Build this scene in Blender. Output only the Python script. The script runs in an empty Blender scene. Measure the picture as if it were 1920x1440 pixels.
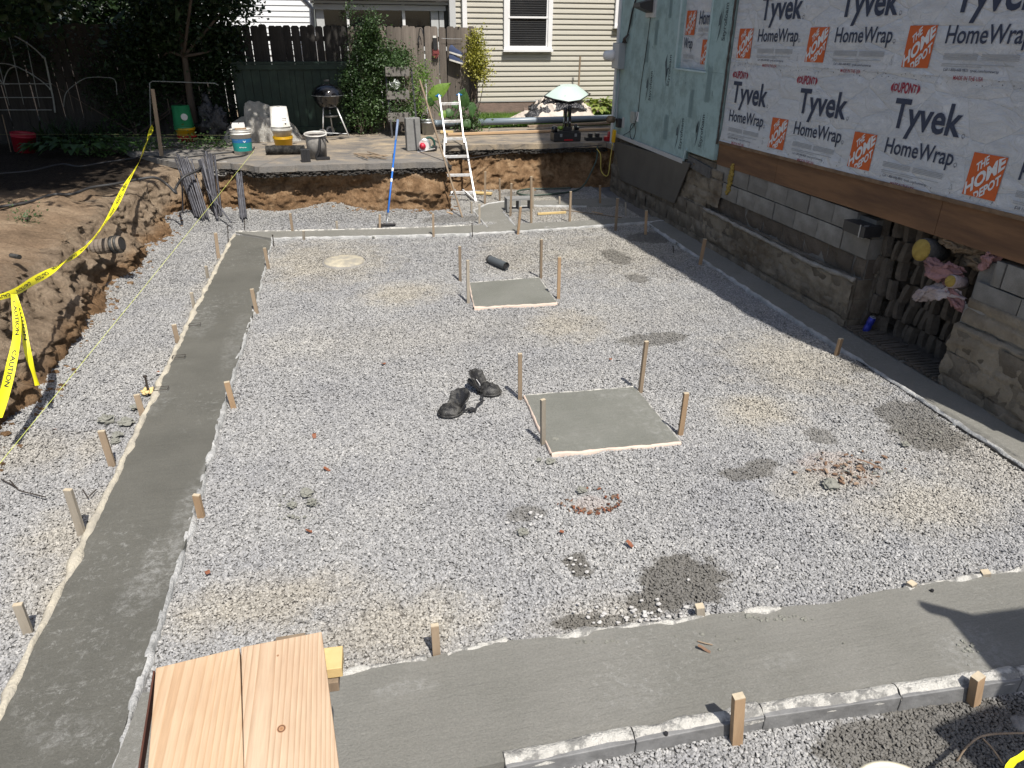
import bpy, math, random
import numpy as np
from mathutils import Vector, Matrix, noise as mnoise
R=math.radians
rnd=random.Random(7); NR=np.random.RandomState(7)
SC=bpy.context.scene; COL=SC.collection
# ------------------------------------------------ camera, sky, sun, exposure
CH=2.6; CF=1333.0; PITCH=R(26.8); ROLL=R(0.5); YAW=R(13.2)
FWD=Vector((math.sin(YAW)*math.cos(PITCH),math.cos(YAW)*math.cos(PITCH),-math.sin(PITCH)))
RT0=Vector((math.cos(YAW),-math.sin(YAW),0)); UP0=RT0.cross(FWD)
RT=RT0*math.cos(ROLL)+UP0*math.sin(ROLL); UP=RT.cross(FWD)
CAM=Vector((0,0,CH))
cd=bpy.data.cameras.new('camera'); cam=bpy.data.objects.new('camera',cd); COL.objects.link(cam)
cam.matrix_world=Matrix(((RT.x,UP.x,-FWD.x,0),(RT.y,UP.y,-FWD.y,0),(RT.z,UP.z,-FWD.z,CH),(0,0,0,1)))
cd.sensor_width=36; cd.lens=CF/1920*36; cd.clip_end=500; cd.clip_start=0.05
SC.camera=cam
SUN_A,SUN_B=0.135,0.60       # a point h above the ground throws its shadow to (-A*h, +B*h)
wd=bpy.data.worlds.new('World'); SC.world=wd; wd.use_nodes=True
wn=wd.node_tree; sky=wn.nodes.new('ShaderNodeTexSky'); sky.sky_type='NISHITA'; sky.sun_disc=False
SDIR=Vector((SUN_A,-SUN_B,1)).normalized()
sky.sun_elevation=math.asin(SDIR.z); sky.sun_rotation=math.atan2(SDIR.x,SDIR.y)
sky.dust_density=2.0; sky.ozone_density=1.0
wn.nodes['Background'].inputs[1].default_value=0.092
wn.links.new(sky.outputs[0],wn.nodes['Background'].inputs[0])
sl=bpy.data.lights.new('sun','SUN'); sl.energy=4.6; sl.angle=R(0.5); sl.color=(1,.95,.87)
so=bpy.data.objects.new('sun',sl); COL.objects.link(so); so.rotation_euler=SDIR.to_track_quat('Z','Y').to_euler()
SC.view_settings.view_transform='Standard'; SC.view_settings.look='None'
SC.view_settings.exposure=0.4; SC.view_settings.gamma=1; SC.view_settings.use_curve_mapping=False
SC.cycles.max_bounces=6; SC.cycles.diffuse_bounces=3; SC.cycles.transparent_max_bounces=6; SC.cycles.caustics_reflective=False; SC.cycles.caustics_refractive=False

# a pixel of the 1920x1440 photograph -> the point of the place it shows, on a level, a cross or the house wall plane
def ray(x,y): return FWD*CF+RT*(x-960)-UP*(y-720)
def at(x,y,z=0.0):
    d=ray(x,y); return CAM+d*((z-CH)/d.z)
def atX(x,y,X=4.6):
    d=ray(x,y); return CAM+d*(X/d.x)
def atY(x,y,Y):
    d=ray(x,y); return CAM+d*(Y/d.y)
def nz(x,y,z=0,o=3): return mnoise.fractal((x,y,z),1.0,2.0,o)
def smooth(a,b,x):
    t=min(1,max(0,(x-a)/(b-a))); return t*t*(3-2*t)

# ------------------------------------------------ geometry collector
class G:
    def __init__(s): s.v=[]; s.f=[]
    def add(s,vs,fs):
        n=len(s.v); s.v+= [tuple(p) for p in vs]; s.f+= [tuple(i+n for i in f) for f in fs]; return s
    def box(s,c,d,rz=0,rx=0,ry=0,taper=1.0):
        x,y,z=[q/2 for q in d]; M=Matrix.Rotation(rz,3,'Z')@Matrix.Rotation(ry,3,'Y')@Matrix.Rotation(rx,3,'X')
        P=[(-x,-y,-z),(x,-y,-z),(x,y,-z),(-x,y,-z),(-x*taper,-y*taper,z),(x*taper,-y*taper,z),(x*taper,y*taper,z),(-x*taper,y*taper,z)]
        return s.add([Vector(c)+M@Vector(p) for p in P],[(0,3,2,1),(4,5,6,7),(0,1,5,4),(1,2,6,5),(2,3,7,6),(3,0,4,7)])
    def bar(s,a,b,w,t,tw=1.0,side=None):
        a=Vector(a);b=Vector(b); d=(b-a).normalized()
        u=Vector(side) if side else (Vector((1,0,0)) if abs(d.x)<.9 else Vector((0,1,0)))
        u=(u-d*u.dot(d)).normalized(); q=d.cross(u)
        P=[]
        for p,k in ((a,1.0),(b,tw)):
            P+=[p-u*w/2*k-q*t/2*k,p+u*w/2*k-q*t/2*k,p+u*w/2*k+q*t/2*k,p-u*w/2*k+q*t/2*k]
        return s.add(P,[(0,3,2,1),(4,5,6,7),(0,1,5,4),(1,2,6,5),(2,3,7,6),(3,0,4,7)])
    def tube(s,pts,r,n=8,cap=True):
        pts=[Vector(p) for p in pts]; m=len(pts); rr=r if isinstance(r,(list,tuple)) else [r]*m
        V=[];F=[];pu=None
        for i,p in enumerate(pts):
            d=(pts[min(i+1,m-1)]-pts[max(i-1,0)]); d=d.normalized() if d.length>1e-9 else Vector((0,0,1))
            u=pu if pu is not None else (Vector((1,0,0)) if abs(d.x)<.8 else Vector((0,1,0)))
            u=(u-d*u.dot(d)); u=u.normalized() if u.length>1e-6 else Vector((0,1,0)); pu=u; q=d.cross(u)
            for k in range(n):
                a=2*math.pi*k/n; V.append(p+(u*math.cos(a)+q*math.sin(a))*rr[i])
        for i in range(m-1):
            for k in range(n):
                a=i*n+k;b=i*n+(k+1)%n; F.append((a,b,b+n,a+n))
        if cap: F.append(tuple(range(n-1,-1,-1))); F.append(tuple((m-1)*n+k for k in range(n)))
        return s.add(V,F)
    def lathe(s,prof,c=(0,0,0),n=20,M=None,closed=False):
        V=[];F=[];c=Vector(c)
        for r,z in prof:
            for k in range(n):
                a=2*math.pi*k/n; p=Vector((r*math.cos(a),r*math.sin(a),z)); p=M@p if M else p; V.append(c+p)
        m=len(prof)
        for i in range(m-1):
            for k in range(n):
                a=i*n+k;b=i*n+(k+1)%n; F.append((a,b,b+n,a+n))
        if prof[0][0]>1e-5 and not closed: F.append(tuple(range(n-1,-1,-1)))
        if prof[-1][0]>1e-5 and not closed: F.append(tuple((m-1)*n+k for k in range(n)))
        return s.add(V,F)
    def prism(s,poly,z0,z1,f=None):
        n=len(poly); f=f or (lambda u,v,w:(u,v,w))
        V=[f(p[0],p[1],z0) for p in poly]+[f(p[0],p[1],z1) for p in poly]
        F=[tuple(range(n-1,-1,-1)),tuple(range(n,2*n))]+[(i,(i+1)%n,(i+1)%n+n,i+n) for i in range(n)]
        return s.add(V,F)
    def loft(s,rows,close=False):
        m=len(rows);n=len(rows[0]);V=[p for r in rows for p in r];F=[]
        for i in range(m-1):
            for k in range(n if close else n-1):
                a=i*n+k;b=i*n+(k+1)%n; F.append((a,b,b+n,a+n))
        return s.add(V,F)
    def lump(s,c,r,amp=.25,fr=2.0,seed=0,nu=14,nv=9,flat=None):
        c=Vector(c); r=r if isinstance(r,(tuple,list)) else (r,)*3; V=[];F=[]
        for i in range(nv+1):
            t=math.pi*i/nv
            for k in range(nu):
                a=2*math.pi*k/nu; d=Vector((math.sin(t)*math.cos(a),math.sin(t)*math.sin(a),math.cos(t)))
                w=1+amp*nz(d.x*fr+seed*7.3,d.y*fr,d.z*fr)*1.6
                p=Vector((d.x*r[0]*w,d.y*r[1]*w,d.z*r[2]*w))
                if flat is not None and p.z<flat: p.z=flat
                V.append(c+p)
        for i in range(nv):
            for k in range(nu):
                a=i*nu+k;b=i*nu+(k+1)%nu; F.append((a,b,b+nu,a+nu))
        return s.add(V,F)
def mesh_of(g,name,m=None,sm=False,o=(0,0,0)):
    me=bpy.data.meshes.new(name); ox,oy,oz=o
    me.from_pydata([(x-ox,y-oy,z-oz) for x,y,z in g.v],[],g.f); me.update()
    if m: me.materials.append(m)
    if sm:
        me.polygons.foreach_set('use_smooth',[True]*len(me.polygons))
    return me
def tag(o,label=None,cat=None,group=None,kind=None):
    if label:o['label']=label
    if cat:o['category']=cat
    if group:o['group']=group
    if kind:o['kind']=kind
    return o
def bev(o,w=.004,seg=2):
    b=o.modifiers.new('bevel','BEVEL'); b.width=w; b.segments=seg; b.limit_method='ANGLE'; b.angle_limit=R(35); return o
def root(name,label,cat,loc,group=None):
    o=bpy.data.objects.new(name,None); COL.objects.link(o); o.location=loc; o.empty_display_size=.1
    return tag(o,label,cat,group)
def off(o):
    v=Vector((0,0,0))
    while o is not None: v+=o.location; o=o.parent
    return v
def part(name,g,m,par,sm=False,b=0,label=None):
    """world-space geometry linked as a child mesh of par"""
    w=off(par); o=bpy.data.objects.new(name,mesh_of(g,name,m,sm,w)); COL.objects.link(o); o.parent=par
    if b: bev(o,b)
    if label:o['label']=label
    if 'lettering' in name or name in ('small_print','registered_mark','red_oval_mark'): o['kind']='stuff'
    return o
def solo(name,g,m,label=None,cat=None,group=None,kind=None,sm=False,b=0):
    xs=[p[0] for p in g.v];ys=[p[1] for p in g.v];zs=[p[2] for p in g.v]
    c=(sum(xs)/len(xs),sum(ys)/len(ys),min(zs)) if kind!='structure' else (0,0,0)
    o=bpy.data.objects.new(name,mesh_of(g,name,m,sm,c)); o.location=c; COL.objects.link(o)
    if b: bev(o,b)
    return tag(o,label,cat,group,kind)

# ------------------------------------------------ materials
def N(nt,t,**k):
    n=nt.nodes.new('ShaderNode'+t)
    for a,b in k.items(): setattr(n,a,b)
    return n
def newmat(name):
    m=bpy.data.materials.new(name); m.use_nodes=True; nt=m.node_tree; b=nt.nodes['Principled BSDF']; return m,nt,b
def ramp(nt,src,stops):
    r=N(nt,'ValToRGB'); e=r.color_ramp.elements
    while len(e)<len(stops): e.new(.5)
    for i,(p,c) in enumerate(stops):
        e[i].position=p; e[i].color=(*c,1) if len(c)==3 else c
    nt.links.new(src,r.inputs[0]); return r.outputs[0]
def mix(nt,f,a,b,mode='MIX'):
    n=N(nt,'MixRGB',blend_type=mode)
    for i,s in enumerate((f,a,b)):
        if isinstance(s,(int,float)): n.inputs[i].default_value=s
        elif isinstance(s,tuple): n.inputs[i].default_value=(*s,1)
        else: nt.links.new(s,n.inputs[i])
    return n.outputs[0]
def noise_(nt,co,scale,detail=4,rough=.55,dist=0):
    n=N(nt,'TexNoise'); n.inputs['Scale'].default_value=scale; n.inputs['Detail'].default_value=detail
    n.inputs['Roughness'].default_value=rough; n.inputs['Distortion'].default_value=dist
    nt.links.new(co,n.inputs['Vector']); return n.outputs[0]
def coords(nt,kind='Object',scale=(1,1,1)):
    t=N(nt,'TexCoord'); o=t.outputs[kind]
    if kind=='World': pass
    if scale!=(1,1,1):
        mp=N(nt,'Mapping'); mp.inputs['Scale'].default_value=scale; nt.links.new(o,mp.inputs[0]); o=mp.outputs[0]
    return o
def wpos(nt,scale=(1,1,1)):
    g=N(nt,'NewGeometry'); o=g.outputs['Position']
    if scale!=(1,1,1):
        mp=N(nt,'Mapping'); mp.inputs['Scale'].default_value=scale; nt.links.new(o,mp.inputs[0]); o=mp.outputs[0]
    return o
def mathn(nt,op,a,b=None,c=None,clamp=False):
    n=N(nt,'Math',operation=op); n.use_clamp=clamp
    for i,s in enumerate((a,b,c)):
        if s is None: continue
        if isinstance(s,(int,float)): n.inputs[i].default_value=s
        else: nt.links.new(s,n.inputs[i])
    return n.outputs[0]
def bumpn(nt,b,h,dist=.01,st=1.0):
    n=N(nt,'Bump'); n.inputs['Distance'].default_value=dist; n.inputs['Strength'].default_value=st
    nt.links.new(h,n.inputs['Height']); nt.links.new(n.outputs[0],b.inputs['Normal'])
def M(name,c1,c2=None,sc=6,rough=.7,bump=0,bsc=40,metal=0,stretch=(1,1,1),spec=.5,world=False,dirt=None,dsc=2.0,dw=.5,trans=0,coat=0,rand=0):
    """two tones of the thing's own colour in noise, optional dirt, fine relief"""
    m,nt,b=newmat(name); co=wpos(nt,stretch) if world else coords(nt,'Object',stretch)
    c2=c2 or tuple(x*.75 for x in c1)
    f=noise_(nt,co,sc,5,.6); col=ramp(nt,f,[(.3,c1),(.7,c2)])
    if rand:
        oi=N(nt,'ObjectInfo'); k=mathn(nt,'MULTIPLY_ADD',oi.outputs['Random'],2*rand,1-rand)
        g=N(nt,'CombineColor'); [nt.links.new(k,g.inputs[i]) for i in range(3)]
        col=mix(nt,1.0,col,g.outputs[0],'MULTIPLY')
    if dirt:
        d=noise_(nt,co,dsc,6,.65); dm=ramp(nt,d,[(.5-dw*.1,(0,0,0)),(.5+dw*.25,(1,1,1))]); col=mix(nt,dm,col,dirt)
    nt.links.new(col,b.inputs['Base Color']); b.inputs['Roughness'].default_value=rough; b.inputs['Metallic'].default_value=metal
    b.inputs['Specular IOR Level'].default_value=spec; b.inputs['Coat Weight'].default_value=coat
    if bump: bumpn(nt,b,noise_(nt,co,bsc,5,.65),bump)
    if trans:
        t=N(nt,'BsdfTranslucent'); nt.links.new(col,t.inputs[0]); mx=N(nt,'MixShader'); mx.inputs[0].default_value=trans
        nt.links.new(b.outputs[0],mx.inputs[1]); nt.links.new(t.outputs[0],mx.inputs[2]); nt.links.new(mx.outputs[0],nt.nodes['Material Output'].inputs[0])
    return m
def blotches(nt,co,spots,soft=.35,fr=5.0,amp=.6):
    """mask 0..1: union of ellipses (x,y,rx,ry,rot,strength) in world metres with ragged rims"""
    rag=noise_(nt,co,fr,6,.7); rag=mathn(nt,'MULTIPLY_ADD',rag,amp*2,-amp); out=None
    for (x,y,rx,ry,ro,st) in spots:
        mp=N(nt,'Mapping',vector_type='TEXTURE'); mp.inputs['Location'].default_value=(x,y,0); mp.inputs['Rotation'].default_value=(0,0,ro); mp.inputs['Scale'].default_value=(rx,ry,1e6)
        nt.links.new(co,mp.inputs[0]); ln=N(nt,'VectorMath',operation='LENGTH'); nt.links.new(mp.outputs[0],ln.inputs[0])
        d=mathn(nt,'ADD',ln.outputs['Value'],rag)
        r=N(nt,'MapRange'); r.inputs['From Min'].default_value=1+soft/2; r.inputs['From Max'].default_value=1-soft/2
        r.inputs['To Max'].default_value=st; nt.links.new(d,r.inputs[0])
        out=r.outputs[0] if out is None else mathn(nt,'MAXIMUM',out,r.outputs[0])
    return out
def E_(px,py,wx,wy,z=0,st=1.0,ro=0):
    """ellipse given by its centre and half sizes in the photograph -> world ellipse on the gravel"""
    c=at(px,py,z); a=at(px+wx,py,z); b=at(px,py-wy,z); t=at(px,py+wy,z)
    return (c.x,c.y,max(.03,abs(a.x-c.x)),max(.03,(b-t).length/2),ro,st)

WET=[E_(1285,1085,85,45),E_(1235,1125,60,28),E_(1083,1057,26,24),E_(1080,1165,50,14),E_(1145,1165,60,10,st=.8),E_(1740,815,70,30,st=.85),E_(1700,775,70,18,st=.8),E_(1430,872,35,10,st=.8),E_(1400,888,60,12,st=.8),
     E_(1540,818,28,14,st=.7),E_(1155,482,24,14,st=.75),E_(1195,523,20,9,st=.75),E_(1225,636,70,10,st=.75),E_(985,965,38,14,st=.7),E_(850,412,60,7,st=.6),E_(1230,445,60,10,st=.75),E_(1640,690,60,10,st=.7),E_(900,1070,2,2,st=0),
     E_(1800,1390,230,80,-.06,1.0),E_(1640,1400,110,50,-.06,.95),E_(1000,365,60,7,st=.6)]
TAN=[E_(600,490,110,35,st=.9),E_(760,550,70,18,st=.9),E_(1060,610,70,25,st=.9),E_(960,480,60,30,st=.7),E_(1150,470,200,40,st=.75),E_(1420,770,70,28,st=.9),E_(1500,680,120,50,st=.8),E_(500,1130,160,45,st=.95),E_(720,1180,160,60,st=.9),E_(150,1000,80,70,st=.8),
     E_(150,1100,90,60,st=.8),E_(420,540,40,60,st=.7),E_(1750,940,160,40,st=.7),E_(1560,900,110,25,st=.7),E_(1850,870,120,60,st=.6),E_(1130,1150,120,30,st=.5),E_(800,1290,120,30,st=.8),E_(1000,380,120,30,st=.9),E_(60,850,90,30,st=.6),E_(170,840,30,30,st=.7),E_(1150,400,150,30,st=.8),E_(740,390,200,15,st=.3),E_(160,590,60,60,st=.25),E_(900,620,500,30,st=.25)]
RUST=[E_(1105,945,36,14,st=.10),E_(1600,890,40,22,st=.08),E_(1560,870,60,22,st=.1)]
def gravelmat(name,inst):
    m,nt,b=newmat(name); co=wpos(nt)
    if inst:
        oi=N(nt,'ObjectInfo'); k=oi.outputs['Random']
        col=ramp(nt,k,[(0,(.185,.185,.184)),(.25,(.272,.272,.272)),(.6,(.325,.325,.326)),(.9,(.378,.377,.374)),(1,(.46,.455,.445))])
        tan=ramp(nt,k,[(0,(.235,.213,.175)),(.5,(.37,.34,.28)),(1,(.47,.435,.365))])
    else:
        k=noise_(nt,co,90,3,.7); col=ramp(nt,k,[(.3,(.13,.13,.13)),(.7,(.24,.24,.24))]); tan=ramp(nt,k,[(.3,(.14,.12,.10)),(.7,(.26,.235,.20))])
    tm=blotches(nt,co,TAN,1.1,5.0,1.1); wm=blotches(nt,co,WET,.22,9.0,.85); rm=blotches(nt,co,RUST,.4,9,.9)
    speck=N(nt,'MapRange'); speck.inputs['From Min'].default_value=.2; speck.inputs['From Max'].default_value=.75; 
    if inst: nt.links.new(k,speck.inputs[0])
    else: speck.inputs[0].default_value=.5
    col=mix(nt,mathn(nt,'MULTIPLY',tm,.72),col,tan)
    big=noise_(nt,co,1.1,6,.7); bg=ramp(nt,big,[(.3,(.84,.845,.87)),(.7,(1.10,1.09,1.06))]); col=mix(nt,1.0,col,bg,'MULTIPLY')
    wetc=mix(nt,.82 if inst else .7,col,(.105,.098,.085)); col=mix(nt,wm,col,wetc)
    col=mix(nt,rm,col,(.42,.17,.07))
    nt.links.new(col,b.inputs['Base Color']); b.inputs['Roughness'].default_value=.85; b.inputs['Specular IOR Level'].default_value=.3
    if not inst: bumpn(nt,b,noise_(nt,co,70,4,.7),.02)
    return m
def concmat(name,c1,c2,white=.5,wsc=9.0,tone=1.0,spots=None):
    m,nt,b=newmat(name); co=wpos(nt)
    f=noise_(nt,co,1.8,6,.6); col=ramp(nt,f,[(.35,c1),(.65,c2)])
    f2=noise_(nt,co,95,6,.85); g=ramp(nt,f2,[(.32,(.78,.78,.78)),(.68,(1.18,1.18,1.18))]); col=mix(nt,1.0,col,g,'MULTIPLY')
    trow=noise_(nt,wpos(nt,(1.2,14,1)),3,4,.6); tr=ramp(nt,trow,[(.35,(.97,.97,.97)),(.65,(1.03,1.03,1.03))]); col=mix(nt,1.0,col,tr,'MULTIPLY')
    n1=noise_(nt,co,1.1,3,.5); n2=noise_(nt,co,wsc*2.4,9,.85,.35)
    a=mathn(nt,'SUBTRACT',n1,.53-.06*white); a=mathn(nt,'MULTIPLY',a,9,clamp=True)
    w=ramp(nt,n2,[(.54,(0,0,0)),(.62,(1,1,1))]); wf=mathn(nt,'MULTIPLY',a,w); wf=mathn(nt,'MULTIPLY',wf,white*.55)
    col=mix(nt,wf,col,(.42,.42,.40))
    if spots:
        sm_=blotches(nt,co,spots,.5,6,.7); sp=mathn(nt,'MULTIPLY',mathn(nt,'MULTIPLY',sm_,ramp(nt,n2,[(.45,(.0,.0,.0)),(.58,(1,1,1))])),.5); col=mix(nt,sp,col,(.36,.36,.345))
    nt.links.new(col,b.inputs['Base Color']); b.inputs['Roughness'].default_value=.62; b.inputs['Specular IOR Level'].default_value=.35
    h=mix(nt,.3,f2,trow); bumpn(nt,b,h,.009); return m
def woodmat(name,c1,c2,sc=1.0,axis='y',knots=(),rough=.6,center=(.03,0,.05),bands=55):
    """cut through growth rings: cathedral figure along the board"""
    m,nt,b=newmat(name); t=N(nt,'TexCoord'); co=t.outputs['Object']
    sv={'y':(1,.06,1),'x':(.06,1,1),'z':(1,1,.06)}[axis]
    mp=N(nt,'Mapping'); mp.inputs['Scale'].default_value=sv; mp.inputs['Location'].default_value=center; nt.links.new(co,mp.inputs[0])
    nn=N(nt,'TexNoise'); nn.inputs['Scale'].default_value=9*sc; nn.inputs['Detail'].default_value=2; nt.links.new(mp.outputs[0],nn.inputs['Vector'])
    vm=N(nt,'VectorMath',operation='MULTIPLY_ADD'); nt.links.new(nn.outputs['Color'],vm.inputs[0]); vm.inputs[1].default_value=(.05,.05,.05); nt.links.new(mp.outputs[0],vm.inputs[2])
    w=N(nt,'TexWave',wave_type='RINGS',rings_direction={'y':'Y','x':'X','z':'Z'}[axis],wave_profile='SAW'); w.inputs['Scale'].default_value=bands*sc/6.28; w.inputs['Distortion'].default_value=1.2; w.inputs['Detail'].default_value=1; w.inputs['Detail Scale'].default_value=.6
    nt.links.new(vm.outputs[0],w.inputs['Vector'])
    col=ramp(nt,w.outputs['Color'],[(0,c1),(.65,tuple((a*2+q)/3 for a,q in zip(c1,c2))),(.93,c2),(1,c1)])
    fi=noise_(nt,mp.outputs[0],160*sc,2,.6); fg=ramp(nt,fi,[(.3,(.9,.9,.9)),(.7,(1.06,1.06,1.06))]); col=mix(nt,1.0,col,fg,'MULTIPLY')
    st=noise_(nt,co,3,3,.5); sg=ramp(nt,st,[(.3,(1.04,1.04,1.02)),(.75,(.9,.84,.78))]); col=mix(nt,1.0,col,sg,'MULTIPLY')
    for (x,y,r) in knots:
        mk=N(nt,'Mapping',vector_type='TEXTURE'); mk.inputs['Location'].default_value=(x,y,0); mk.inputs['Scale'].default_value=(r,r*1.1,1e6); nt.links.new(co,mk.inputs[0])
        ln=N(nt,'VectorMath',operation='LENGTH'); nt.links.new(mk.outputs[0],ln.inputs[0])
        km=ramp(nt,ln.outputs['Value'],[(0,(.30,.14,.06)),(.30,(.42,.24,.13)),(.42,(.06,.025,.015)),(.52,(.34,.17,.08)),(1,(.5,.28,.14))])
        kf=ramp(nt,ln.outputs['Value'],[(0,(1,1,1)),(.5,(1,1,1)),(.62,(0,0,0))]); col=mix(nt,kf,col,km)
    nt.links.new(col,b.inputs['Base Color']); b.inputs['Roughness'].default_value=rough; bumpn(nt,b,fi,.0012); return m
def earthmat():
    m,nt,b=newmat('bank soil'); co=wpos(nt); sep=N(nt,'SeparateXYZ'); nt.links.new(co,sep.inputs[0])
    f=noise_(nt,co,5,8,.65); top=ramp(nt,f,[(.3,(.16,.118,.082)),(.5,(.29,.22,.155)),(.72,(.44,.345,.25))])
    clay=ramp(nt,f,[(.3,(.12,.070,.036)),(.5,(.25,.155,.085)),(.72,(.42,.29,.175))])
    h=mathn(nt,'ADD',sep.outputs['Z'],mathn(nt,'MULTIPLY_ADD',noise_(nt,co,2.2,4),.5,-.25))
    xr=N(nt,'MapRange'); xr.inputs['From Min'].default_value=-2.6; xr.inputs['From Max'].default_value=-1.6; xr.inputs['To Min'].default_value=.16; xr.inputs['To Max'].default_value=.62; nt.links.new(sep.outputs['X'],xr.inputs[0])
    k=mathn(nt,'SUBTRACT',h,xr.outputs[0]); k=mathn(nt,'MULTIPLY_ADD',k,6,.5,clamp=True)
    col=mix(nt,k,clay,top)
    # yard surface: sandy tan path, dark mulch
    fy=noise_(nt,co,1.6,6,.65); yard=ramp(nt,fy,[(.3,(.19,.135,.09)),(.5,(.33,.235,.155)),(.7,(.45,.34,.235))])
    mul=ramp(nt,noise_(nt,co,30,4,.7),[(.35,(.018,.013,.010)),(.7,(.062,.048,.036))])
    yr=N(nt,'MapRange'); yr.inputs['From Min'].default_value=9.6; yr.inputs['From Max'].default_value=10.6; nt.links.new(mathn(nt,'ADD',sep.outputs['Y'],mathn(nt,'MULTIPLY_ADD',fy,3,-1.5)),yr.inputs[0])
    yard=mix(nt,yr.outputs[0],yard,mul)
    geo=N(nt,'NewGeometry'); sn=N(nt,'SeparateXYZ'); nt.links.new(geo.outputs['True Normal'],sn.inputs[0])
    xl=N(nt,'MapRange'); xl.inputs['From Min'].default_value=-2.65; xl.inputs['From Max'].default_value=-3.0; nt.links.new(mathn(nt,'ADD',sep.outputs['X'],mathn(nt,'MULTIPLY_ADD',f,.5,-.25)),xl.inputs[0])
    flat=mathn(nt,'MULTIPLY',mathn(nt,'GREATER_THAN',sep.outputs['Z'],.62),xl.outputs[0]); col=mix(nt,flat,col,yard)
    fine=noise_(nt,wpos(nt,(1,1,.6)),38,7,.8); fg=ramp(nt,fine,[(.3,(.6,.6,.6)),(.7,(1.3,1.3,1.3))]); col=mix(nt,1.0,col,fg,'MULTIPLY')
    nt.links.new(col,b.inputs['Base Color']); b.inputs['Roughness'].default_value=.95; b.inputs['Specular IOR Level'].default_value=.15
    bumpn(nt,b,mix(nt,.6,f,fine),.07); return m
def slabmat():
    m,nt,b=newmat('dusty slab'); co=wpos(nt)
    f=noise_(nt,wpos(nt,(1,1.6,1)),2.2,8,.68,.6); col=ramp(nt,f,[(.34,(.115,.11,.105)),(.5,(.24,.205,.165)),(.68,(.40,.32,.22))])
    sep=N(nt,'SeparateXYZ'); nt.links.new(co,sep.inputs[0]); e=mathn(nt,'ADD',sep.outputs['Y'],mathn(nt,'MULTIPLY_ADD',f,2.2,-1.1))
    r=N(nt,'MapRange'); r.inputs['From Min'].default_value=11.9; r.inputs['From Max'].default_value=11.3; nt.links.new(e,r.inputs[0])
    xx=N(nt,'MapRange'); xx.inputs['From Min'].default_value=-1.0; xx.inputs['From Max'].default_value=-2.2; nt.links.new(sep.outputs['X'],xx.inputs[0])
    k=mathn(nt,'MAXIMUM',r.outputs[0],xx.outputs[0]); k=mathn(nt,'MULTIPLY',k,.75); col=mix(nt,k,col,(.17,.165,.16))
    fine=noise_(nt,co,70,4,.7); fg=ramp(nt,fine,[(.3,(.8,.8,.8)),(.7,(1.15,1.15,1.15))]); col=mix(nt,1.0,col,fg,'MULTIPLY')
    cr=N(nt,'TexVoronoi',feature='DISTANCE_TO_EDGE'); cr.inputs['Scale'].default_value=.33; nt.links.new(co,cr.inputs['Vector'])
    ck=ramp(nt,cr.outputs['Distance'],[(0,(.6,.6,.6)),(.005,(1,1,1))]); col=mix(nt,1.0,col,ck,'MULTIPLY')
    nt.links.new(col,b.inputs['Base Color']); b.inputs['Roughness'].default_value=.9; bumpn(nt,b,fine,.006); return m
def barkish(name,c): return M(name,c,tuple(x*.5 for x in c),8,.9,.02,12,stretch=(1,1,.2))
def leafmat(name,c1,c2,trans=.25,sc=1.2,rough=.5):
    m,nt,b=newmat(name); co=wpos(nt); f=noise_(nt,co,sc,4,.6); f2=noise_(nt,co,25,1,.5); k=mix(nt,.5,f,f2)
    col=ramp(nt,k,[(.35,c1),(.65,c2)]); nt.links.new(col,b.inputs['Base Color']); b.inputs['Roughness'].default_value=rough
    t=N(nt,'BsdfTranslucent'); nt.links.new(mix(nt,1.0,col,(1.2,1.3,.6),'MULTIPLY'),t.inputs[0]); mx=N(nt,'MixShader'); mx.inputs[0].default_value=trans
    nt.links.new(b.outputs[0],mx.inputs[1]); nt.links.new(t.outputs[0],mx.inputs[2]); nt.links.new(mx.outputs[0],nt.nodes['Material Output'].inputs[0]); return m
def thinmat(name,c,alpha,rough=.3,bump=.02):
    m,nt,b=newmat(name); b.inputs['Base Color'].default_value=(*c,1); b.inputs['Roughness'].default_value=rough
    co=coords(nt); f=noise_(nt,co,7,4,.6); bumpn(nt,b,mix(nt,.5,f,noise_(nt,coords(nt,'Object',(3,1,.7)),22,4,.7,1.5)),bump*1.6)
    t=N(nt,'BsdfTransparent'); mx=N(nt,'MixShader'); lo,hi=alpha
    r=N(nt,'MapRange'); r.inputs['From Min'].default_value=.3; r.inputs['From Max'].default_value=.7; r.inputs['To Min'].default_value=lo; r.inputs['To Max'].default_value=hi; nt.links.new(f,r.inputs[0])
    nt.links.new(r.outputs[0],mx.inputs[0]); nt.links.new(t.outputs[0],mx.inputs[1]); nt.links.new(b.outputs[0],mx.inputs[2]); nt.links.new(mx.outputs[0],nt.nodes['Material Output'].inputs[0]); return m

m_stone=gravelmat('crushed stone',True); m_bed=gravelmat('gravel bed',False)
WSP=[E_(360,960,30,60,.03,.8),E_(300,1060,40,60,.03,.9),E_(260,1110,40,40,.03,.7),E_(130,1370,70,30,.03,.6),E_(390,900,20,50,.03,.7),E_(440,640,20,50,.03,.5),E_(1830,1230,70,40,.03,.8),E_(1180,1300,60,30,.03,.4),E_(760,1290,60,14,.03,.8),E_(1460,1240,50,15,.03,.5),E_(380,600,25,30,.03,.5),E_(290,750,25,30,.03,.5),E_(1150,735,60,12,.03,.5),E_(1230,790,30,40,.03,.5)]
m_foot=concmat('fresh footing concrete',(.110,.108,.094),(.138,.135,.118),.75,9,spots=WSP)
m_footr=concmat('drier footing concrete',(.190,.187,.167),(.225,.220,.199),.8,12,spots=WSP)
m_pad=concmat('pad concrete',(.165,.168,.147),(.200,.202,.180),.6,6,spots=WSP)
m_crust=M('mortar crusted form edge',(.70,.68,.63),(.54,.53,.49),30,.85,.02,90,world=True,dirt=(.28,.275,.26),dsc=16,dw=.3)
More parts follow.
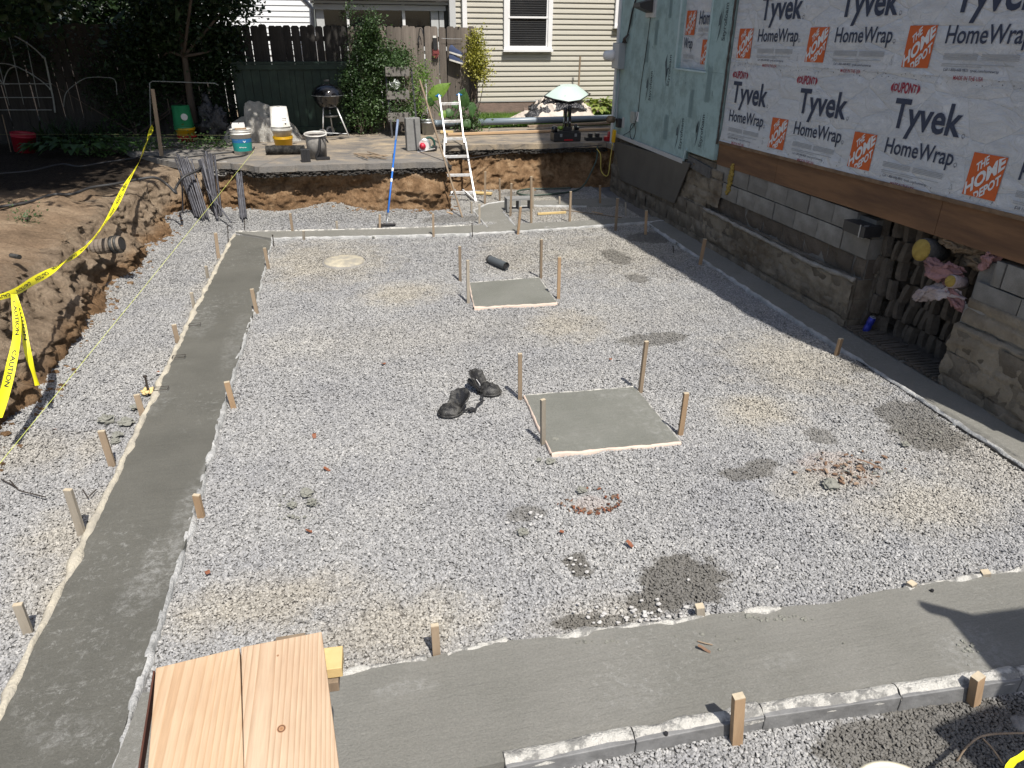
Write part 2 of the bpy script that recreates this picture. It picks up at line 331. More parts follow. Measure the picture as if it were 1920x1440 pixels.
m_crustc=M('cream form edge',(.58,.53,.42),(.40,.37,.31),10,.85,.012,60,world=True)
m_crustw=M('white pasty form edge',(.58,.58,.57),(.27,.275,.27),7,.7,.02,50,world=True)
m_formg=M('grey form face',(.22,.22,.22),(.13,.13,.13),12,.6,.004,40,world=True)
m_padform=M('pink pad form',(.66,.52,.43),(.5,.42,.36),8,.8,.004,40,world=True)
m_soil=earthmat(); m_slab=slabmat()
m_stake=M('weathered stake wood',(.33,.25,.17),(.20,.15,.105),14,.85,.002,90,stretch=(1,1,.15),rand=.25)
m_stakel=M('fresh stake wood',(.40,.275,.165),(.27,.175,.10),14,.8,.002,90,stretch=(1,1,.15),rand=.15)
m_stakeg=M('grey stake wood',(.36,.32,.26),(.22,.19,.15),14,.85,.002,90,stretch=(1,1,.15),rand=.2)
m_end=M('sawn stake end',(.56,.48,.35),(.42,.35,.25),30,.8)
m_steel=M('rusty steel pin',(.10,.085,.075),(.05,.04,.035),20,.6,metal=.5)
m_rebar=M('grey rebar',(.09,.093,.11),(.045,.043,.05),12,.55,.002,60,metal=.4,rand=.2)
m_black=M('black plastic',(.018,.018,.02),(.03,.03,.032),8,.45)
m_blackg=M('glossy black enamel',(.008,.008,.010),(.012,.012,.014),4,.12,coat=.6)
m_rub=M('dusty black rubber',(.010,.010,.011),(.028,.027,.026),9,.5,.01,30,dirt=(.07,.068,.063),dsc=14,dw=.5)
m_white=M('white paint',(.80,.80,.80),(.72,.72,.72),3,.5)
m_whiteb=M('scuffed white plastic',(.78,.77,.74),(.66,.65,.61),6,.45,dirt=(.42,.40,.36),dsc=5,dw=.7)
m_yel=M('yellow plastic',(.80,.48,.02),(.68,.38,.01),5,.4)
m_green=M('green plastic',(.03,.27,.10),(.02,.19,.07),5,.4)
m_red=M('red plastic',(.50,.02,.03),(.38,.015,.02),5,.4)
m_maroon=M('dark red plastic',(.36,.012,.03),(.26,.01,.02),5,.45)
m_teal=M('teal label',(.01,.25,.23),(.01,.20,.18),8,.5)
m_blue=M('blue label',(.02,.16,.38),(.015,.12,.30),8,.5)
m_bluep=M('blue pole paint',(.02,.17,.62),(.02,.13,.5),5,.4)
m_alu=M('aluminium',(.82,.83,.84),(.70,.71,.72),10,.35,metal=.35,dirt=(.55,.52,.48),dsc=12,dw=.5)
m_galv=M('galvanised metal',(.42,.44,.45),(.33,.34,.35),9,.4,metal=.6)
m_terra=M('terracotta',(.36,.12,.06),(.28,.09,.05),6,.8)
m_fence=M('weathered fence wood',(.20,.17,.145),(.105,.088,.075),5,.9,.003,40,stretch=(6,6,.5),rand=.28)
m_fenced=M('shade darkened fence wood',(.045,.041,.037),(.020,.018,.016),5,.9,.003,40,stretch=(6,6,.5),rand=.25)  # weathered planks darkened further: the left side's shade is put into the colour
m_siding=M('cream vinyl siding',(.52,.50,.435),(.49,.47,.41),.8,.55,world=True)
m_sidw=M('white siding',(.76,.78,.80),(.74,.76,.78),1,.5)
m_glass=M('dark window glass',(.012,.014,.017),(.02,.022,.025),2,.05,spec=.8)
m_gfr=M('greyed white trim',(.52,.53,.53),(.46,.47,.47),3,.5)
m_dgreen=M('dark green painted boards',(.007,.026,.016),(.005,.018,.011),3,.6,.002,20,dirt=(.016,.038,.025),dsc=4)
m_block=M('grey concrete block',(.285,.268,.24),(.21,.195,.172),10,.92,.006,90,rand=.16,dirt=(.17,.155,.135),dsc=3,dw=.8)
m_blockb=M('brown parged block',(.235,.20,.155),(.15,.125,.093),6,.95,.012,50,rand=.14,dirt=(.085,.066,.045),dsc=2.2,dw=.8)
m_blockd=M('dark stained block',(.13,.105,.08),(.08,.064,.05),6,.95,.012,50,rand=.15)
m_mortar=M('mortar',(.22,.21,.19),(.15,.14,.13),12,.95,.01,60,world=True)
m_parge=M('brown cement parging',(.155,.135,.108),(.10,.086,.068),3,.95,.012,30,world=True,dirt=(.22,.195,.155),dsc=4,dw=.6)
m_cem=M('dark cement board',(.125,.112,.093),(.095,.084,.069),2,.9,.004,30,world=True)
m_mud=M('dark mud',(.15,.122,.095),(.085,.07,.054),7,.95,.02,30,world=True)
m_rim=M('brown sheathing plywood',(.225,.115,.052),(.15,.074,.034),3,.75,.003,30,world=True,stretch=(1,.25,2),dirt=(.11,.055,.028),dsc=3,dw=.6)
m_foam=M('pale blue foam board',(.36,.50,.495),(.335,.465,.46),2,.7,.002,20,world=True,dirt=(.26,.36,.35),dsc=5,dw=.5)
m_wrapback=M('sheathing',(.35,.25,.15),(.28,.2,.12),4,.8,world=True)
m_foamedge=M('foam edge',(.50,.62,.62),(.4,.52,.52),5,.7,world=True)
m_ink=M('foam ink',(.07,.10,.11),(.10,.13,.14),12,.8,world=True)
m_inkl=M('faint foam ink',(.22,.315,.315),(.26,.36,.36),12,.8,world=True)
m_navy=M('navy print',(.030,.040,.072),(.040,.052,.088),10,.7,world=True)
m_org=M('orange print',(.62,.125,.025),(.54,.105,.022),7,.7,world=True)
m_redp=M('crimson print',(.36,.03,.055),(.30,.028,.05),7,.7,world=True)
m_grayp=M('grey small print',(.38,.39,.40),(.42,.43,.44),20,.7,world=True)
m_wpr=M('white lettering',(.72,.73,.73),(.68,.69,.69),10,.7,world=True)
def wrapmat():
    m,nt,b=newmat('house wrap'); co=wpos(nt); f=noise_(nt,co,2.2,6,.6,.8); f2=noise_(nt,wpos(nt,(1,1,2.2)),5,7,.7,1.5)
    col=ramp(nt,f,[(.3,(.66,.68,.70)),(.7,(.735,.75,.76))]); nt.links.new(col,b.inputs['Base Color']); b.inputs['Roughness'].default_value=.5
    v=N(nt,'TexVoronoi',feature='DISTANCE_TO_EDGE'); v.inputs['Scale'].default_value=2.4; nt.links.new(wpos(nt,(1,.8,1.7)),v.inputs['Vector'])
    cr=mathn(nt,'POWER',v.outputs['Distance'],.4); bumpn(nt,b,mix(nt,.45,f2,cr),.09,.9); return m
m_wrap=wrapmat()
m_plast=thinmat('cloudy plastic sheet',(.85,.82,.75),(.30,.65),.3,.04)
m_tarp=M('cream tarp',(.62,.55,.48),(.48,.42,.36),3,.6,.03,5)
m_bplas=M('crumpled black plastic',(.02,.02,.022),(.05,.05,.055),3,.22,.05,9)
m_mint=M('mint wheelbarrow paint',(.48,.58,.54),(.42,.52,.49),3,.35)
m_tape=M('yellow caution tape',(.86,.80,.02),(.80,.72,.02),3,.45)
m_tink=M('black tape print',(.02,.02,.02),(.03,.03,.03),3,.6)
m_pvc=M('blue grey pipe',(.20,.245,.29),(.16,.20,.24),4,.35,world=True)
m_lum=M('pale lumber',(.52,.36,.22),(.42,.28,.16),5,.75,.001,60,stretch=(.1,1,1))
m_lumy=M('yellow lumber',(.66,.50,.24),(.55,.40,.18),9,.75,.001,60)
m_hose=M('dark hose',(.028,.030,.034),(.045,.042,.04),8,.5)
m_ghose=M('green hose',(.05,.08,.06),(.035,.055,.045),8,.45)
m_string=M('yellow string',(.72,.78,.18),(.6,.66,.14),8,.7)
m_cordy=M('yellow cord',(.60,.48,.10),(.5,.4,.08),8,.6)
m_grey=M('grey utility metal',(.33,.355,.37),(.28,.30,.315),5,.5)
m_cap=M('grey cap block',(.25,.25,.245),(.19,.19,.185),14,.9,.003,90)
m_cyan=M('blue can',(.03,.06,.42),(.05,.04,.28),14,.3,metal=.4)
m_pink=M('pink insulation',(.40,.215,.21),(.26,.14,.13),10,.95,.05,14)
m_pinkb=M('pale bag film',(.46,.41,.41),(.33,.25,.25),5,.5,.04,10)
m_tanb=M('brown paper facing',(.26,.19,.125),(.13,.095,.06),6,.9,.02,14)
m_foamy=M('yellow foam',(.46,.33,.08),(.31,.21,.045),22,.95,.02,30)
m_root=M('dry root',(.34,.26,.18),(.22,.16,.11),20,.9)
m_conch=M('broken concrete chunk',(.30,.29,.27),(.20,.19,.18),8,.95,.01,40)
m_clod=M('mortar clod',(.25,.25,.22),(.18,.18,.155),12,.95,.008,60)
m_leafb=M('dry orange leaf',(.26,.095,.045),(.15,.05,.025),10,.7)
m_bark=barkish('bark',(.11,.085,.065))
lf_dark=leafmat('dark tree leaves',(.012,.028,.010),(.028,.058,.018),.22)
lf_shrub=leafmat('shrub leaves',(.030,.065,.022),(.075,.13,.040),.22)
lf_yel=leafmat('yellow green vine leaves',(.20,.22,.03),(.42,.38,.08),.25)
lf_bright=leafmat('bright leaves',(.09,.19,.03),(.20,.33,.06),.35)
lf_hosta=leafmat('variegated leaves',(.07,.15,.02),(.36,.38,.12),.25,9)
lf_grass=leafmat('lawn blades',(.09,.17,.03),(.16,.27,.05),.3,3)
lf_silver=leafmat('silver leaves',(.5,.54,.52),(.6,.64,.62),.1)
# ================================================= large structure
def vs(p): return (p[0],p[1],p[2])
def interp(pts,n):
    """resample a polyline"""
    P=[Vector(p) for p in pts]; L=[0]
    for a,b in zip(P,P[1:]): L.append(L[-1]+(b-a).length)
    out=[];j=0
    for i in range(n):
        t=L[-1]*i/(n-1)
        while j<len(P)-2 and L[j+1]<t: j+=1
        k=(t-L[j])/max(1e-9,L[j+1]-L[j]); out.append(P[j].lerp(P[j+1],k))
    return out
def catmull(pts,n=8):
    P=[Vector(p) for p in pts]; P=[P[0]*2-P[1]]+P+[P[-1]*2-P[-2]]; out=[]
    for i in range(1,len(P)-2):
        for k in range(n):
            t=k/n; a,b,c,d=P[i-1],P[i],P[i+1],P[i+2]
            out.append(.5*((2*b)+(c-a)*t+(2*a-5*b+4*c-d)*t*t+(-a+3*b-3*c+d)*t**3))
    out.append(P[-2]); return out
def gz(x,y):
    z=.016*nz(x*.9,y*.9,1.3)+.012*nz(x*2.3,y*2.3,6)+.009*nz(x*5,y*5,3)
    m=smooth(10.45,11.25,y)*smooth(1.9,1.0,x); z+=m*(.11+.045*nz(x*1.7,y*1.1,8))+.05*m*max(0,1-abs(x+.25)/.5)
    z+=.06*smooth(-2.15,-2.6,x)
    if y<1.9: z-=.06*smooth(1.86,1.72,y)*smooth(-1.0,-.5,x)
    return z
# ---- far ground sheet under everything
solo('ground',G().prism([(-90,-60),(90,-60),(90,140),(-90,140)],-.5,-.42),m_soil,kind='structure')
# ---- gravel bed
def bed(x0,x1,y0,y1,st):
    nx=int((x1-x0)/st)+1; ny=int((y1-y0)/st)+1; rows=[[(x0+st*i,y0+st*j,gz(x0+st*i,y0+st*j)) for i in range(nx)] for j in range(ny)]
    return G().loft(rows)
gb=bed(-2.75,4.75,.7,12.8,.07); gb.v=[(x_,y_,z_-.007) for x_,y_,z_ in gb.v]
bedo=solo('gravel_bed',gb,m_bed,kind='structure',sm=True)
# ---- crushed stone instanced over it
def covered(x,y):
    if -1.53<x<-1.07 and y<10.2: return True
    if x>-1.0 and 1.80<y<2.2 : return True
    if 4.30<x: return True
    if -1.5<x<4.3 and 9.82<y<9.92 : return True
    for (a,b,c,d) in ((1.26,2.06,3.98,4.72),(1.26,2.02,6.84,7.52)):
        if a<x<b and c<y<d: return True
    return y>12.65 or (y>11.9 and x<1.4)
me=bpy.data.meshes.new('crushed_stone'); 
vv=[];ff=[];dn=[]
st=.1
for j in range(int(12/st)):
    for i in range(int(7.1/st)):
        x=-2.65+i*st;y=.8+j*st
        if covered(x+st/2,y+st/2): continue
        if y<1.1 and x<-.9: pass
        n=len(vv); vv+=[(x,y,gz(x,y)),(x+st,y,gz(x+st,y)),(x+st,y+st,gz(x+st,y+st)),(x,y+st,gz(x,y+st))]; ff.append((n,n+1,n+2,n+3))
        dd=math.hypot(x,y); d=14500 if dd<5.0 else (11500 if dd<8.0 else 8000)
        dn+= [d]*4
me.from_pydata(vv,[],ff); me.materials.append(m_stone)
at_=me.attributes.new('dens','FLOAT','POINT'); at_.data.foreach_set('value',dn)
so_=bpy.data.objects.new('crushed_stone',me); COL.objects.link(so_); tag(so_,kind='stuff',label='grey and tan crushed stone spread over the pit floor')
ng=bpy.data.node_groups.new('scatter','GeometryNodeTree')
ng.interface.new_socket('Geometry',in_out='INPUT',socket_type='NodeSocketGeometry'); ng.interface.new_socket('Geometry',in_out='OUTPUT',socket_type='NodeSocketGeometry')
gi=ng.nodes.new('NodeGroupInput'); go=ng.nodes.new('NodeGroupOutput')
dp=ng.nodes.new('GeometryNodeDistributePointsOnFaces'); na=ng.nodes.new('GeometryNodeInputNamedAttribute'); na.inputs['Name'].default_value='dens'
ip=ng.nodes.new('GeometryNodeInstanceOnPoints'); ic=ng.nodes.new('GeometryNodeMeshIcoSphere'); ic.inputs['Radius'].default_value=.0080; ic.inputs['Subdivisions'].default_value=1
sp=ng.nodes.new('GeometryNodeSetPosition'); nn=ng.nodes.new('ShaderNodeTexNoise'); nn.inputs['Scale'].default_value=60
vm=ng.nodes.new('ShaderNodeVectorMath'); vm.operation='MULTIPLY_ADD'; vm.inputs[1].default_value=(.014,.014,.014); vm.inputs[2].default_value=(-.007,-.007,-.007)
smn=ng.nodes.new('GeometryNodeSetMaterial'); smn.inputs['Material'].default_value=m_stone
rr=ng.nodes.new('FunctionNodeRandomValue'); rr.data_type='FLOAT_VECTOR'; rr.inputs[0].default_value=(-.55,-.55,0); rr.inputs[1].default_value=(.55,.55,6.28)
rs=ng.nodes.new('FunctionNodeRandomValue'); rs.data_type='FLOAT_VECTOR'; rs.inputs[0].default_value=(.6,.5,.35); rs.inputs[1].default_value=(1.55,1.15,.75); rs.inputs['Seed'].default_value=5
ro=ng.nodes.new('FunctionNodeRandomValue'); ro.data_type='FLOAT_VECTOR'; ro.inputs[0].default_value=(0,0,-.005); ro.inputs[1].default_value=(0,0,.006); ro.inputs['Seed'].default_value=9
sp2=ng.nodes.new('GeometryNodeSetPosition')
L=ng.links.new
L(gi.outputs[0],dp.inputs['Mesh']); L(na.outputs['Attribute'],dp.inputs['Density']); L(dp.outputs['Points'],sp2.inputs['Geometry']); L(ro.outputs[0],sp2.inputs['Offset']); L(sp2.outputs[0],ip.inputs['Points'])
L(ic.outputs['Mesh'],sp.inputs['Geometry']); L(nn.outputs['Color'],vm.inputs[0]); L(vm.outputs[0],sp.inputs['Offset']); L(sp.outputs[0],smn.inputs['Geometry']); L(smn.outputs[0],ip.inputs['Instance'])
L(rr.outputs[0],ip.inputs['Rotation']); L(rs.outputs[0],ip.inputs['Scale']); L(ip.outputs[0],go.inputs[0])
so_.modifiers.new('scatter','NODES').node_group=ng

# ---- bank and yard terrain (cut face, ragged crest, yard beyond)
base=[(-2.56,-3,.0),(-2.52,1,.02),(-2.5,3.5,.02),(-2.46,4.8,.02),(-2.42,5.4,.02),(-2.53,6.6,.03),(-2.44,7.3,.03),(-2.52,8.2,.03),(-2.42,8.9,.03),(-2.5,9.7,.03),(-2.36,10.2,.03),(-2.44,10.9,.05),(-2.35,11.4,.1),(-1.75,11.45,.12),(-1.15,11.2,.12),(-.3,11.2,.14),(.5,11.0,.08),(1.2,10.9,.03),(1.58,11.0,0),(1.63,11.6,0),(1.66,12.2,0),(1.9,12.38,0),(2.6,12.4,0),(3.4,12.36,0),(4.2,12.4,0),(4.9,12.4,0)]
crest=[(-2.86,-3,.60),(-2.86,1,.60),(-2.84,3.5,.60),(-2.80,4.9,.60),(-2.80,5.6,.60),(-2.84,6.6,.62),(-2.76,7.4,.60),(-2.86,8.2,.62),(-2.78,9.0,.60),(-2.84,9.7,.56),(-2.72,10.3,.55),(-2.72,10.9,.58),(-2.42,11.55,.60),(-1.75,11.6,.62),(-1.1,11.28,.64),(-.3,11.15,.66),(.5,11.15,.66),(1.2,11.12,.66),(1.48,11.3,.66),(1.5,11.7,.66),(1.56,12.3,.66),(1.8,12.72,.65),(2.6,12.74,.65),(3.4,12.72,.65),(4.2,12.72,.65),(4.9,12.72,.65)]
NB=1000
B_=interp(base,NB)
# match the crest samples to the base samples by index fraction of the control polygon
def matchcurve(b,c,n):
    P=[Vector(p) for p in b]; L=[0]
    for a,q in zip(P,P[1:]): L.append(L[-1]+(q-a).length)
    out=[];j=0
    for i in range(n):
        t=L[-1]*i/(n-1)
        while j<len(P)-2 and L[j+1]<t: j+=1
        k=(t-L[j])/max(1e-9,L[j+1]-L[j]); out.append(Vector(c[j]).lerp(Vector(c[j+1]),k))
    return out
C_=matchcurve(base,crest,NB)
def outw(i):
    a=C_[max(0,i-14)];b=C_[min(NB-1,i+14)]; t=(b-a); t.z=0; t.normalize(); return Vector((-t.y,t.x,0))
rows=[]
NV=36
for j in range(NV+1):
    v=j/NV; row=[]
    for i in range(NB):
        p=B_[i].lerp(C_[i],v); n=outw(i); q=p
        big=nz(q.x*1.6+3,q.y*1.6,q.z*1.8,2); mid=nz(q.x*5,q.y*5,q.z*6+4,3); fin=nz(q.x*17,q.y*17,q.z*17,3); rg2=1-abs(nz(q.x*7+2,q.y*7,q.z*4,3))*2.2; lay=nz(q.x*1.5,q.y*1.5,q.z*16,2)
        rid=abs(nz(q.x*3.1+9,q.y*3.1,q.z*2.2,2))
        w=math.sin(math.pi*min(1,v*1.05+.02))
        left=smooth(10.6,9.8,q.y)*(1 if q.x<-2 else 0)
        d=(.13*big+.045*mid+.032*fin-.07*rid-.014*rg2+.022*lay+.02)*(.45+.75*w)*(1+.35*left)
        if not(q.x<-2.2): d+=.015*w   # undercut below the slab
        p=p+n*d; p.z+=.03*mid*w
        if j==0: p.z-=.06
        row.append(vs(p))
    rows.append(row)
ext=[(.04,.02),(.10,.035),(.18,.03),(.3,.03),(.45,.02),(.62,.02),(.85,.02),(1.1,.01),(1.4,0),(1.8,0),(2.4,0),(3.2,0),(4.5,0),(7,0),(12,0),(22,0),(45,0),(80,0)]
for d,h in ext:
    row=[]
    for i in range(NB):
        c=C_[i]; x,y=rows[NV][i][0],rows[NV][i][1]
        # spread: left part outwards to -x, rear part to +y, corner fans out
        if c.x<-2.2 and c.y<10.9: dirn=Vector((-1,0,0))
        else:
            k=smooth(-2.6,-1.2,c.x); dirn=Vector((-(1-k)*1.6,1,0)) if c.y>10.8 else Vector((-1,0,0))
            if c.x<-2.2: kk=smooth(10.2,11.2,c.y); dirn=Vector((-1,kk*.6,0))
        X=x+dirn.x*d;Y=y+dirn.y*d
        onslab=Y>11.0 and X>-2.3
        zt=.66 if onslab else (.73 if c.y<9.6 else .69)
        z=rows[NV][i][2]*(max(0,1-d*2.2))+zt*min(1,d*2.2)
        lump=(.05*nz(X*2.2,Y*2.2,5,3)+.02*nz(X*8,Y*8,2,2))*smooth(3.5,.2,d)
        if onslab: lump*=.15
        z+=lump+h*.6*(nz(X*3,Y*3,9)+.3)*(0 if onslab else 1)
        row.append((X,Y,z))
    rows.append(row)
solo('yard_ground',G().loft(rows),m_soil,kind='structure',sm=True)

# ---- slab, 0.1 m thick with a ragged broken edge
def ragged(pts,n,amp,fr,z=0):
    out=[]
    for p in interp([(a,b,0) for a,b in pts],n): out.append((p.x+amp*nz(p.x*fr,p.y*fr,7.7),p.y+amp*nz(p.x*fr+5,p.y*fr,2.2)))
    return out
edge=ragged([(-2.35,11.62),(-1.8,11.55),(-1.38,11.3),(-1.2,11.08),(-.3,11.08),(.6,11.04),(1.54,11.03)],130,.05,5)+ragged([(1.56,11.06),(1.62,12.5),(1.68,12.58)],20,.02,6)+ragged([(1.75,12.6),(3,12.56),(4.2,12.5),(4.62,12.5)],90,.045,5)
poly=edge+[(4.62,12.1),(4.72,12.1),(8,12.1),(8,14.75),(1.7,14.75),(1.5,14.62),(-4.2,14.62),(-3.2,12.6),(-2.6,11.9)]
slabg=G().prism(poly,.665,.75)
slab=solo('concrete_slab',slabg,m_slab,kind='structure')
# dark rubble under the slab edge: crumbs of asphalt, joined
gr=G()
ep=interp([(a,b,.6) for a,b in edge],520)
for p in ep:
    for _ in range(5):
        s=rnd.uniform(.006,.024); gr.lump((p.x+rnd.uniform(-.02,.05),p.y+rnd.uniform(.0,.09),rnd.uniform(.59,.67)),(s*1.3,s,s*.7),.3,2,rnd.random()*50,6,4)
solo('asphalt_rubble',gr,M('dark asphalt rubble',(.055,.05,.045),(.03,.027,.024),14,.95,world=True),kind='stuff',label='dark broken asphalt crumbs under the slab edge')
# clods and crumbs on the bank foot
gr=G()
for _ in range(900):
    i=rnd.randrange(60,NB-60); p=B_[i]; n=outw(i); s=rnd.choice((.006,.008,.012,.016,.024))*rnd.uniform(.7,1.2); t=rnd.random()**2*.22
    x=p.x-n.x*(t-.05);y=p.y-n.y*(t-.05); gr.lump((x,y,gz(x,y)+s*.2),(s*1.3,s,s*.8),.3,2,rnd.random()*50,6,4)
for _ in range(900):
    i=rnd.randrange(50,530); p=C_[i]; n=outw(i); s=rnd.choice((.006,.01,.016,.03))*rnd.uniform(.6,1.2); t=rnd.uniform(-.02,.9)
    gr.lump((p.x+n.x*t,p.y+n.y*t,p.z+.0+s*.15),(s*1.4,s,s*.7),.3,2,rnd.random()*50,6,4)
solo('soil_crumbs',gr,m_soil,kind='stuff',label='loose soil crumbs along the bank')

# ---- footings and pads
def footing(name,poly,z,m,label,par_cat='footing',group='poured concrete strips'):
    cx=sum(p[0] for p in poly)/len(poly);cy=sum(p[1] for p in poly)/len(poly)
    r=root(name,label,par_cat,(cx,cy,0)); part('concrete',G().prism(poly,-.3,z),m,r); return r
def wob(pts,n,amp,fr=3.0,sd=0): return [(p.x+amp*nz(p.x*fr,p.y*fr,sd+1.5),p.y+amp*nz(p.x*fr+9,p.y*fr,sd)) for p in interp([(a,b,0) for a,b in pts],n)]
def crust(par,pts,w,h,m,z=.0,n=None,gaps=0,sd=0,name='form_edge',label=None,ragg=1.0,dn=-1.4):
    Lx=sum((Vector(b)-Vector(a)).length for a,b in zip([(*p,0) for p in pts],[(*p,0) for p in pts[1:]]))
    n=n or int(Lx/.025); P=interp([(a,b,0) for a,b in pts],n); g=G(); rows=[]
    for i,p in enumerate(P):
        a=P[max(0,i-1)];b=P[min(n-1,i+1)]; t=(b-a).normalized(); q=Vector((t.y,-t.x,0))
        k=1+ragg*.9*nz(i*.13,sd,1.1,4); k=max(.35,k); hh=h*(1+ragg*.35*nz(i*.17,sd,5,3)); s=ragg*w*.35*nz(i*.09,sd,8,3)
        if gaps and nz(i*.035,sd,22,2)>.12: k*=.12; hh=-.01
        rows.append([vs(p+q*(s+w*k*c)+Vector((0,0,z+hh*e+ragg*.004*nz(i*.5,c*9,sd,2)))) for c,e in ((-.5,dn),(-.46,.6),(-.2,1),(.15,1),(.45,.55),(.5,dn))])
    g.loft(rows); return part(name,g,m,par,sm=True,label=label)
LFo=[(-1.63,1.0),(-1.60,2.5),(-1.58,4.4),(-1.575,6.9),(-1.52,10.14)]; LFi=[(-1.08,1.0),(-1.08,2.4),(-1.05,3.4),(-1.035,5.6),(-1.0,7.2),(-1.0,9.72)]
lf=footing('concrete_footing',wob(LFo,160,.012)+wob(LFi,160,.014)[::-1],.030,m_foot,'long smooth dark grey concrete strip running down the left side')
crust(lf,LFo,.055,.042,m_crustc,sd=1,label='cream crusted outer form edge')
crust(lf,LFi,.036,.030,m_crustw,sd=2,ragg=1.3,label='white mortar smeared inner form edge')
FRi=[(-1.05,2.42),(-.22,2.33),(.45,2.36),(1.0,2.33),(1.6,2.30),(2.1,2.26),(2.8,2.26),(3.4,2.25),(4.6,2.2)]; FRo=[(-1.1,1.78),(.5,1.765),(1.39,1.76),(2.1,1.72),(2.72,1.68),(3.4,1.64),(4.6,1.58)]
ff_=footing('concrete_footing',wob(FRi,180,.016)+wob(FRo,160,.01)[::-1],.0335,m_footr,'wide light grey concrete strip across the foreground beside the planks')
crust(ff_,[p for p in FRi[1:]],.040,.040,m_crust,sd=3,gaps=1,ragg=1.6)
pieces=[((.40,1.77),(.93,1.765)),((.935,1.765),(1.50,1.755)),((1.505,1.755),(2.13,1.715)),((2.135,1.715),(2.72,1.68)),((2.725,1.68),(3.5,1.63))]
for i,(a,b) in enumerate(pieces):
    o=part('form_board_or_gap',G().bar((*a,-.05),(*b,-.05),.060,.165,side=(0,1,0)),m_formg,ff_,b=.004)
    crust(ff_,[(a[0],a[1]+.013),(b[0],b[1]+.013)],.076,.047,m_crust,sd=10+i,ragg=.45,dn=.2)
for px,py in ((1249,1374),(1748,1106)):
    c=at(px,py,.045); part('form_hole',G().lathe([(0,.0012),(.0085,.0012),(.0085,-.01),(0,-.01)],c,10),m_black,ff_)
RTi=[(4.27,9.6),(4.24,8),(4.22,6.5),(4.215,5),(4.22,4.2),(4.2,3.1),(4.18,2.2)]; RTo=[(4.72,9.95),(4.72,2.2)]
rf=footing('concrete_footing',wob(RTi,140,.012)[::-1]+[RTo[0],RTo[1]][0:1]+[RTo[1]],.027,m_footr,'shaded dark grey concrete strip along the foot of the block wall')
crust(rf,RTi,.034,.036,m_crustw,sd=5,ragg=1.2); 
part('form_board_or_gap',G().bar((4.232,6.2,-.03),(4.178,2.25,-.03),.10,.02,side=(0,0,1)),m_black,rf)  # no board: a black strip painting the dark gap beside the form edge
REo=[(-1.52,10.30),(-.4,10.16),(.79,10.04),(1.75,10.02),(3.0,9.98),(4.3,9.98),(4.72,10.0)]; REi=[(-1.02,9.86),(.6,9.66),(1.5,9.58),(2.3,9.56),(3.2,9.62),(4.72,9.74)]
re_=footing('concrete_footing',wob(REo,90,.01)+wob(REi,90,.01)[::-1],.024,m_footr,'narrow grey concrete strip crossing the back of the gravel bed')
crust(re_,REo[0:4]+[(1.72,10.0)],.028,.036,m_crust,sd=6,ragg=.8); crust(re_,REi,.028,.034,m_crustw,sd=7,ragg=.9)
bpx=[(915,428),(888,395),(915,382),(953,377),(1048,375),(1150,371),(1170,384),(1100,387),(1000,386),(962,388),(944,398),(967,425)]
bw=[at(x,y,.02) for x,y in bpx]
br_=footing('concrete_footing',[(p.x,p.y) for p in bw],.0205,m_footr,'forked grey concrete strip bending back toward the ladder')
crust(br_,[(bw[i].x,bw[i].y) for i in (0,1,2,3)],.03,.034,m_crustw,sd=8,ragg=.8); crust(br_,[(bw[i].x,bw[i].y) for i in (7,8,9,10,11)],.03,.034,m_crustw,sd=9,ragg=.8)
def pad(px,label,z=.028):
    c=[at(x,y,z) for x,y in px]; r=root('concrete_pad',label,'concrete pad',(sum(p.x for p in c)/4,sum(p.y for p in c)/4,0))
    poly=[]; 
    for i in range(4): poly+= wob([(c[i].x,c[i].y),(c[(i+1)%4].x,c[(i+1)%4].y)],24,.007,8)[:-1]
    part('concrete',G().prism(poly,-.25,z),m_pad,r)
    for i in range(4): crust(r,[(c[i].x,c[i].y),(c[(i+1)%4].x,c[(i+1)%4].y)],.019,.031,m_padform if i in (2,3) else m_crust,sd=20+i,ragg=.9)
    return r
pad([(983,741),(1190,725),(1277,829),(1034,850)],'larger square wet concrete pad in the middle of the gravel')
pad([(880,530),(1010,520),(1045,568),(889,576)],'smaller square concrete pad farther back by the black pipe')

# ---- stakes
m_nail=m_steel
def stake(top,bot,w,t,m,label,cat='stake',gr='wooden layout stakes',depth=.12,zt=None,rz=None):
    zg=-.05 if (bot[1]>1350 and bot[0]>1000) else (-.0 if bot[0]>1820 and bot[1]>1290 else 0.0); B=at(*bot,zg)
    T=atY(top[0],top[1],B.y); d=(T-B).normalized(); a=B-d*depth
    if m is m_steel:
        g=G().tube([a,T],w/2,8); g.tube([T-d*.004,T+d*.006],w*.9,8)
        return solo('steel_pin',g,m,label,'steel pin','thin steel form pins')
    rz=rz if rz is not None else rnd.uniform(-.35,.35); sd=(math.cos(rz),math.sin(rz),0)
    r=root('wooden_stake',label,'stake',(B.x,B.y,0),gr); part('shaft',G().bar(a,T-d*.002,w,t,side=sd),m,r,b=.0015)
    part('sawn_end',G().bar(T-d*.002,T+d*.0015,w*.97,t*.97,side=sd),m_end,r)
    return r
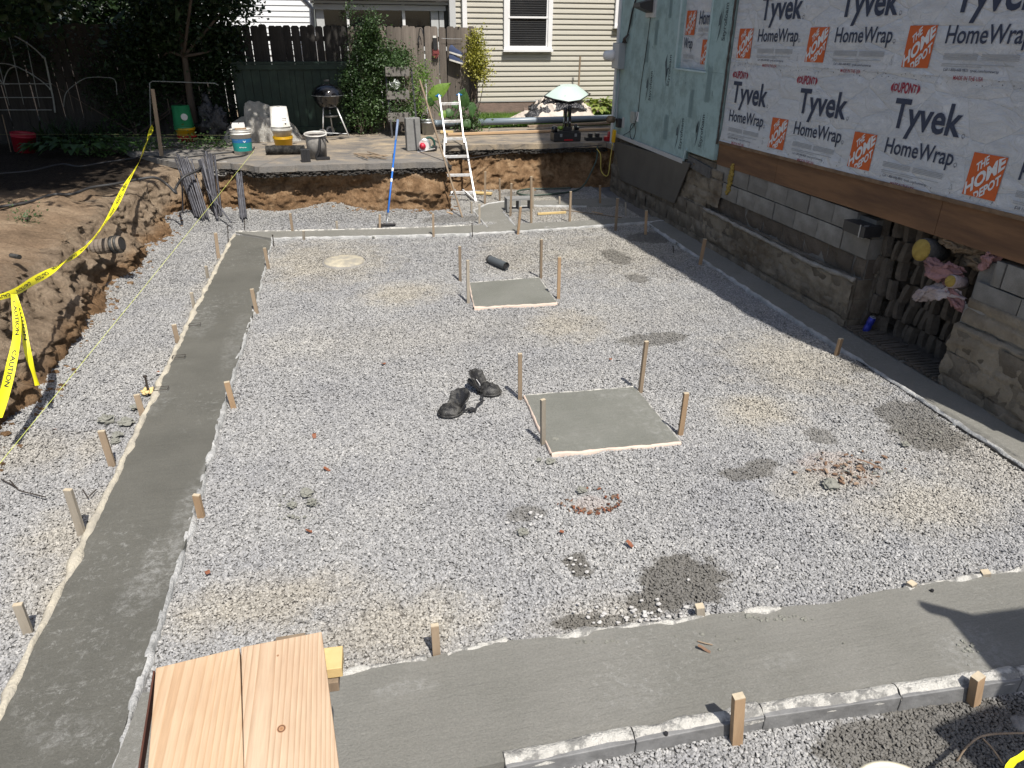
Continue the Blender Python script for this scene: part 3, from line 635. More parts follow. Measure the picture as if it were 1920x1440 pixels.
ST=[((404,437),(410,487),.038,.02,m_stake,'stake left of the long left footing, farthest back, in tree shade edge'),
((386,499),(390,523),.03,.02,m_stakeg,'low grey stake outside the left footing, second from the back'),
((359,549),(364,578),.03,.02,m_stakeg,'short stake outside the left footing, third from the back'),
((326,609),(333,641),.04,.02,m_stake,'stub of a stake beside a pale foam dab outside the left footing'),
((256,740),(267,777),.042,.02,m_stake,'stake just in front of the dark pin, outside the left footing'),
((190,808),(211,874),.042,.022,m_stake,'weathered stake next to the mortar clods, outside the left footing'),
((127,918),(155,1005),.044,.022,m_stakeg,'tallest stake outside the left footing, leaning left'),
((33,1133),(54,1188),.04,.022,m_stakeg,'stake nearest the lower left corner of the photo'),
((496,465),(504,505),.034,.02,m_stake,'stake inside the left footing, nearest the back corner'),
((472,542),(482,588),.036,.02,m_stake,'stake inside the left footing, second from the back corner'),
((425,716),(438,765),.04,.022,m_stakel,'reddish stake inside the left footing, level with the knee pads'),
((368,928),(378,971),.042,.022,m_stakel,'brown stake inside the left footing, nearest the planks'),
((815,1172),(819,1232),.036,.02,m_stake,'upright stake by the front footing, just right of the planks'),
((1312,1136),(1313,1160),.04,.035,m_stakeg,'short square stub at the rim of the big wet patch'),
((1710,1093),(1706,1107),.04,.035,m_stakeg,'tiny square stub on the right by the front footing'),
((1848,1072),(1846,1086),.04,.035,m_stakeg,'tiny square stub close to the right photo edge'),
((1385,1305),(1380,1392),.046,.03,m_stakel,'thick brown stake against the nearest form board'),
((1834,1268),(1828,1302),.05,.035,m_stakel,'chunky short stake at the right end of the nearest form board'),
((975,663),(975,749),.032,.022,m_stake,'stake at the far left corner of the larger pad'),
((1018,749),(1018,833),.034,.022,m_stakeg,'pale stake at the near left corner of the larger pad'),
((1212,640),(1200,738),.034,.022,m_stake,'tallest stake, at the far right corner of the larger pad'),
((1287,737),(1275,819),.036,.022,m_stakel,'orange tinted stake at the near right corner of the larger pad'),
((862,462),(863,528),.03,.02,m_stake,'stake at the far left corner of the smaller pad'),
((877,488),(878,569),.03,.02,m_stakeg,'stake at the near left corner of the smaller pad'),
((1015,449),(1014,522),.03,.02,m_stake,'stake at the far right corner of the smaller pad'),
((1049,482),(1047,561),.034,.02,m_stakel,'orange stake at the near right corner of the smaller pad'),
((1322,448),(1312,498),.04,.02,m_stakel,'stake in house shade against the right footing'),
((1577,635),(1567,669),.045,.022,m_stakel,'short stake at the shade edge of the right footing'),
((544,400),(549,436),.034,.018,m_stake,'faded stake behind the rear footing, left of the others'),
((569,433),(570,451),.03,.018,m_stakeg,'short stub set in the rear footing near its left end'),
((631,415),(632,432),.03,.018,m_stakeg,'low stub behind the rear footing, left of the blue pole'),
((712,402),(712,431),.03,.018,m_stake,'faded stake just left of the blue pole foot'),
((812,401),(813,444),.03,.018,m_stake,'stake at the rear footing between blue pole and ladder'),
((976,388),(971,441),.034,.018,m_stakel,'orange stake in front of the concrete block'),
((899,383),(899,422),.03,.018,m_stakeg,'grey stake at the fork, below the ladder'),
((884,379),(884,401),.026,.018,m_stakeg,'short grey stake between ladder and fork'),
((959,344),(957,407),.032,.018,m_stake,'tall stake touching the left end of the concrete block'),
((996,331),(996,421),.034,.018,m_stake,'tallest back stake, at the right end of the concrete block'),
((1000,352),(999,392),.026,.018,m_stakeg,'grey stake hidden behind the tallest back stake'),
((937,335),(937,376),.026,.018,m_stake,'thin stake behind the fork, right of the scrap board'),
((910,322),(909,381),.032,.018,m_stake,'tall stake beside the ladder foot'),
((1049,369),(1049,384),.03,.018,m_stakeg,'low stub on the back strip by the hose'),
((1070,359),(1068,418),.034,.018,m_stake,'tall stake in front of the pale scrap lumber'),
((1125,348),(1125,383),.032,.018,m_stakel,'stake in the far shaded corner by the hose'),
((1158,372),(1154,432),.036,.018,m_stake,'sunlit stake where the house shadow begins'),
((1173,380),(1173,405),.026,.018,m_stakeg,'thin grey stake in the shaded back corner'),
((1212,395),(1210,440),.034,.018,m_stakel,'stake at the back end of the right footing')]
for s in ST: stake(*s)
for t_,b_,l in [((511,441),(514,463),'thin steel pin at the inner back corner of the left footing'),((885,419),(886,444),'thin steel pin on the rear footing under the ladder'),((1262,462),(1263,474),'thin steel pin on the shaded right footing'),((427,424),(428,460),'thin steel pin at the back of the left footing'),((458,412),(459,436),'thin steel pin behind the back left corner')]:
    stake(t_,b_,.012,.012,m_steel,l)
r=stake((272,706),(279,738),.018,.018,m_steel,'dark steel pin with a yellow foam collar outside the left footing'); 
c=at(278,738); g=G()
for k in range(9): a=k*.7; g.lump((c.x+.03*math.cos(a),c.y+.035*math.sin(a),.018+.01*(k%2)),(.02,.018,.013),.4,3,k,8,6)
fo=part('foam_collar',g,m_lumy,r,sm=True)
# ================================================= the house on the right
XW=4.60
_tc={}
FONT=None
def text_mesh(s,size,bold=0.0,shear=0.0,res=3):
    k=(s,round(size,4),round(bold,4),shear)
    if k in _tc: return _tc[k]
    cu=bpy.data.curves.new('lettering','FONT'); cu.body=s; cu.size=size; cu.offset=bold; cu.shear=shear; cu.resolution_u=res
    o=bpy.data.objects.new('lettering',cu); COL.objects.link(o); dg=bpy.context.evaluated_depsgraph_get(); dg.update()
    me=bpy.data.meshes.new_from_object(o.evaluated_get(dg)); v=[(p.co.x,p.co.y) for p in me.vertices]; f=[tuple(p.vertices) for p in me.polygons]
    bpy.data.objects.remove(o); bpy.data.meshes.remove(me); _tc[k]=(v,f); return v,f
def put_text(g,s,w,h,fmap,bold=0.0,shear=0.0,env=None):
    """text scaled so its ink box is w x h (h may be None: keep the shape), mapped through fmap(u,v)"""
    v,f=text_mesh(s,1.0,bold,shear); xs=[p[0] for p in v];ys=[p[1] for p in v]; x0,x1,y0,y1=min(xs),max(xs),min(ys),max(ys)
    kx=w/(x1-x0); ky=h/(y1-y0) if h else kx
    P=[]
    for x,y in v:
        u=(x-x0)*kx; q=(y-y0)*ky
        if env: q=h/2+(q-h/2)*env(u/w)
        P.append(fmap(u,q))
    g.add(P,f)
def onwall(Y,z,X=XW,tilt=-.022,out=.006): return lambda u,v:(X-out,Y-u,z+v+u*.022+(0 if True else 0))
HX=XW
hs=root('house','house stripped to blue foam and printed house wrap over a block foundation','house',(4.6,7.3,0))
Y0,Y1=2.65,12.03
# sheathed body with a gable over the pit side
body=G()
prof=[(Y0,1.36),(Y1,.74),(Y1,5.7),(7.2,9.7),(Y0,5.7)]
body.prism([(8.43,1.36),(8.43,.98),(Y1,.98),(Y1,5.7),(7.2,9.7),(Y0,5.7),(Y0,1.36)],XW+.03,12.5,lambda a,b,c:(c,a,b))
part('wall',body,m_wrapback,hs)
# wrap sheet: gentle belly and flared hem
def wrx(Y,z): return XW-.007*nz(Y*1.1,z*1.4,3,2)-.002*nz(Y*3,z*3,5,2)-.004-.010*(.5+.5*math.sin(Y*2.1))*math.exp(-(z-1.36)*3)-.020*math.exp(-max(0,z-1.34)*14)
rows=[]
for i in range(60):
    z=None; row=[]
    for j in range(120):
        Y=8.40-(8.40-2.64)*j/119; zb=1.33+(8.40-Y)*.024; z=zb+(5.6-zb)*(i/59)**1.7
        row.append((wrx(Y,z),Y,z))
    rows.append(row)
wrap=part('house_wrap',G().loft(rows),m_wrap,hs,sm=True)
rows=[]
for zz in (0,1):
    row=[]
    for j in range(90):
        Y=8.40-(8.40-2.64)*j/89; zc=2.24+(8.4-Y)*.012+.006*nz(Y*3,0,1); row.append((wrx(Y,zc)-.004 if zz==0 else wrx(Y,zc)-.001,Y,zc-.01+zz*.06))
    rows.append(row)
part('overlap_seam',G().loft(rows),m_wrap,wrap,sm=True)
PO=.011
def wf(Y,z,sl=.018):
    def f(u,v):
        yy=Y-u; zz=z+v+u*sl; return (wrx(yy,zz)-PO+.006,yy,zz)
    return f
def rot45(Y,z,w,ang=R(40)):
    def f(u,v): 
        a=u*math.cos(ang)-v*math.sin(ang); b=u*math.sin(ang)+v*math.cos(ang); return wf(Y-0,z)(a,b)
    return f
def logo(Y,z,s=.30,clipY=None):
    """orange square, white slanted stencil words; Y,z is its lower left corner"""
    gq=G(); f=wf(Y,z); n=6
    gq.loft([[f(s*i/n,s*1.02*j/n) for i in range(n+1)] for j in range(n+1)])
    lg=part('orange_square',gq,m_org,wrap)
    gt=G(); a=R(41)
    def line(t,cx,cy,w,h,bold):
        def m(u,v):
            u-=w/2; x=cx+u*math.cos(a)-(v-h/2)*math.sin(a)*.35; y=cy+u*math.sin(a)+(v-h/2)*1.0
            x=min(max(x,.003),s-.003); p=f(x,min(max(y,.003),s*1.02-.003)); return (p[0]-.002,p[1],p[2])
        put_text(gt,t,w,h,m,bold)
    line('THE',.105,.238,.120,.060,.03); line('HOME',.150,.158,.375,.100,.04); line('DEPOT',.200,.075,.25,.068,.035)
    part('white_lettering',gt,m_wpr,lg); return lg
def fineprint(g,f,w):
    for k in range(4):
        for c in (0,1):
            u0=c*(w*.5+.008); g.add([f(u0,.0-k*.0115),f(u0+w*.47,.0-k*.0115),f(u0+w*.47,.0065-k*.0115),f(u0,.0065-k*.0115)],[(0,1,2,3)])
    for k,ww in ((0,.95),(1,.55)):
        g.add([f(0,-.068-k*.014),f(w*ww,-.068-k*.014),f(w*ww,-.0625-k*.014),f(0,-.0625-k*.014)],[(0,1,2,3)])
def unit(Y,zT,zH,dup=True,full=True):
    """Y: left edge of the words; zT,zH: baselines of the two word lines"""
    g=G(); f=wf(Y,zT)
    v,fc=text_mesh('Tyvek',1,.022); ys=[p[1] for p in v]; 
    put_text(g,'Tyvek',.76,.305,wf(Y,zT-.075),.022,.0)
    put_text(g,'HomeWrap',.765,.165,wf(Y,zH-.04),.012)
    gr=G(); put_text(gr,'R',.013,.016,wf(Y-.79,zT+.005)); put_text(gr,'R',.013,.016,wf(Y-.79,zH+.005))
    for zc in (zT+.013,zH+.013):
        ring=G(); c=(.796,0)
        for k in range(14):
            a0=k/14*6.283;a1=(k+1)/14*6.283; F=wf(Y,zc)
            gr.add([F(.796+.016*math.cos(a0),.016*math.sin(a0)),F(.796+.016*math.cos(a1),.016*math.sin(a1)),F(.796+.013*math.cos(a1),.013*math.sin(a1)),F(.796+.013*math.cos(a0),.013*math.sin(a0))],[(0,1,2,3)])
    put_text(g,'Call 1-800-448-9835  tyvek.com/homewrap',.52,.026,wf(Y-.05,zH-.195))
    part('navy_lettering',g,m_navy,wrap); part('registered_mark',gr,m_navy,wrap)
    g2=G(); fineprint(g2,wf(Y-.02,zH-.075),.70); 
    put_text(g2,'USA',.035,.014,wf(Y-.80,zH-.10)); 
    F=wf(Y,zH-.17)
    for a,b in (((.80,0),(.815,.045)),((.815,.045),(.83,0)),((.83,0),(.80,0))):
        g2.add([F(*a),F(*b),F(b[0]+.004,b[1]+.004),F(a[0]+.004,a[1]+.004)],[(0,1,2,3)])
    part('small_print',g2,m_grayp,wrap)
    g3=G(); put_text(g3,'MADE IN THE USA',.28,.030,wf(Y-.17,zH-.245),.006); part('red_lettering',g3,m_redp,wrap)
def dupont(Y,z,w=.34,h=.11):
    g=G(); env=lambda t:1-.42*(2*t-1)**2
    put_text(g,'DUPONT',w*.78,h*.80,wf(Y+w*.39,z-h*.40),.03,0,env)
    F=wf(Y,z)
    for sg in (-1,1):
        P=[];n=10
        for k in range(n+1):
            t=-1+2*k/n; P.append((sg*(w*.5*math.sqrt(max(0,1-(t*.62)**2))-.0),t*h*.36))
        Q=[(sg*w*.415,t) for _,t in P]
        for k in range(n): g.add([F(*P[k]),F(*P[k+1]),F(*Q[k+1]),F(*Q[k])],[(0,1,2,3)])
    part('red_oval_mark',g,m_redp,wrap)
for k in range(5):
    Yl=8.26-1.37*k; Yu=7.87-1.365*k; dz=.024*k
    if Yl>3.3: unit(Yl,1.80+dz,1.59+dz); dupont(Yl-.07 if k else Yl-.12,2.10+dz*1.2); 
    if Yl-.95>3.2: logo(Yl-.94,1.425+dz*1.1)
    unit(Yu,2.665+dz*.9,2.455+dz*.9)
    logo(Yu+.415,2.275+dz*.8)
    if Yl-0.6>3.3: dupont(Yu-.07,2.985+dz)
    unit(8.26-1.37*k,3.52+dz,3.31+dz) if k<4 else None
# staple rows and pen marks along the seam, small mesh
g=G()
for k in range(120):
    Y=8.36-k*.047+rnd.uniform(-.01,.01); z=2.205+(8.4-Y)*.012+rnd.uniform(-.03,.03); F=wf(Y,z,0); a=rnd.uniform(-.8,.9); l=rnd.uniform(.006,.016)
    g.add([F(0,0),F(l*math.cos(a),l*math.sin(a)),F(l*math.cos(a)+.003,l*math.sin(a)+.004),F(.003,.004)],[(0,1,2,3)])
for k in range(30):
    Y=8.3-k*.2; z=1.365+(8.4-Y)*.024; F=wf(Y,z,0); g.add([F(0,0),F(.004,0),F(.007,.016),F(.003,.016)],[(0,1,2,3)])
st_=part('staple_marks',g,m_tink,wrap); st_['kind']='stuff'
# plywood rim beneath the wrap: two lengths of board and a thin ledger under the hem
for a,b in ((8.42,7.1),(7.095,4.75),(4.745,2.66)):
    z0=lambda Y:1.055+(8.4-Y)*.016
    g=G().add([(XW-.005,a,z0(a)),(XW-.005,b,z0(b)),(XW-.005,b,1.385+(8.4-b)*.02),(XW-.005,a,1.385),(XW+.05,a,z0(a)),(XW+.05,b,z0(b)),(XW+.05,b,1.385+(8.4-b)*.02),(XW+.05,a,1.385)],[(0,3,2,1),(4,5,6,7),(0,1,5,4),(1,2,6,5),(2,3,7,6),(3,0,4,7)])
    part('rim_board',g,m_rim,hs)
part('ledger_strip',G().bar((XW-.012,8.40,1.325),(XW-.012,2.66,1.455),.035,.03),M('split plywood edge',(.26,.17,.10),(.12,.075,.045),8,.9,.006,60,world=True),hs)
# foam boards
fy=[12.04,11.42,10.80,10.18,9.58,9.24,8.44]
WY0,WY1,WZ0=9.80,8.94,2.10        # window opening covered with wrap
for i in range(6):
    a,b=fy[i],fy[i+1]; z0=.985 if i<5 else 1.10
    if i==4: a,b=9.58,9.24
    g=G(); x0,x1=XW-.05,XW+.028
    def fp(ya,yb,za,zb): g.prism([(ya,za),(yb,za),(yb,zb),(ya,zb)],x0,x1,lambda p,q,c:(c,p,q))
    ya,yb=a-.002,b+.002
    if yb<WY0 and ya>WY1:
        lo,hi=max(yb,WY1),min(ya,WY0)
        fp(ya,yb,z0,WZ0-.002); part('foam_panel',g,m_foam,hs); g=G()
        if ya>WY0: fp(ya,WY0,WZ0,3.3)
        if yb<WY1: fp(WY1,yb,WZ0,3.3)
        fp(ya,yb,3.302,5.6) if not (ya>WY0 or yb<WY1) else fp(ya,yb,3.304,5.6)
    else: fp(ya,yb,z0,5.6)
    part('foam_panel',g,m_foam,hs)
fi=hs.children[-1]
# wrapped window hole: sheet set back, its own printing, foam reveal
g=G(); g.loft([[(XW+.012-.01*abs(nz(Y*4,z*3,1)),Y,z) for Y in np.linspace(WY0,WY1,14)] for z in np.linspace(WZ0,3.3,16)])
ww=part('window_wrap',g,m_wrap,hs,sm=True)
def ffl(Y,z,out=.004,X=XW): return lambda u,v:(X-out,Y-u,z+v)
def cliptext(g,s,w,h,Y,z,bold):
    put_text(g,s,w,h,lambda u,v:(XW+.0,min(WY0-.03,max(WY1+.02,Y-u)),z+v),bold)
g=G(); cliptext(g,'Home',.36,.16,9.36,2.62,.012); put_text(g,'Wrap',.26,.17,lambda u,v:(XW-.0,9.74-u,2.30+v),.012); part('navy_lettering',g,m_navy,ww)
for (Y,z) in ((9.73,2.50),(9.20,2.17)):
    s=.27; f=lambda u,v,Y=Y,z=z:(XW-.001,Y-u,z+v); gq=G().add([f(0,0),f(s,0),f(s,s*1.05),f(0,s*1.05)],[(0,1,2,3)]); lg=part('orange_square',gq,m_org,ww)
    gt=G(); a=R(41)
    for t,cx,cy,w,h in (('THE',.106,.215,.10,.05),('HOME',.135,.142,.31,.083),('DEPOT',.176,.07,.21,.056)):
        put_text(gt,t,w,h,lambda u,v,cx=cx,cy=cy,w=w,h=h,f=f:(lambda x,y:(XW-.003,f(x,y)[1],f(x,y)[2]))(min(max(cx+(u-w/2)*math.cos(a)-(v-h/2)*math.sin(a)*.35,.003),s-.003),min(max(cy+(u-w/2)*math.sin(a)+(v-h/2),.003),s*1.04)),.03)
    part('white_lettering',gt,m_wpr,lg)
g=G(); fineprint(g,lambda u,v:(XW-.001,9.36-u,2.58+v),.3); fineprint(g,lambda u,v:(XW-.001,9.72-u,2.26+v),.3); part('small_print',g,m_grayp,ww)
for a,b in (((WY0+.012,WZ0-.02),(WY0+.012,3.3)),((WY1-.012,WZ0+.02),(WY1-.012,3.3)),((WY0+.03,WZ0-.012),(WY1-.03,WZ0-.012))):
    part('foam_reveal',G().bar((XW-.058,*a),(XW-.058,*b),.022,.02),m_foamedge,hs)
# foam print: sideways words, arrow marks, grey text blocks
g=G();gl=G()
def side(s,Y,z,w,h,gg,bold=.02):
    put_text(gg,s,w,h,lambda u,v:(XW-.053,Y-0+ (h-v) -h,z+u) if False else (XW-.053,Y+v,z+u),bold)
def arrow(Y,z,h,up=True):
    f=lambda u,v:(XW-.053,Y-u,z+v)
    if up: g.add([f(0,0),f(.05,h*.25),f(.10,h)],[(0,1,2)]); g.add([f(.0,h*.42),f(.045,h*.46),f(.05,h*.80),f(.0,h*.62)],[(0,1,2,3)])
    else: g.add([f(.10,0),f(.0,h*.75),f(.05,h)],[(0,1,2)]); g.add([f(.06,h*.2),f(.11,h*.4),f(.115,h*.62),f(.07,h*.55)],[(0,1,2,3)])
for (Y,z,s) in ((10.75,1.58,1),(10.15,1.82,-1),(9.56,1.06,1),(8.98,1.17,1),(8.72,2.42,1),(11.2,2.9,1)):
    put_text(g,'Styrofoam',.40,.105,(lambda Y,z:(lambda u,v:(XW-.053,Y-.21+v,z+.03+u)))(Y,z),.015); arrow(Y+.01,z,.44,s>0)
    put_text(gl,'Residential Sheathing  1/2 in  R-3.0',.44,.030,(lambda Y,z:(lambda u,v:(XW-.053,Y-.27+v,z+.02+u)))(Y,z),.01)
for (Y,z,w,h) in ((10.9,2.12,.13,.3),(10.2,2.70,.10,.28),(10.62,2.36,.12,.32),(10.0,1.15,.15,.34),(9.28,1.52,.12,.36),(8.86,1.75,.13,.42),(11.6,2.6,.1,.25),(9.0,1.3,.05,.2)):
    for k in range(6):
        u=w*k/6; gl.add([(XW-.053,Y-u,z),(XW-.053,Y-u-w/10,z),(XW-.053,Y-u-w/10,z+h*rnd.uniform(.85,1)),(XW-.053,Y-u,z+h)],[(0,1,2,3)])
for k in range(46):  # nail heads and scuffs
    Y=rnd.uniform(8.5,11.9); z=rnd.uniform(1.15,2.9)
    if WY1-.05<Y<WY0+.05 and z>WZ0-.05: continue
    w=rnd.choice((.004,.006,.008)); h=rnd.choice((.005,.01,.03,.06)); g.add([(XW-.053,Y,z),(XW-.053,Y-w,z),(XW-.053,Y-w,z+h),(XW-.053,Y,z+h)],[(0,1,2,3)])
a_=part('black_lettering',g,m_ink,hs); a_['kind']='stuff'; a_=part('faint_lettering',gl,m_inkl,hs); a_['kind']='stuff'
# corner trim, bottom flashing, ragged grey batt under the last board
part('corner_trim',G().bar((XW-.045,12.06,.80),(XW-.045,12.06,5.6),.09,.05,side=(0,1,0)),M('white corner trim',(.66,.68,.70),(.58,.60,.62),3,.5,world=True),hs)
part('sill_flashing',G().bar((XW-.065,12.0,.965),(XW-.065,9.24,.955),.02,.055),m_gfr,hs)
g=G(); g.bar((XW-.01,9.16,.98),(XW-.01,8.50,.93),.06,.13); bt=part('sill_batt',g,M('grey ragged sill batt',(.16,.15,.14),(.09,.085,.08),12,.95,.02,40,world=True),hs)
part('foam_edge_strip',G().bar((XW-.062,9.26,.90),(XW-.062,9.20,1.12),.025,.02),m_foamedge,hs)
part('wrap_edge_tear',G().tube([(XW-.03,8.435+.012*nz(0,z*9,2),z) for z in np.linspace(1.3,3.2,50)],[.014+.008*nz(z*14,1,1) for z in np.linspace(1.3,3.2,50)],6),M('dark torn edge',(.10,.09,.08),(.05,.045,.04),20,.95,world=True),hs)
# electric meter, vent, boxes, wires
def boxp(name,Yc,zc,w,h,d,m,par,b=.008):
    return part(name,G().box((XW-.05-d/2,Yc,zc),(d,w,h)),m,par,b=b)
mt=boxp('meter_box',11.86,2.17,.30,.38,.11,m_grey,hs); part('meter_dial',G().lathe([(.085,0),(.085,.05),(.075,.07),(.07,.14),(.05,.16),(0,.165)],(XW-.16,11.96,2.17),20,Matrix.Rotation(-math.pi/2,3,'Y')),m_white,mt,sm=True)
part('meter_cover_edge',G().box((XW-.163,11.86,2.17),(.006,.27,.35)),m_gfr,mt)
part('conduit',G().tube([(XW-.09,11.82,1.98),(XW-.09,11.82,1.20),(XW-.08,11.78,1.15)],.014,8),m_grey,hs,sm=True)
part('service_cable',G().tube(catmull([(XW-.065,11.30,3.1),(XW-.07,11.5,2.8),(XW-.07,11.62,2.5),(XW-.08,11.72,2.42),(XW-.08,11.8,2.36)]),.013,6),m_black,hs,sm=True)
g=G()
for k in range(7): a=k*.9; g.tube(catmull([(XW-.09-.02*math.cos(a),11.66+.04*math.sin(a),2.36),(XW-.12,11.62+.05*math.cos(a),2.42),(XW-.07,11.60+.03*math.sin(a*2),2.48)],4),.007,5)
part('cable_splice',g,m_steel,hs,sm=True)
vt=part('vent_base',G().box((XW-.06,10.80,2.86),(.025,.34,.30)),m_gfr,hs,b=.004)
part('vent_hood',G().prism([(0,0),(-.20,-.05),(-.20,-.10),(0,-.17)],-.12,.12,lambda a,b,c:(XW-.075+a,10.83+c,2.94+b)),M('dark brown vent hood',(.045,.04,.04),(.03,.028,.028),5,.5),vt)
part('thin_wire',G().tube(catmull([(XW-.06,10.80,2.75),(XW-.06,10.86,2.3),(XW-.06,10.95,1.8),(XW-.06,11.0,1.35),(XW-.07,11.2,1.12),(XW-.07,11.5,1.0)]),.005,5),m_black,hs)
ob=boxp('outlet_box',11.12,1.32,.13,.17,.05,M('grey outlet box',(.36,.38,.35),(.30,.32,.30),6,.5),hs); part('outlet_plate',G().box((XW-.054,11.0,1.34),(.008,.08,.14)),m_white,hs)
g=G(); g.tube([(XW-.09,11.06+.11*math.sin(a),1.12+.12*math.cos(a)) for a in np.linspace(0,9.5,40)],.006,5); part('wire_loop',g,m_black,hs)
lb=boxp('spotlight_box',11.70,1.17,.12,.14,.07,m_black,hs); part('spotlight_head',G().lathe([(.0,0),(.05,.01),(.06,.10),(.055,.13)],(XW-.11,11.86,1.20),14,Matrix.Rotation(R(-80),3,'Y')@Matrix.Rotation(.4,3,'X')),m_tanb,hs,sm=True)
part('spotlight_plate',G().box((XW-.054,11.58,1.19),(.008,.10,.16)),m_gfr,hs)

# ---- block foundation: every block a part
def in_opening(Y,r):
    left=5.68 if r==0 else 5.45; right=4.12 if r==0 else 4.28
    return right<Y<left
blkm={}
def blockmesh(L,kind,v):
    k=(round(L,2),kind,v)
    if k in blkm: return blkm[k]
    q=random.Random(hash((v,kind))%999); a=L/2-.005; h=.192/2-.004 if kind!='p' else .192/2-.001; g=G(); ny,nzz=4,2; am={'g':.0022,'p':.012,'d':.014}[kind]
    rows=[]
    F=lambda i,j:(-.1-am*1.0-(q.uniform(-am,am)*.9)+(.006 if i in(0,ny) or j in (0,nzz) else 0), -a+2*a*i/ny+(q.uniform(-am,am)*.4), -h+2*h*j/nzz+(q.uniform(-am,am)*.4))
    g.loft([[F(i,j) for j in range(nzz+1)] for i in range(ny+1)])
    g.box((0.004,0,0),(.188,2*a,2*h)); me=mesh_of(g,'block',{'g':m_block,'p':m_blockb,'d':m_blockd}[kind],False); blkm[k]=me; return me
nb=0
H_=.195
for r in range(6):
    zc=1.068-H_/2-H_*r; y=Y1-(.2 if r%2 else 0); segs=[]
    if r%2: segs.append((Y1,Y1-.2))
    while y>Y0+.02:
        b=max(Y0,y-.4); segs.append((y,b)); y=b
    for a,b in segs:
        mid=(a+b)/2
        L0,R0=(5.68,4.12) if r==0 else (5.45,4.28)
        if mid<8.5 or True:
            if b<L0 and a>R0:      # trim to the opening
                if a>L0+.08: b=L0
                elif b<R0-.08: a=R0
                else: continue
        if a-b<.06: continue
        far=mid>8.3
        kind='g' if (r<2 and not far) or (mid<4.3 and r<3) else ('d' if r==2 and not far else 'p')
        x=XW+.1+(.035 if kind=='d' else 0)-(.03 if (kind=='p' and r>2) else 0)
        o=bpy.data.objects.new('block',blockmesh(a-b,kind,rnd.randrange(4))); COL.objects.link(o); o.parent=hs
        zz=zc+(8.4-mid)*.006
        o.location=Vector((x+rnd.uniform(-.003,.003),(a+b)/2,zz))-off(hs); o.rotation_euler=(rnd.uniform(-.004,.004),0,rnd.uniform(-.006,.006)); nb+=1
for a,b in ((Y1-.01,5.46),(4.27,Y0)):
    part('mortar_core',G().box((XW+.115,(a+b)/2,.46),(.16,a-b,1.19)),m_mortar,hs)
# parged skin with cracks over the lowest courses, and the ledge
def skin(ya,yb,z0,z1,x,m,amp,par,name='parging'):
    ny=int((ya-yb)/.025)+1; nzn=max(3,int((z1-z0)/.02)); rows=[]
    for j in range(nzn+1):
        row=[]
        for i in range(ny+1):
            Y=ya-(ya-yb)*i/ny; z=z0+(z1-z0)*j/nzn
            crk=-.02*max(0,1-abs(((z-.07+(0.0))%.195)-.0975)/.0975*1.0)**0 if False else 0
            jt=abs((z-.1)%.195-.0975)/.0975; jg=.022*smooth(.80,1.0,jt)+.014*smooth(.93,1.0,abs(((Y+.2*(int((z-.1)//.195)%2))%.4)-.2)/.2)*(1 if nz(Y,z,3)>-.1 else 0)
            zz=z+ (.02*nz(Y*3,3,1) if j in(0,nzn) else 0)
            row.append((x-amp*nz(Y*3.2,z*5,2,4)-.45*amp*nz(Y*12,z*12,4,3)-.5*amp*max(0,nz(Y*5,z*9,7,3)-.1)*3+jg+(.05 if j in (nzn,) else 0),Y,zz))
        rows.append(row)
    return part(name,G().loft(rows),m,par,sm=True)
m_parge2=M('stained parging',(.33,.28,.21),(.205,.17,.125),2.5,.95,.02,26,world=True,dirt=(.115,.085,.055),dsc=1.7,dw=.7)
skin(8.5,5.47,-.02,.47,XW-.045,m_parge2,.022,hs); skin(12.02,8.52,-.02,.60,XW-.025,m_parge2,.02,hs); skin(4.27,Y0,-.02,.56,XW-.04,m_parge2,.024,hs)
skin(4.24,Y0,.58,.78,XW-.012,m_parge2,.012,hs); skin(9.6,8.2,.55,1.0,XW-.02,m_parge2,.02,hs); skin(12.02,9.5,.58,.97,XW-.012,m_parge,.01,hs)
lg=[]; 
g=G(); P=interp([(XW-.055,8.5,.485),(XW-.065,7.4,.475),(XW-.06,6.2,.465),(XW-.05,5.47,.50)],130)
g.tube([(p.x+.008*nz(p.y*5,1,1),p.y,p.z+.01*nz(p.y*4,2,2)) for p in P],[.022+.012*nz(p.y*7,5,3) for p in P],7); part('mortar_ledge',g,M('pale mortar ledge',(.36,.335,.30),(.20,.18,.15),7,.95,.015,40,world=True),hs,sm=True)
cbp=[atX(*q) for q in ((1158,264),(1303,306),(1273,381),(1172,338))]
part('cement_board',G().prism([(p.y,p.z) for p in cbp],XW-.075,XW-.058,lambda a,b,c:(c,a,b)),m_cem,hs,b=.003)
fm=G(); 
for i in range(34):
    t=i/33; p=atX(1376-10*t+3*nz(i*.3,1,1),310+52*t); fm.lump((XW-.012,p.y,p.z),(.018,.020+.018*math.sin(math.pi*t)+.006*(i%3),.020),.5,3,i,8,6)
part('spray_foam_drip',fm,m_foamy,hs,sm=True,label='ochre spray foam drip running down the blocks')
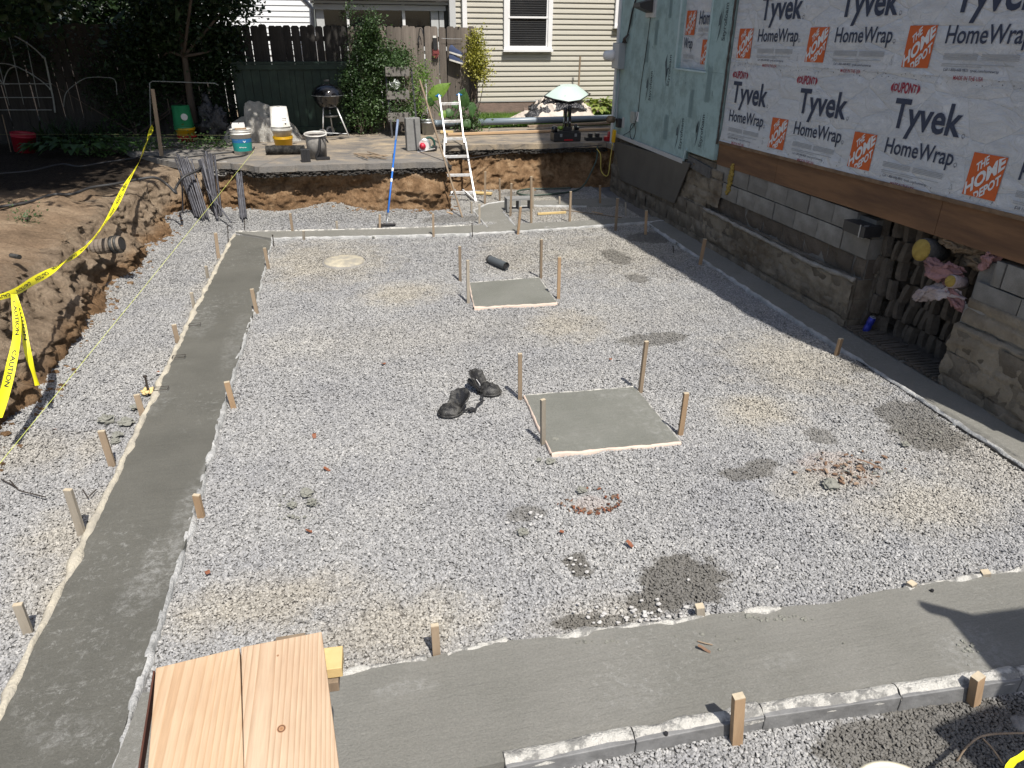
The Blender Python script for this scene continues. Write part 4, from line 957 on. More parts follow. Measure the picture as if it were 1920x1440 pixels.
# opening: side faces, mud back wall, floor and lintel shade
mudw=G(); rows=[]
for j in range(46):
    row=[]
    for i in range(110):
        t=i/109; Y=5.60-1.50*t; z=-.05+1.2*j/45
        X=XW+.24+.26*smooth(0,.35,t)*1.0+.08*math.sin(t*3)
        rowi=int(z/.195); v=Y*11+rowi*.5+.5*nz(Y*3,z*4,1)
        fold=abs(math.sin(v*2.4+ .9*nz(Y*3,z*5,4))); hz=abs(((z-.02)/.195)%1-.5)*2
        X+= -.10*fold**.5+.05+.07*smooth(.80,1,hz)-.018*nz(Y*6,z*6,7)
        row.append((X,Y,z))
    rows.append(row)
mudw.loft(rows)
mw=part('mud_wall',mudw,m_mud,hs,sm=True)
g=G(); q9=random.Random(77)
for r9 in range(6):
    y9=5.50-q9.uniform(0,.05)
    while y9>4.2:
        w9=q9.uniform(.055,.12); t9=(5.5-y9)/1.3; X9=XW+.13+.17*smooth(0,.5,t9)+q9.uniform(-.02,.03); z9=.02+.18*r9+q9.uniform(-.01,.01); ln9=q9.uniform(-.05,.03)
        P9=[]
        for (dz,dx) in ((0,-.006),(.05,-.012),(.13,-.010),(.178,.0)):
            P9.append([(X9+.05+ab*0,y9+ln9*dz*6+(-w9/2*.9 if k9<2 else w9/2*.9)*(1 if k9 in(0,3) else .55)+q9.uniform(-.006,.006),z9+dz) if k9 in (0,3) else (X9+dx,y9+ln9*dz*6+(-w9/2*.55 if k9==1 else w9/2*.55)+q9.uniform(-.006,.006),z9+dz) for k9,ab in ((0,0),(1,0),(2,0),(3,0))])
        g.loft(P9); y9-=w9+q9.uniform(.004,.02)
o=part('mud_rib',g,m_mud,hs,sm=False); o['kind']='stuff'
g=G()
for k9 in range(24):
    y9=5.42-k9*.05; g.bar((XW-.03+q9.uniform(-.03,.02),y9,.045),(XW+.16+q9.uniform(0,.05),y9-q9.uniform(0,.05),.055),.030,.02,side=(0,1,0))
o=part('mud_slat',g,m_mud,hs); o['kind']='stuff'
part('side_fill',G().box((XW+.6,5.62,.5),(.9,.1,1.3)).box((XW+.6,4.02,.5),(.9,.1,1.3)),m_mud,hs)
g=G(); rows=[[(XW-.06+.8*i/14,5.5-1.3*j/30,.02+.012*nz(i*.9,j*.9)+.022*abs(math.sin(j*1.15+.5*nz(i*.4,j*.4)))+.01*i/14) for i in range(15)] for j in range(31)]
part('recess_floor',g.loft(rows),m_mud,hs,sm=True)
part('lintel_underside',G().box((XW+.42,4.9,1.2),(.74,1.7,.06)),m_rim,hs)
# stepped pier face blocks seen in the opening's left cheek
for r in range(1,6):
    o=bpy.data.objects.new('block',blockmesh(.4,'p',r%4)); COL.objects.link(o); o.parent=hs; o.location=Vector((XW+.34,5.52,1.068-H_/2-H_*r))-off(hs); o.rotation_euler=(0,0,R(90)); 

# ================================================= things in and on the house foot
def thing_blob(name,label,cat,parts,group=None):
    p0=parts[0][1].v[0]; r=root(name,label,cat,p0,group)
    for nm,g,m in parts: part(nm,g,m,r,sm=True)
    return r
g=G(); c=atX(1738,468,XW+.02); ax=Matrix.Rotation(R(-68),3,'Y')@Matrix.Rotation(R(12),3,'X')
g=G().lathe([(.0,.014),(.04,.018),(.07,.006),(.088,-.006),(.090,-.05)],(XW-.05,c.y+.0,c.z),20,Matrix.Rotation(R(-85),3,'Y')); g2=G().lathe([(.088,-.02),(.096,-.03),(.10,-.10),(.09,-.22)],(XW-.05,c.y,c.z),18,Matrix.Rotation(R(-85),3,'Y'))
thing_blob('insulation_roll','large yellow ended insulation roll sticking out of the wall opening','insulation',[('core',g,m_foamy),('jacket',g2,M('grey jacket',(.12,.11,.10),(.06,.055,.05),8,.8,.03,14))],'insulation stuffed in the opening')
c=atX(1795,526)
g=G().lathe([(0,.01),(.03,.014),(.046,0),(.048,-.03)],(XW-.07,c.y,c.z),16,Matrix.Rotation(R(-80),3,'Y')); g2=G().lathe([(.047,-.008),(.054,-.016),(.050,-.14)],(XW-.07,c.y,c.z),14,Matrix.Rotation(R(-80),3,'Y'))
thing_blob('insulation_roll','small yellow ended insulation roll among pink batts','insulation',[('core',g,m_foamy),('jacket',g2,m_pinkb)],'insulation stuffed in the opening')
def drape(pts,rad,seed,n=36,amp=.25,nu=40):
    """folded cloth-like mass along a path"""
    P=interp(pts,n); rows=[]
    for i,p in enumerate(P):
        t=i/(n-1); k=math.sin(math.pi*min(1,t*.94+.03))**.5; row=[]
        for u in range(nu):
            a=2*math.pi*u/nu; w=1+amp*math.sin(a*7+2*nz(t*3,seed,1)+seed)+.35*nz(math.cos(a)*1.5+seed,math.sin(a)*1.5,t*4)
            w+=.28*nz(t*9+seed,math.cos(a)*3,math.sin(a)*3,3); row.append((p.x+rad*.8*k*w*math.cos(a),p.y+.03*math.sin(9*t+a*3)+.02*nz(t*8,a*2,seed),p.z+rad*k*w*math.sin(a)+.02*nz(t*7,a,seed+3)))
        rows.append(row)
    return G().loft([[*r,r[0]] for r in rows])
def wl(px,py,dx=0): p=atX(px,py); return (XW+dx,p.y,p.z)
solo('pink_insulation',drape([wl(1742,492,-.02),wl(1770,510,-.05),wl(1800,512,.02)],.065,1),m_pink,'creased pink batt below the large yellow insulation roll','insulation','insulation stuffed in the opening',sm=True)
solo('pink_insulation',drape([wl(1838,500,.05),wl(1848,485,.03),wl(1862,478,.05)],.055,4),m_pink,'pink tuft wedged at the right end of the opening','insulation','insulation stuffed in the opening',sm=True)
solo('plastic_bag',drape([wl(1726,560,-.05),wl(1755,545,-.06),wl(1790,550,-.03),wl(1803,562,.02)],.055,6,amp=.12),m_pinkb,'crumpled whitish pink bag hanging under the batts','bag',sm=True)
solo('paper_bundle',drape([wl(1765,455,.05),wl(1800,462,.08),wl(1830,470,.1)],.055,9,amp=.3),m_tanb,'folded brown paper facing tucked under the rim board','insulation','insulation stuffed in the opening',sm=True)
solo('paper_bundle',drape([wl(1752,440,.06),wl(1775,452,.05),wl(1800,470,.06)],.05,17,amp=.35),m_tanb,'brown paper folds above the large yellow roll','insulation','insulation stuffed in the opening',sm=True)
solo('pink_insulation',drape([wl(1775,530,-.02),wl(1790,552,-.03),wl(1802,580,.0)],.04,21,amp=.3),m_pink,'pink strand trailing down the right side of the opening','insulation','insulation stuffed in the opening',sm=True)
solo('paper_bundle',drape([wl(1790,490,.1),wl(1815,492,.1),wl(1835,505,.08)],.05,12,amp=.3),m_tanb,'grey brown paper wad between the pink batts','insulation','insulation stuffed in the opening',sm=True)
cb=Vector((XW+.06,5.30,.03)); r=root('drink_can','dented blue can leaning in the dark opening','can',cb)
Mx=Matrix.Rotation(R(9),3,'X')@Matrix.Rotation(R(8),3,'Y')
part('body',G().lathe([(.026,0),(.033,.008),(.034,.07),(.028,.085),(.034,.105),(.034,.155),(.027,.168)],cb,18,Mx),m_cyan,r,sm=True); part('rim',G().lathe([(.026,.168),(.028,.170),(.024,.171),(.022,.166),(0,.166)],cb,18,Mx),m_alu,r,sm=True)
vb=root('vent_box','black metal vent box jutting out beside the rim board','vent',(XW,5.6,.98))
part('duct',G().box((XW-.02,5.56,.965),(.18,.30,.10)),m_black,vb,b=.003); part('flange',G().box((XW-.113,5.47,.965),(.004,.012,.115)).box((XW-.08,5.436,.965),(.05,.004,.115)),m_galv,vb)
# ================================================= fence, neighbours' houses, shed
FY=14.68; FZ=2.565
fr=root('wooden_fence','weathered dog eared plank fence across the back of the yard','fence',(-3,FY,.7))
def plankmesh(w,h,kind):
    g=G(); c=.028; t=.018
    g.prism([(-w/2,0),(w/2,0),(w/2,h-c),(w/2-c*.9,h),(-w/2+c*.9,h),(-w/2,h-c)],-t/2,t/2,lambda a,b,cc:(a,cc,b)); return mesh_of(g,'plank',kind)
PM={}
x=-12.0; i=0
while x<2.62:
    w=rnd.choice((.136,.14,.13)); gap=rnd.choice((.004,.006,.010,.016)) if x<-1 else rnd.choice((.003,.005,.007))
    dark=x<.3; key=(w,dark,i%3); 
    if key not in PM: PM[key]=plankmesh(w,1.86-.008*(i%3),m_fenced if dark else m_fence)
    o=bpy.data.objects.new('plank',PM[key]); COL.objects.link(o); o.parent=fr; o.location=Vector((x+w/2,FY+rnd.uniform(-.006,.006),.71+rnd.uniform(-.008,.008)))-fr.location; o.rotation_euler=(0,rnd.uniform(-.010,.010),0)
    x+=w+gap; i+=1
for z in (1.0,1.7,2.35): part('rail',G().box((-4.7,FY+.04,z),(14.6,.035,.085)),m_fenced,fr)
part('post',G().box((2.64,FY-.03,1.55),(.11,.11,1.9)),m_fence,fr); part('post',G().box((2.46,FY+.08,1.6),(.09,.09,1.9)),m_fence,fr)
# beige house
bh=root('neighbour_house','cream vinyl sided house behind the back fence','house',(6.3,17,.75))
BY=17.0
part('wall',G().box((6.3,BY+2.06,3.4),(7.4,4.0,4.7)).prism([(2.6,5.75),(10,5.75),(6.3,7.6)],BY+.06,BY+4,lambda a,b,c:(a,c,b)),M('house sheathing',(.5,.46,.38)),bh)
wins=[(3.73,4.83,2.07,4.0),(6.28,7.3,2.55,4.0)]
z=1.045
pitch=.1058; k=0
segm={}
while z<5.7:
    spans=[(2.62,10.0)]
    for (a,b,c,d) in wins:
        if z+pitch>c and z<d:
            ns=[]
            for s,e in spans:
                if a>s and a<e: ns.append((s,a)); 
                if b<e and b>s: ns.append((b,e))
                elif not(a>s and a<e): ns.append((s,e))
            spans=ns
    for s,e in spans:
        L_=round(e-s,3)
        if L_ not in segm:
            # profile: flat face leaning out, butt edge returned under
            g=G(); pr=[(0,-.004),(-.034,0.0),(-.030,.050),(-.014,.054),(-.016,.060),(-.003,.1085),(0,.1085)]
            rows=[[(xx,y,zz) for y,zz in pr] for xx in (-L_/2,L_/2)]; g.loft(rows); g.add([(-L_/2,y,zz) for y,zz in pr],[tuple(range(len(pr)))]); g.add([(L_/2,y,zz) for y,zz in pr],[tuple(range(len(pr)))[::-1]])
            segm[L_]=mesh_of(g,'siding_board',m_siding)
        o=bpy.data.objects.new('siding_board',segm[L_]); COL.objects.link(o); o.parent=bh; o.location=Vector(((s+e)/2,BY+.055,z))-bh.location
    z+=pitch; k+=1
m_found=M('pinkish brown foundation',(.24,.17,.14),(.16,.12,.10),5,.9,.01,30,world=True)
part('foundation',G().box((6.3,BY+.10,.84),(7.3,.12,.42)),m_found,bh)
part('starter_strip',G().box((6.3,BY+.04,1.035),(7.4,.03,.015)),m_gfr,bh)
def window(par,x0,x1,z0,z1,y,fw=.10,two=True,blinds=True,fm=m_white):
    w=part('window',G().box(((x0+x1)/2,y-.045,z0+fw*.4),(x1-x0,.07,fw*.8)).box((x0+fw/2,y-.04,(z0+z1)/2),(fw,.06,z1-z0)).box((x1-fw/2,y-.04,(z0+z1)/2),(fw,.06,z1-z0)).box(((x0+x1)/2,y-.04,z1-fw/2),(x1-x0,.06,fw)),fm,par,b=.004)
    part('sill',G().box(((x0+x1)/2,y-.075,z0+.02),(x1-x0+.04,.09,.05)),fm,w,b=.003)
    xi0,xi1=x0+fw,x1-fw; s=.035
    mid=z0+fw*.8+ .60
    g=G().box((xi0+s/2,y-.025,(z0+z1)/2),(s,.035,z1-z0-fw)).box((xi1-s/2,y-.025,(z0+z1)/2),(s,.035,z1-z0-fw)).box(((xi0+xi1)/2,y-.03,z0+fw*.8+s/2),(xi1-xi0-.002,.035,s)).box(((xi0+xi1)/2,y-.033,mid),(xi1-xi0-.004,.04,s*1.1)); part('sash',g,fm,w)
    part('pane',G().box(((xi0+xi1)/2,y-.012,(z0+z1)/2),(xi1-xi0,.006,z1-z0-.05)),m_glass,w)
    if blinds:
        g=G(); zz=z0+fw+.05
        while zz<z1-fw: g.box(((xi0+xi1)/2,y-.018,zz),(xi1-xi0-2*s-.01,.003,.006)); zz+=.045
        part('blind_slats',g,M('dim blinds',(.10,.10,.10),(.07,.07,.07)),w)
    return w
w=window(bh,3.73,4.83,2.07,4.0,BY+.03); window(bh,6.28,7.3,2.55,4.0,BY+.03)
bw_=part('basement_window',G().box((5.0,BY+.01,.93),(1.05,.03,.26)),m_glass,bh); part('window_frame',G().box((4.90,BY-.01,.93),(.04,.03,.26)).box((5.0,BY-.01,1.045),(1.1,.03,.02)).box((5.0,BY-.01,.81),(1.1,.03,.03)),m_gfr,bw_)
g=G()
for i in range(7):
    for j in range(3): g.box((4.53+i*.05,BY-.008,.86+j*.07),(.012,.01,.065))
part('iron_grille',g,m_black,bw_)
part('corner_post',G().box((2.60,BY+.0,3.3),(.13,.16,4.6)),m_gfr,bh); part('downspout',G().box((2.86,BY-.05,3.6),(.10,.07,2.2)),m_white,bh,b=.006)
part('splash_block',G().add([(4.1,16.6,.76),(4.4,16.5,.76),(4.45,16.7,.76),(4.15,16.9,.76),(4.12,16.65,.95),(4.25,16.6,.9),(4.3,16.8,.84),(4.18,16.88,.9)],[(0,1,5,4),(1,2,6,5),(2,3,7,6),(3,0,4,7),(4,5,6,7)]),m_found,bh)
# glazed porch lean-to
pr_=root('glazed_porch','lean-to porch with long dark windows behind the fence','porch',(.9,17.3,.75))
PYY=17.2
def pbox(name,a,b,y,d,m,par=pr_):
    """box covering the photograph rectangle a..b on the porch plane"""
    p=atY(a[0],a[1],y);q=atY(b[0],b[1],y); return part(name,G().box(((p.x+q.x)/2,y+d/2,(p.z+q.z)/2),(abs(q.x-p.x),d,abs(p.z-q.z))),m,par)
pL=atY(588,20,PYY).x; pR=atY(835,20,PYY).x
part('wall',G().box(((pL+pR)/2,PYY+1.0,1.5),(pR-pL,1.6,1.6)),m_sidw,pr_)
part('pane',G().box(((pL+pR)/2,PYY+.12,2.55),(pR-pL-.1,.01,.8)),m_glass,pr_)
for px,w in ((600,.16),(652,.05),(757,.06),(815,.16),(828,.10)):
    p=atY(px,30,PYY); part('mullion',G().box((p.x,PYY+.05,2.55),(w,.10,.95)),m_white if w<.1 else m_gfr,pr_)
zt=atY(700,14,PYY).z; zb=atY(700,60,PYY).z
part('head_trim',G().box(((pL+pR)/2,PYY+.02,zt),(pR-pL,.16,.10)).box(((pL+pR)/2,PYY-.01,zt+.09),(pR-pL+.1,.22,.05)),m_gfr,pr_); part('fascia',G().box(((pL+pR)/2,PYY-.08,zt+.24),(pR-pL+.2,.25,.22)),M('beige soffit',(.50,.46,.40)),pr_)
part('roof',G().add([(pL-.3,PYY-.35,zt+.36),(pR+.2,PYY-.35,zt+.36),(pR+.2,PYY+2,zt+.9),(pL-.3,PYY+2,zt+.9)],[(0,1,2,3)]),M('grey roof',(.12,.12,.12)),pr_)
part('sill',G().box(((pL+pR)/2,PYY-.02,2.12),(pR-pL,.14,.08)),m_gfr,pr_)
part('reflection_wall',G().box(((pL+pR)/2,PYY+1.5,2.4),(pR-pL,.05,2)),M('dim interior',(.02,.02,.02)),pr_)
# white house at the left
wh=root('neighbour_house','bright white sided house glimpsed above the fence at left','house',(-2,20,.75))
xa=atY(380,30,20).x; xb=atY(583,20,20).x
part('wall',G().box(((xa+xb)/2,21.5,2.8),(xb-xa,2.9,4.2)),m_sidw,wh)
z=1.9; g=G(); L_=xb-xa; pr=[(0,0),(-.022,0),(-.004,.125),(0,.125)]; g.loft([[(xx,y,zz) for y,zz in pr] for xx in (-L_/2,L_/2)]); wm=mesh_of(g,'siding_board',m_sidw)
while z<4.8:
    o=bpy.data.objects.new('siding_board',wm); COL.objects.link(o); o.parent=wh; o.location=Vector(((xa+xb)/2,20.04,z))-wh.location; z+=.12
dpp=[atY(563,-6,19.5),atY(577,8,19.5),atY(584,16,19.5),atY(586,60,19.5)]
part('downspout',G().tube([vs(p) for p in dpp],.055,6),m_gfr,wh)
# green cabinet shed
sh=root('storage_shed','low dark green board shed in front of the fence','shed',(-.75,14.35,.75))
x0,x1=-1.72,.22; y=14.46; n=13
for i in range(n):
    a=x0+(x1-x0)*i/n; part('board',G().box((a+(x1-x0)/n/2,y,1.36),((x1-x0)/n-.006,.025,1.16)),m_dgreen,sh)
part('top_rail',G().box(((x0+x1)/2,y-.03,1.90),(x1-x0+.04,.05,.09)),m_dgreen,sh,b=.004); part('lid',G().box(((x0+x1)/2,y+.05,1.965),(x1-x0+.08,.22,.03)),m_dgreen,sh); part('middle_stile',G().box((-.82,y-.025,1.36),(.10,.03,1.0)),m_dgreen,sh); part('side',G().box((x0+.0,y+.09,1.36),(.03,.14,1.16)),m_dgreen,sh); part('bottom_rail',G().box(((x0+x1)/2,y-.03,.83),(x1-x0,.05,.10)),m_dgreen,sh)

# ================================================= trees and plants
def leaves(n,blobs,size,seed=0,clump=0,asp=1.7,bend=.25,up=.3,shell=.55):
    """n folded leaf faces spread through ellipsoids (x,y,z,rx,ry,rz,weight)"""
    q=np.random.RandomState(seed); w=np.array([b[6] for b in blobs],float); w/=w.sum(); B=np.array([b[:6] for b in blobs],float)
    def pick(m):
        k=q.choice(len(blobs),m,p=w); d=q.normal(size=(m,3)); d/=np.linalg.norm(d,axis=1)[:,None]; r=(shell+(1-shell)*q.rand(m))**.7*np.where(q.rand(m)<.15,1.12,1); return B[k,:3]+d*B[k,3:6]*r[:,None]
    if clump:
        nc=max(3,n//clump); cc=pick(nc); ci=q.randint(0,nc,n); sc=q.uniform(.6,1.6,nc); c=cc[ci]+q.normal(size=(n,3))*size*1.5*sc[ci][:,None]
    else: c=pick(n)
    nrm=q.normal(size=(n,3)); nrm[:,2]=np.abs(nrm[:,2])+up; nrm/=np.linalg.norm(nrm,axis=1)[:,None]
    t=q.normal(size=(n,3)); t-=nrm*(t*nrm).sum(1)[:,None]; t/=np.linalg.norm(t,axis=1)[:,None]; s=np.cross(nrm,t)
    L_=size*q.uniform(.6,1.3,n)[:,None]; W=L_/asp/2
    a=c-t*L_/2; b=c+t*L_/2; m1=c-t*L_*.08+s*W-nrm*L_*bend*.5; m2=c-t*L_*.08-s*W-nrm*L_*bend*.5
    V=np.stack([a,m1,b,m2],1).reshape(-1,3); i=np.arange(n)*4
    F=np.stack([i,i+1,i+2,i,i+2,i+3],1).reshape(-1,3)
    me=bpy.data.meshes.new('foliage'); me.vertices.add(len(V)); me.vertices.foreach_set('co',V.ravel()); nf=len(F)
    me.loops.add(nf*3); me.loops.foreach_set('vertex_index',F.ravel().astype(np.int32)); me.polygons.add(nf); me.polygons.foreach_set('loop_start',np.arange(nf,dtype=np.int32)*3); me.update(); me.validate(); return me
def foliage(name,par,m,**k):
    me=leaves(**k); me.materials.append(m); o=bpy.data.objects.new(name,me); COL.objects.link(o); o.parent=par; o.location=-off(par); o['kind']='stuff'; return o
def limbs(g,base,tips,r0,seed=0):
    q=random.Random(seed); b=Vector(base)
    for t in tips:
        t=Vector(t); m=b.lerp(t,.5)+Vector((q.uniform(-.2,.2),q.uniform(-.2,.2),q.uniform(-.1,.3))); P=catmull([b,m,t],6); g.tube(P,[r0*(1-.8*i/(len(P)-1)) for i in range(len(P))],7)
def tree(label,base,h,r,crown,n,size,m,seed,clump=24,name='leafy_tree',tips=None,shell=.35):
    rt=root(name,label,'tree',base); g=G(); bx,by,bz=base; top=(bx+.1,by,bz+h); g.tube(catmull([(bx,by,bz-.2),(bx+.05,by+.03,bz+h*.5),top],6),[r*1.25-(r*.7)*i/12 for i in range(13)],10)
    limbs(g,(bx+.05,by,bz+h*.6),[(c[0],c[1],c[2]) for c in crown],r*.5,seed); part('trunk',g,m_bark,rt,sm=True)
    foliage('crown',rt,m,n=n,blobs=crown,size=size,seed=seed,clump=clump,shell=shell); return rt
# the big tree over the left yard: its low boughs hang into the top of the picture
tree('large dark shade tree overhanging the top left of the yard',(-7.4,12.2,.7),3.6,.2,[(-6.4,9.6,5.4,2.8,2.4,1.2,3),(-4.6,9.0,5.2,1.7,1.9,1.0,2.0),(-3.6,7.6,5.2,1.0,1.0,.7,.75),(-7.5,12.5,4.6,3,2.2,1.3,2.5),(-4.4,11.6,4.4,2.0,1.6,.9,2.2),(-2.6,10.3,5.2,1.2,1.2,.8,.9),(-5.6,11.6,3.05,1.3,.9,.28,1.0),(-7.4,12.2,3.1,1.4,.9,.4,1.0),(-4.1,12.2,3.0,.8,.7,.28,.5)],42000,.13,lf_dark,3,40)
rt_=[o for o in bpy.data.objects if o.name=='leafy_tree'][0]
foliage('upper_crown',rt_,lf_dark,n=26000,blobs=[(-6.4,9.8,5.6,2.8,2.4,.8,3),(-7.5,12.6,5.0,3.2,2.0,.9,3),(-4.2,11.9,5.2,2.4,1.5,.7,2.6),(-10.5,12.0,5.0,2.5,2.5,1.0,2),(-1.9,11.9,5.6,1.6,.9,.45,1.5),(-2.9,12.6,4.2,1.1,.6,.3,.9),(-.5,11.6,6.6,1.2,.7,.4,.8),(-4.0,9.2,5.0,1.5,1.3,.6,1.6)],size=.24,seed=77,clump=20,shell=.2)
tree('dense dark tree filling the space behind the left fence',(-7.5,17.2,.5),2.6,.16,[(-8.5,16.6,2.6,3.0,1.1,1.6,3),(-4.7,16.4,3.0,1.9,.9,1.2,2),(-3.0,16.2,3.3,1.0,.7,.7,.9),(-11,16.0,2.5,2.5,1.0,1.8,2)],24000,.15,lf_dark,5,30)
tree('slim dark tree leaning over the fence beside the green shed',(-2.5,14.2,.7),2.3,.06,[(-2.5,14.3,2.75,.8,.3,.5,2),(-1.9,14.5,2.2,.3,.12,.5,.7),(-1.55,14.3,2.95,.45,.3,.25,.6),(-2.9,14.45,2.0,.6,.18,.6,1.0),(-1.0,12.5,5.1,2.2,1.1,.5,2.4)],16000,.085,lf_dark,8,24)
def shrub(label,name,blobs,n,size,m,seed,clump=16,cat='shrub',stem=None,shell=.3,asp=1.7,up=.3):
    b=blobs[0]; rt=root(name,label,cat,(b[0],b[1],stem[0][2] if stem else b[2]-b[5])); g=G(); q=random.Random(seed)
    st=stem or [(b[0],b[1],b[2]-b[5])]
    for s in st:
        for k in range(5): 
            bb=blobs[k%len(blobs)]; e=(bb[0]+q.uniform(-.5,.5)*bb[3],bb[1]+q.uniform(-.4,.4)*bb[4],bb[2]+q.uniform(-.2,.6)*bb[5]); g.tube(catmull([s,((s[0]+e[0])/2+q.uniform(-.05,.05),(s[1]+e[1])/2,(s[2]+e[2])/2),e],4),[.012,.011,.01,.009,.008,.007,.006,.005,.004],5)
    part('stems',g,m_bark,rt); foliage('foliage',rt,m,n=n,blobs=blobs,size=size,seed=seed,clump=clump,shell=shell,asp=asp,up=up); return rt
# dark ivy mass along the left fence
shrub('black green ivy hanging over the left part of the fence','ivy',[(-3.5,14.45,1.7,.7,.16,.9,1.2),(-2.2,14.52,1.6,.45,.10,.75,1),(-5.5,14.5,2.2,1.2,.12,.5,.8)],7000,.06,lf_dark,11)
# big shrub with pale speckled leaves right of the grill
def pxb(px,py,wx,wy,y,dy=.25,wt=1.0):
    p=atY(px,py,y);q=atY(px+wx,py,y);s=atY(px,py-wy,y); return (p.x,y,p.z,abs(q.x-p.x),dy,abs(s.z-p.z),wt)
shrub('tall bushy shrub between the grill and the planter tower','bush',[pxb(682,200,38,46,14.3,.24,2.2),pxb(690,130,44,48,14.42,.18,2.2),pxb(660,170,22,40,14.3,.18,1),pxb(725,108,36,24,14.42,.16,1.2),pxb(690,75,28,28,14.5,.12,.9),pxb(712,185,12,46,14.38,.12,.6),pxb(700,45,16,22,14.5,.1,.3),pxb(655,25,8,14,14.5,.08,.08),pxb(750,105,22,14,14.35,.12,.4)],15000,.047,lf_shrub,13,14,stem=[(.4,14.2,.75),(.6,14.3,.75)])
shrub('wispy upright plant in the black nursery pot','potted_plant',[pxb(784,165,16,42,14.1,.14,1),pxb(778,200,20,22,14.1,.12,.8),pxb(795,135,12,16,14.15,.08,.3)],1500,.055,lf_bright,15,8,cat='plant',stem=[(1.45,14.1,.95)],asp=2.8)
shrub('yellow and green variegated vine climbing the last fence post','vine',[pxb(894,114,13,22,14.5,.12,2),pxb(893,82,6,26,14.55,.07,.8),pxb(902,134,8,9,14.5,.09,.5),pxb(908,148,10,8,14.5,.08,.08)],3600,.048,lf_yel,17,10,cat='vine',stem=[(2.55,14.6,.8)])
def hosta(cx,cy,cz,R_,n,label,m,seed,L_=.2):
    rt=root('hosta_plant',label,'plant',(cx,cy,cz)); q=random.Random(seed); g=G()
    for k in range(n):
        a=q.uniform(0,6.28); rr=R_*q.uniform(.1,1)**.7; el=q.uniform(.3,1.2)*(1-rr/R_*.6); x=cx+rr*math.cos(a); y=cy+rr*math.sin(a)*.6; z=cz+L_*.5+q.uniform(0,L_*.9)*(1-.5*rr/R_); d=Vector((math.cos(a)*math.cos(el),math.sin(a)*math.cos(el),math.sin(el)-.5)).normalized(); s=d.cross(Vector((0,0,1))).normalized(); up=s.cross(d); l=L_*q.uniform(.7,1.2); w=l*.28
        p=Vector((x,y,z)); g.add([p,p+d*l*.4+s*w+up*w*.3,p+d*l-up*l*.2,p+d*l*.4-s*w+up*w*.3,p+d*l*.45],[(0,1,4),(1,2,4),(2,3,4),(3,0,4)])
    o=part('leaves',g,m,rt,sm=True); o['kind']='stuff'; return rt
p=atY(1122,195,16.3)
hosta(p.x-.0,16.3,.80,.55,150,'clump of yellow edged leaves against the cream wall right of the wheelbarrow',lf_hosta,21,.26); 
hosta(p.x+.3,16.2,.80,.35,60,'smaller clump of variegated leaves beside the house corner',lf_hosta,22,.22)
c=at(150,290,.72); hosta(c.x,c.y,.72,.75,110,'low broad dark leaves at the front of the shaded left bed',leafmat('shaded broad leaves',(.03,.07,.02),(.06,.12,.03)),23,.22)
# strappy daylily clump and other bed plants
def straps(cx,cy,cz,R_,n,L_,w,m,label,seed,name='lily_clump'):
    rt=root(name,label,'plant',(cx,cy,cz)); q=random.Random(seed); g=G()
    for k in range(n):
        a=q.uniform(0,6.28); d=Vector((math.cos(a),math.sin(a),0)); s=Vector((-d.y,d.x,0)); x=cx+q.uniform(-1,1)*R_*.6; y=cy+q.uniform(-1,1)*R_*.3; l=L_*q.uniform(.6,1.2); st_=q.uniform(.4,1.0); row=[[],[],]
        for i in range(6):
            t=i/5; p=Vector((x,y,cz))+d*(l*st_*.8*t**1.3)+Vector((0,0,l*(t*1.05-.75*st_*t*t))); ww=w*(1-t)**.6/2; row[0].append(vs(p-s*ww)); row[1].append(vs(p+s*ww))
        g.loft(row)
    o=part('leaves',g,m,rt); o['kind']='stuff'; return rt
c=at(115,275,.72); straps(c.x,c.y,.72,.5,90,.62,.03,lf_dark,'arching strap leaved clump beside the dark red bucket',31); c=at(180,268,.72); straps(c.x,c.y,.72,.5,80,.6,.028,lf_dark,'arching strap leaved clump left of the tall tape post',32)
c=at(235,270,.72); shrub('leafy dark bush behind the tall tape post','bush',[(c.x,c.y+1.2,1.25,.55,.3,.45,1),(c.x+.1,c.y+.9,1.05,.5,.3,.3,.8)],2600,.085,leafmat('bush leaves',(.03,.065,.02),(.06,.12,.03)),33,10)
c=at(230,285,.72); shrub('low weeds creeping at the foot of the tall tape post','ground_plant',[(c.x,c.y,.80,.9,.35,.10,1),(c.x+1.2,c.y+.1,.78,.5,.3,.06,.5)],1800,.05,leafmat('weeds',(.04,.08,.02),(.08,.15,.04)),34,8,cat='plant')
c=at(40,418,.72); shrub('small tuft of green weeds on the dirt path','weed_tuft',[(c.x+.05,c.y,.77,.13,.10,.03,1)],160,.03,lf_shrub,35,6,cat='plant')
# lawn strip in front of the cream wall
def lawn():
    q=np.random.RandomState(4); n=26000; x=q.uniform(1.9,6.5,n); y=q.uniform(14.95,16.95,n); h=q.uniform(.05,.13,n); a=q.uniform(0,6.28,n); w=.007
    V=np.zeros((n,3,3)); V[:,0]=np.stack([x-w*np.cos(a),y-w*np.sin(a),np.full(n,.73)],1); V[:,1]=np.stack([x+w*np.cos(a),y+w*np.sin(a),np.full(n,.73)],1); V[:,2]=np.stack([x+q.normal(0,.03,n),y+q.normal(0,.03,n),.73+h],1)
    me=bpy.data.meshes.new('lawn'); me.from_pydata(V.reshape(-1,3).tolist(),[],np.arange(n*3).reshape(-1,3).tolist()); me.materials.append(lf_grass); o=bpy.data.objects.new('lawn_grass',me); COL.objects.link(o); tag(o,kind='stuff',label='bright green grass strip before the cream house')
lawn(); solo('lawn_soil',G().box((4.5,16.0,.715),(7,2.3,.03)),M('lawn base',(.05,.09,.02),(.09,.12,.04),20,world=True),kind='structure')
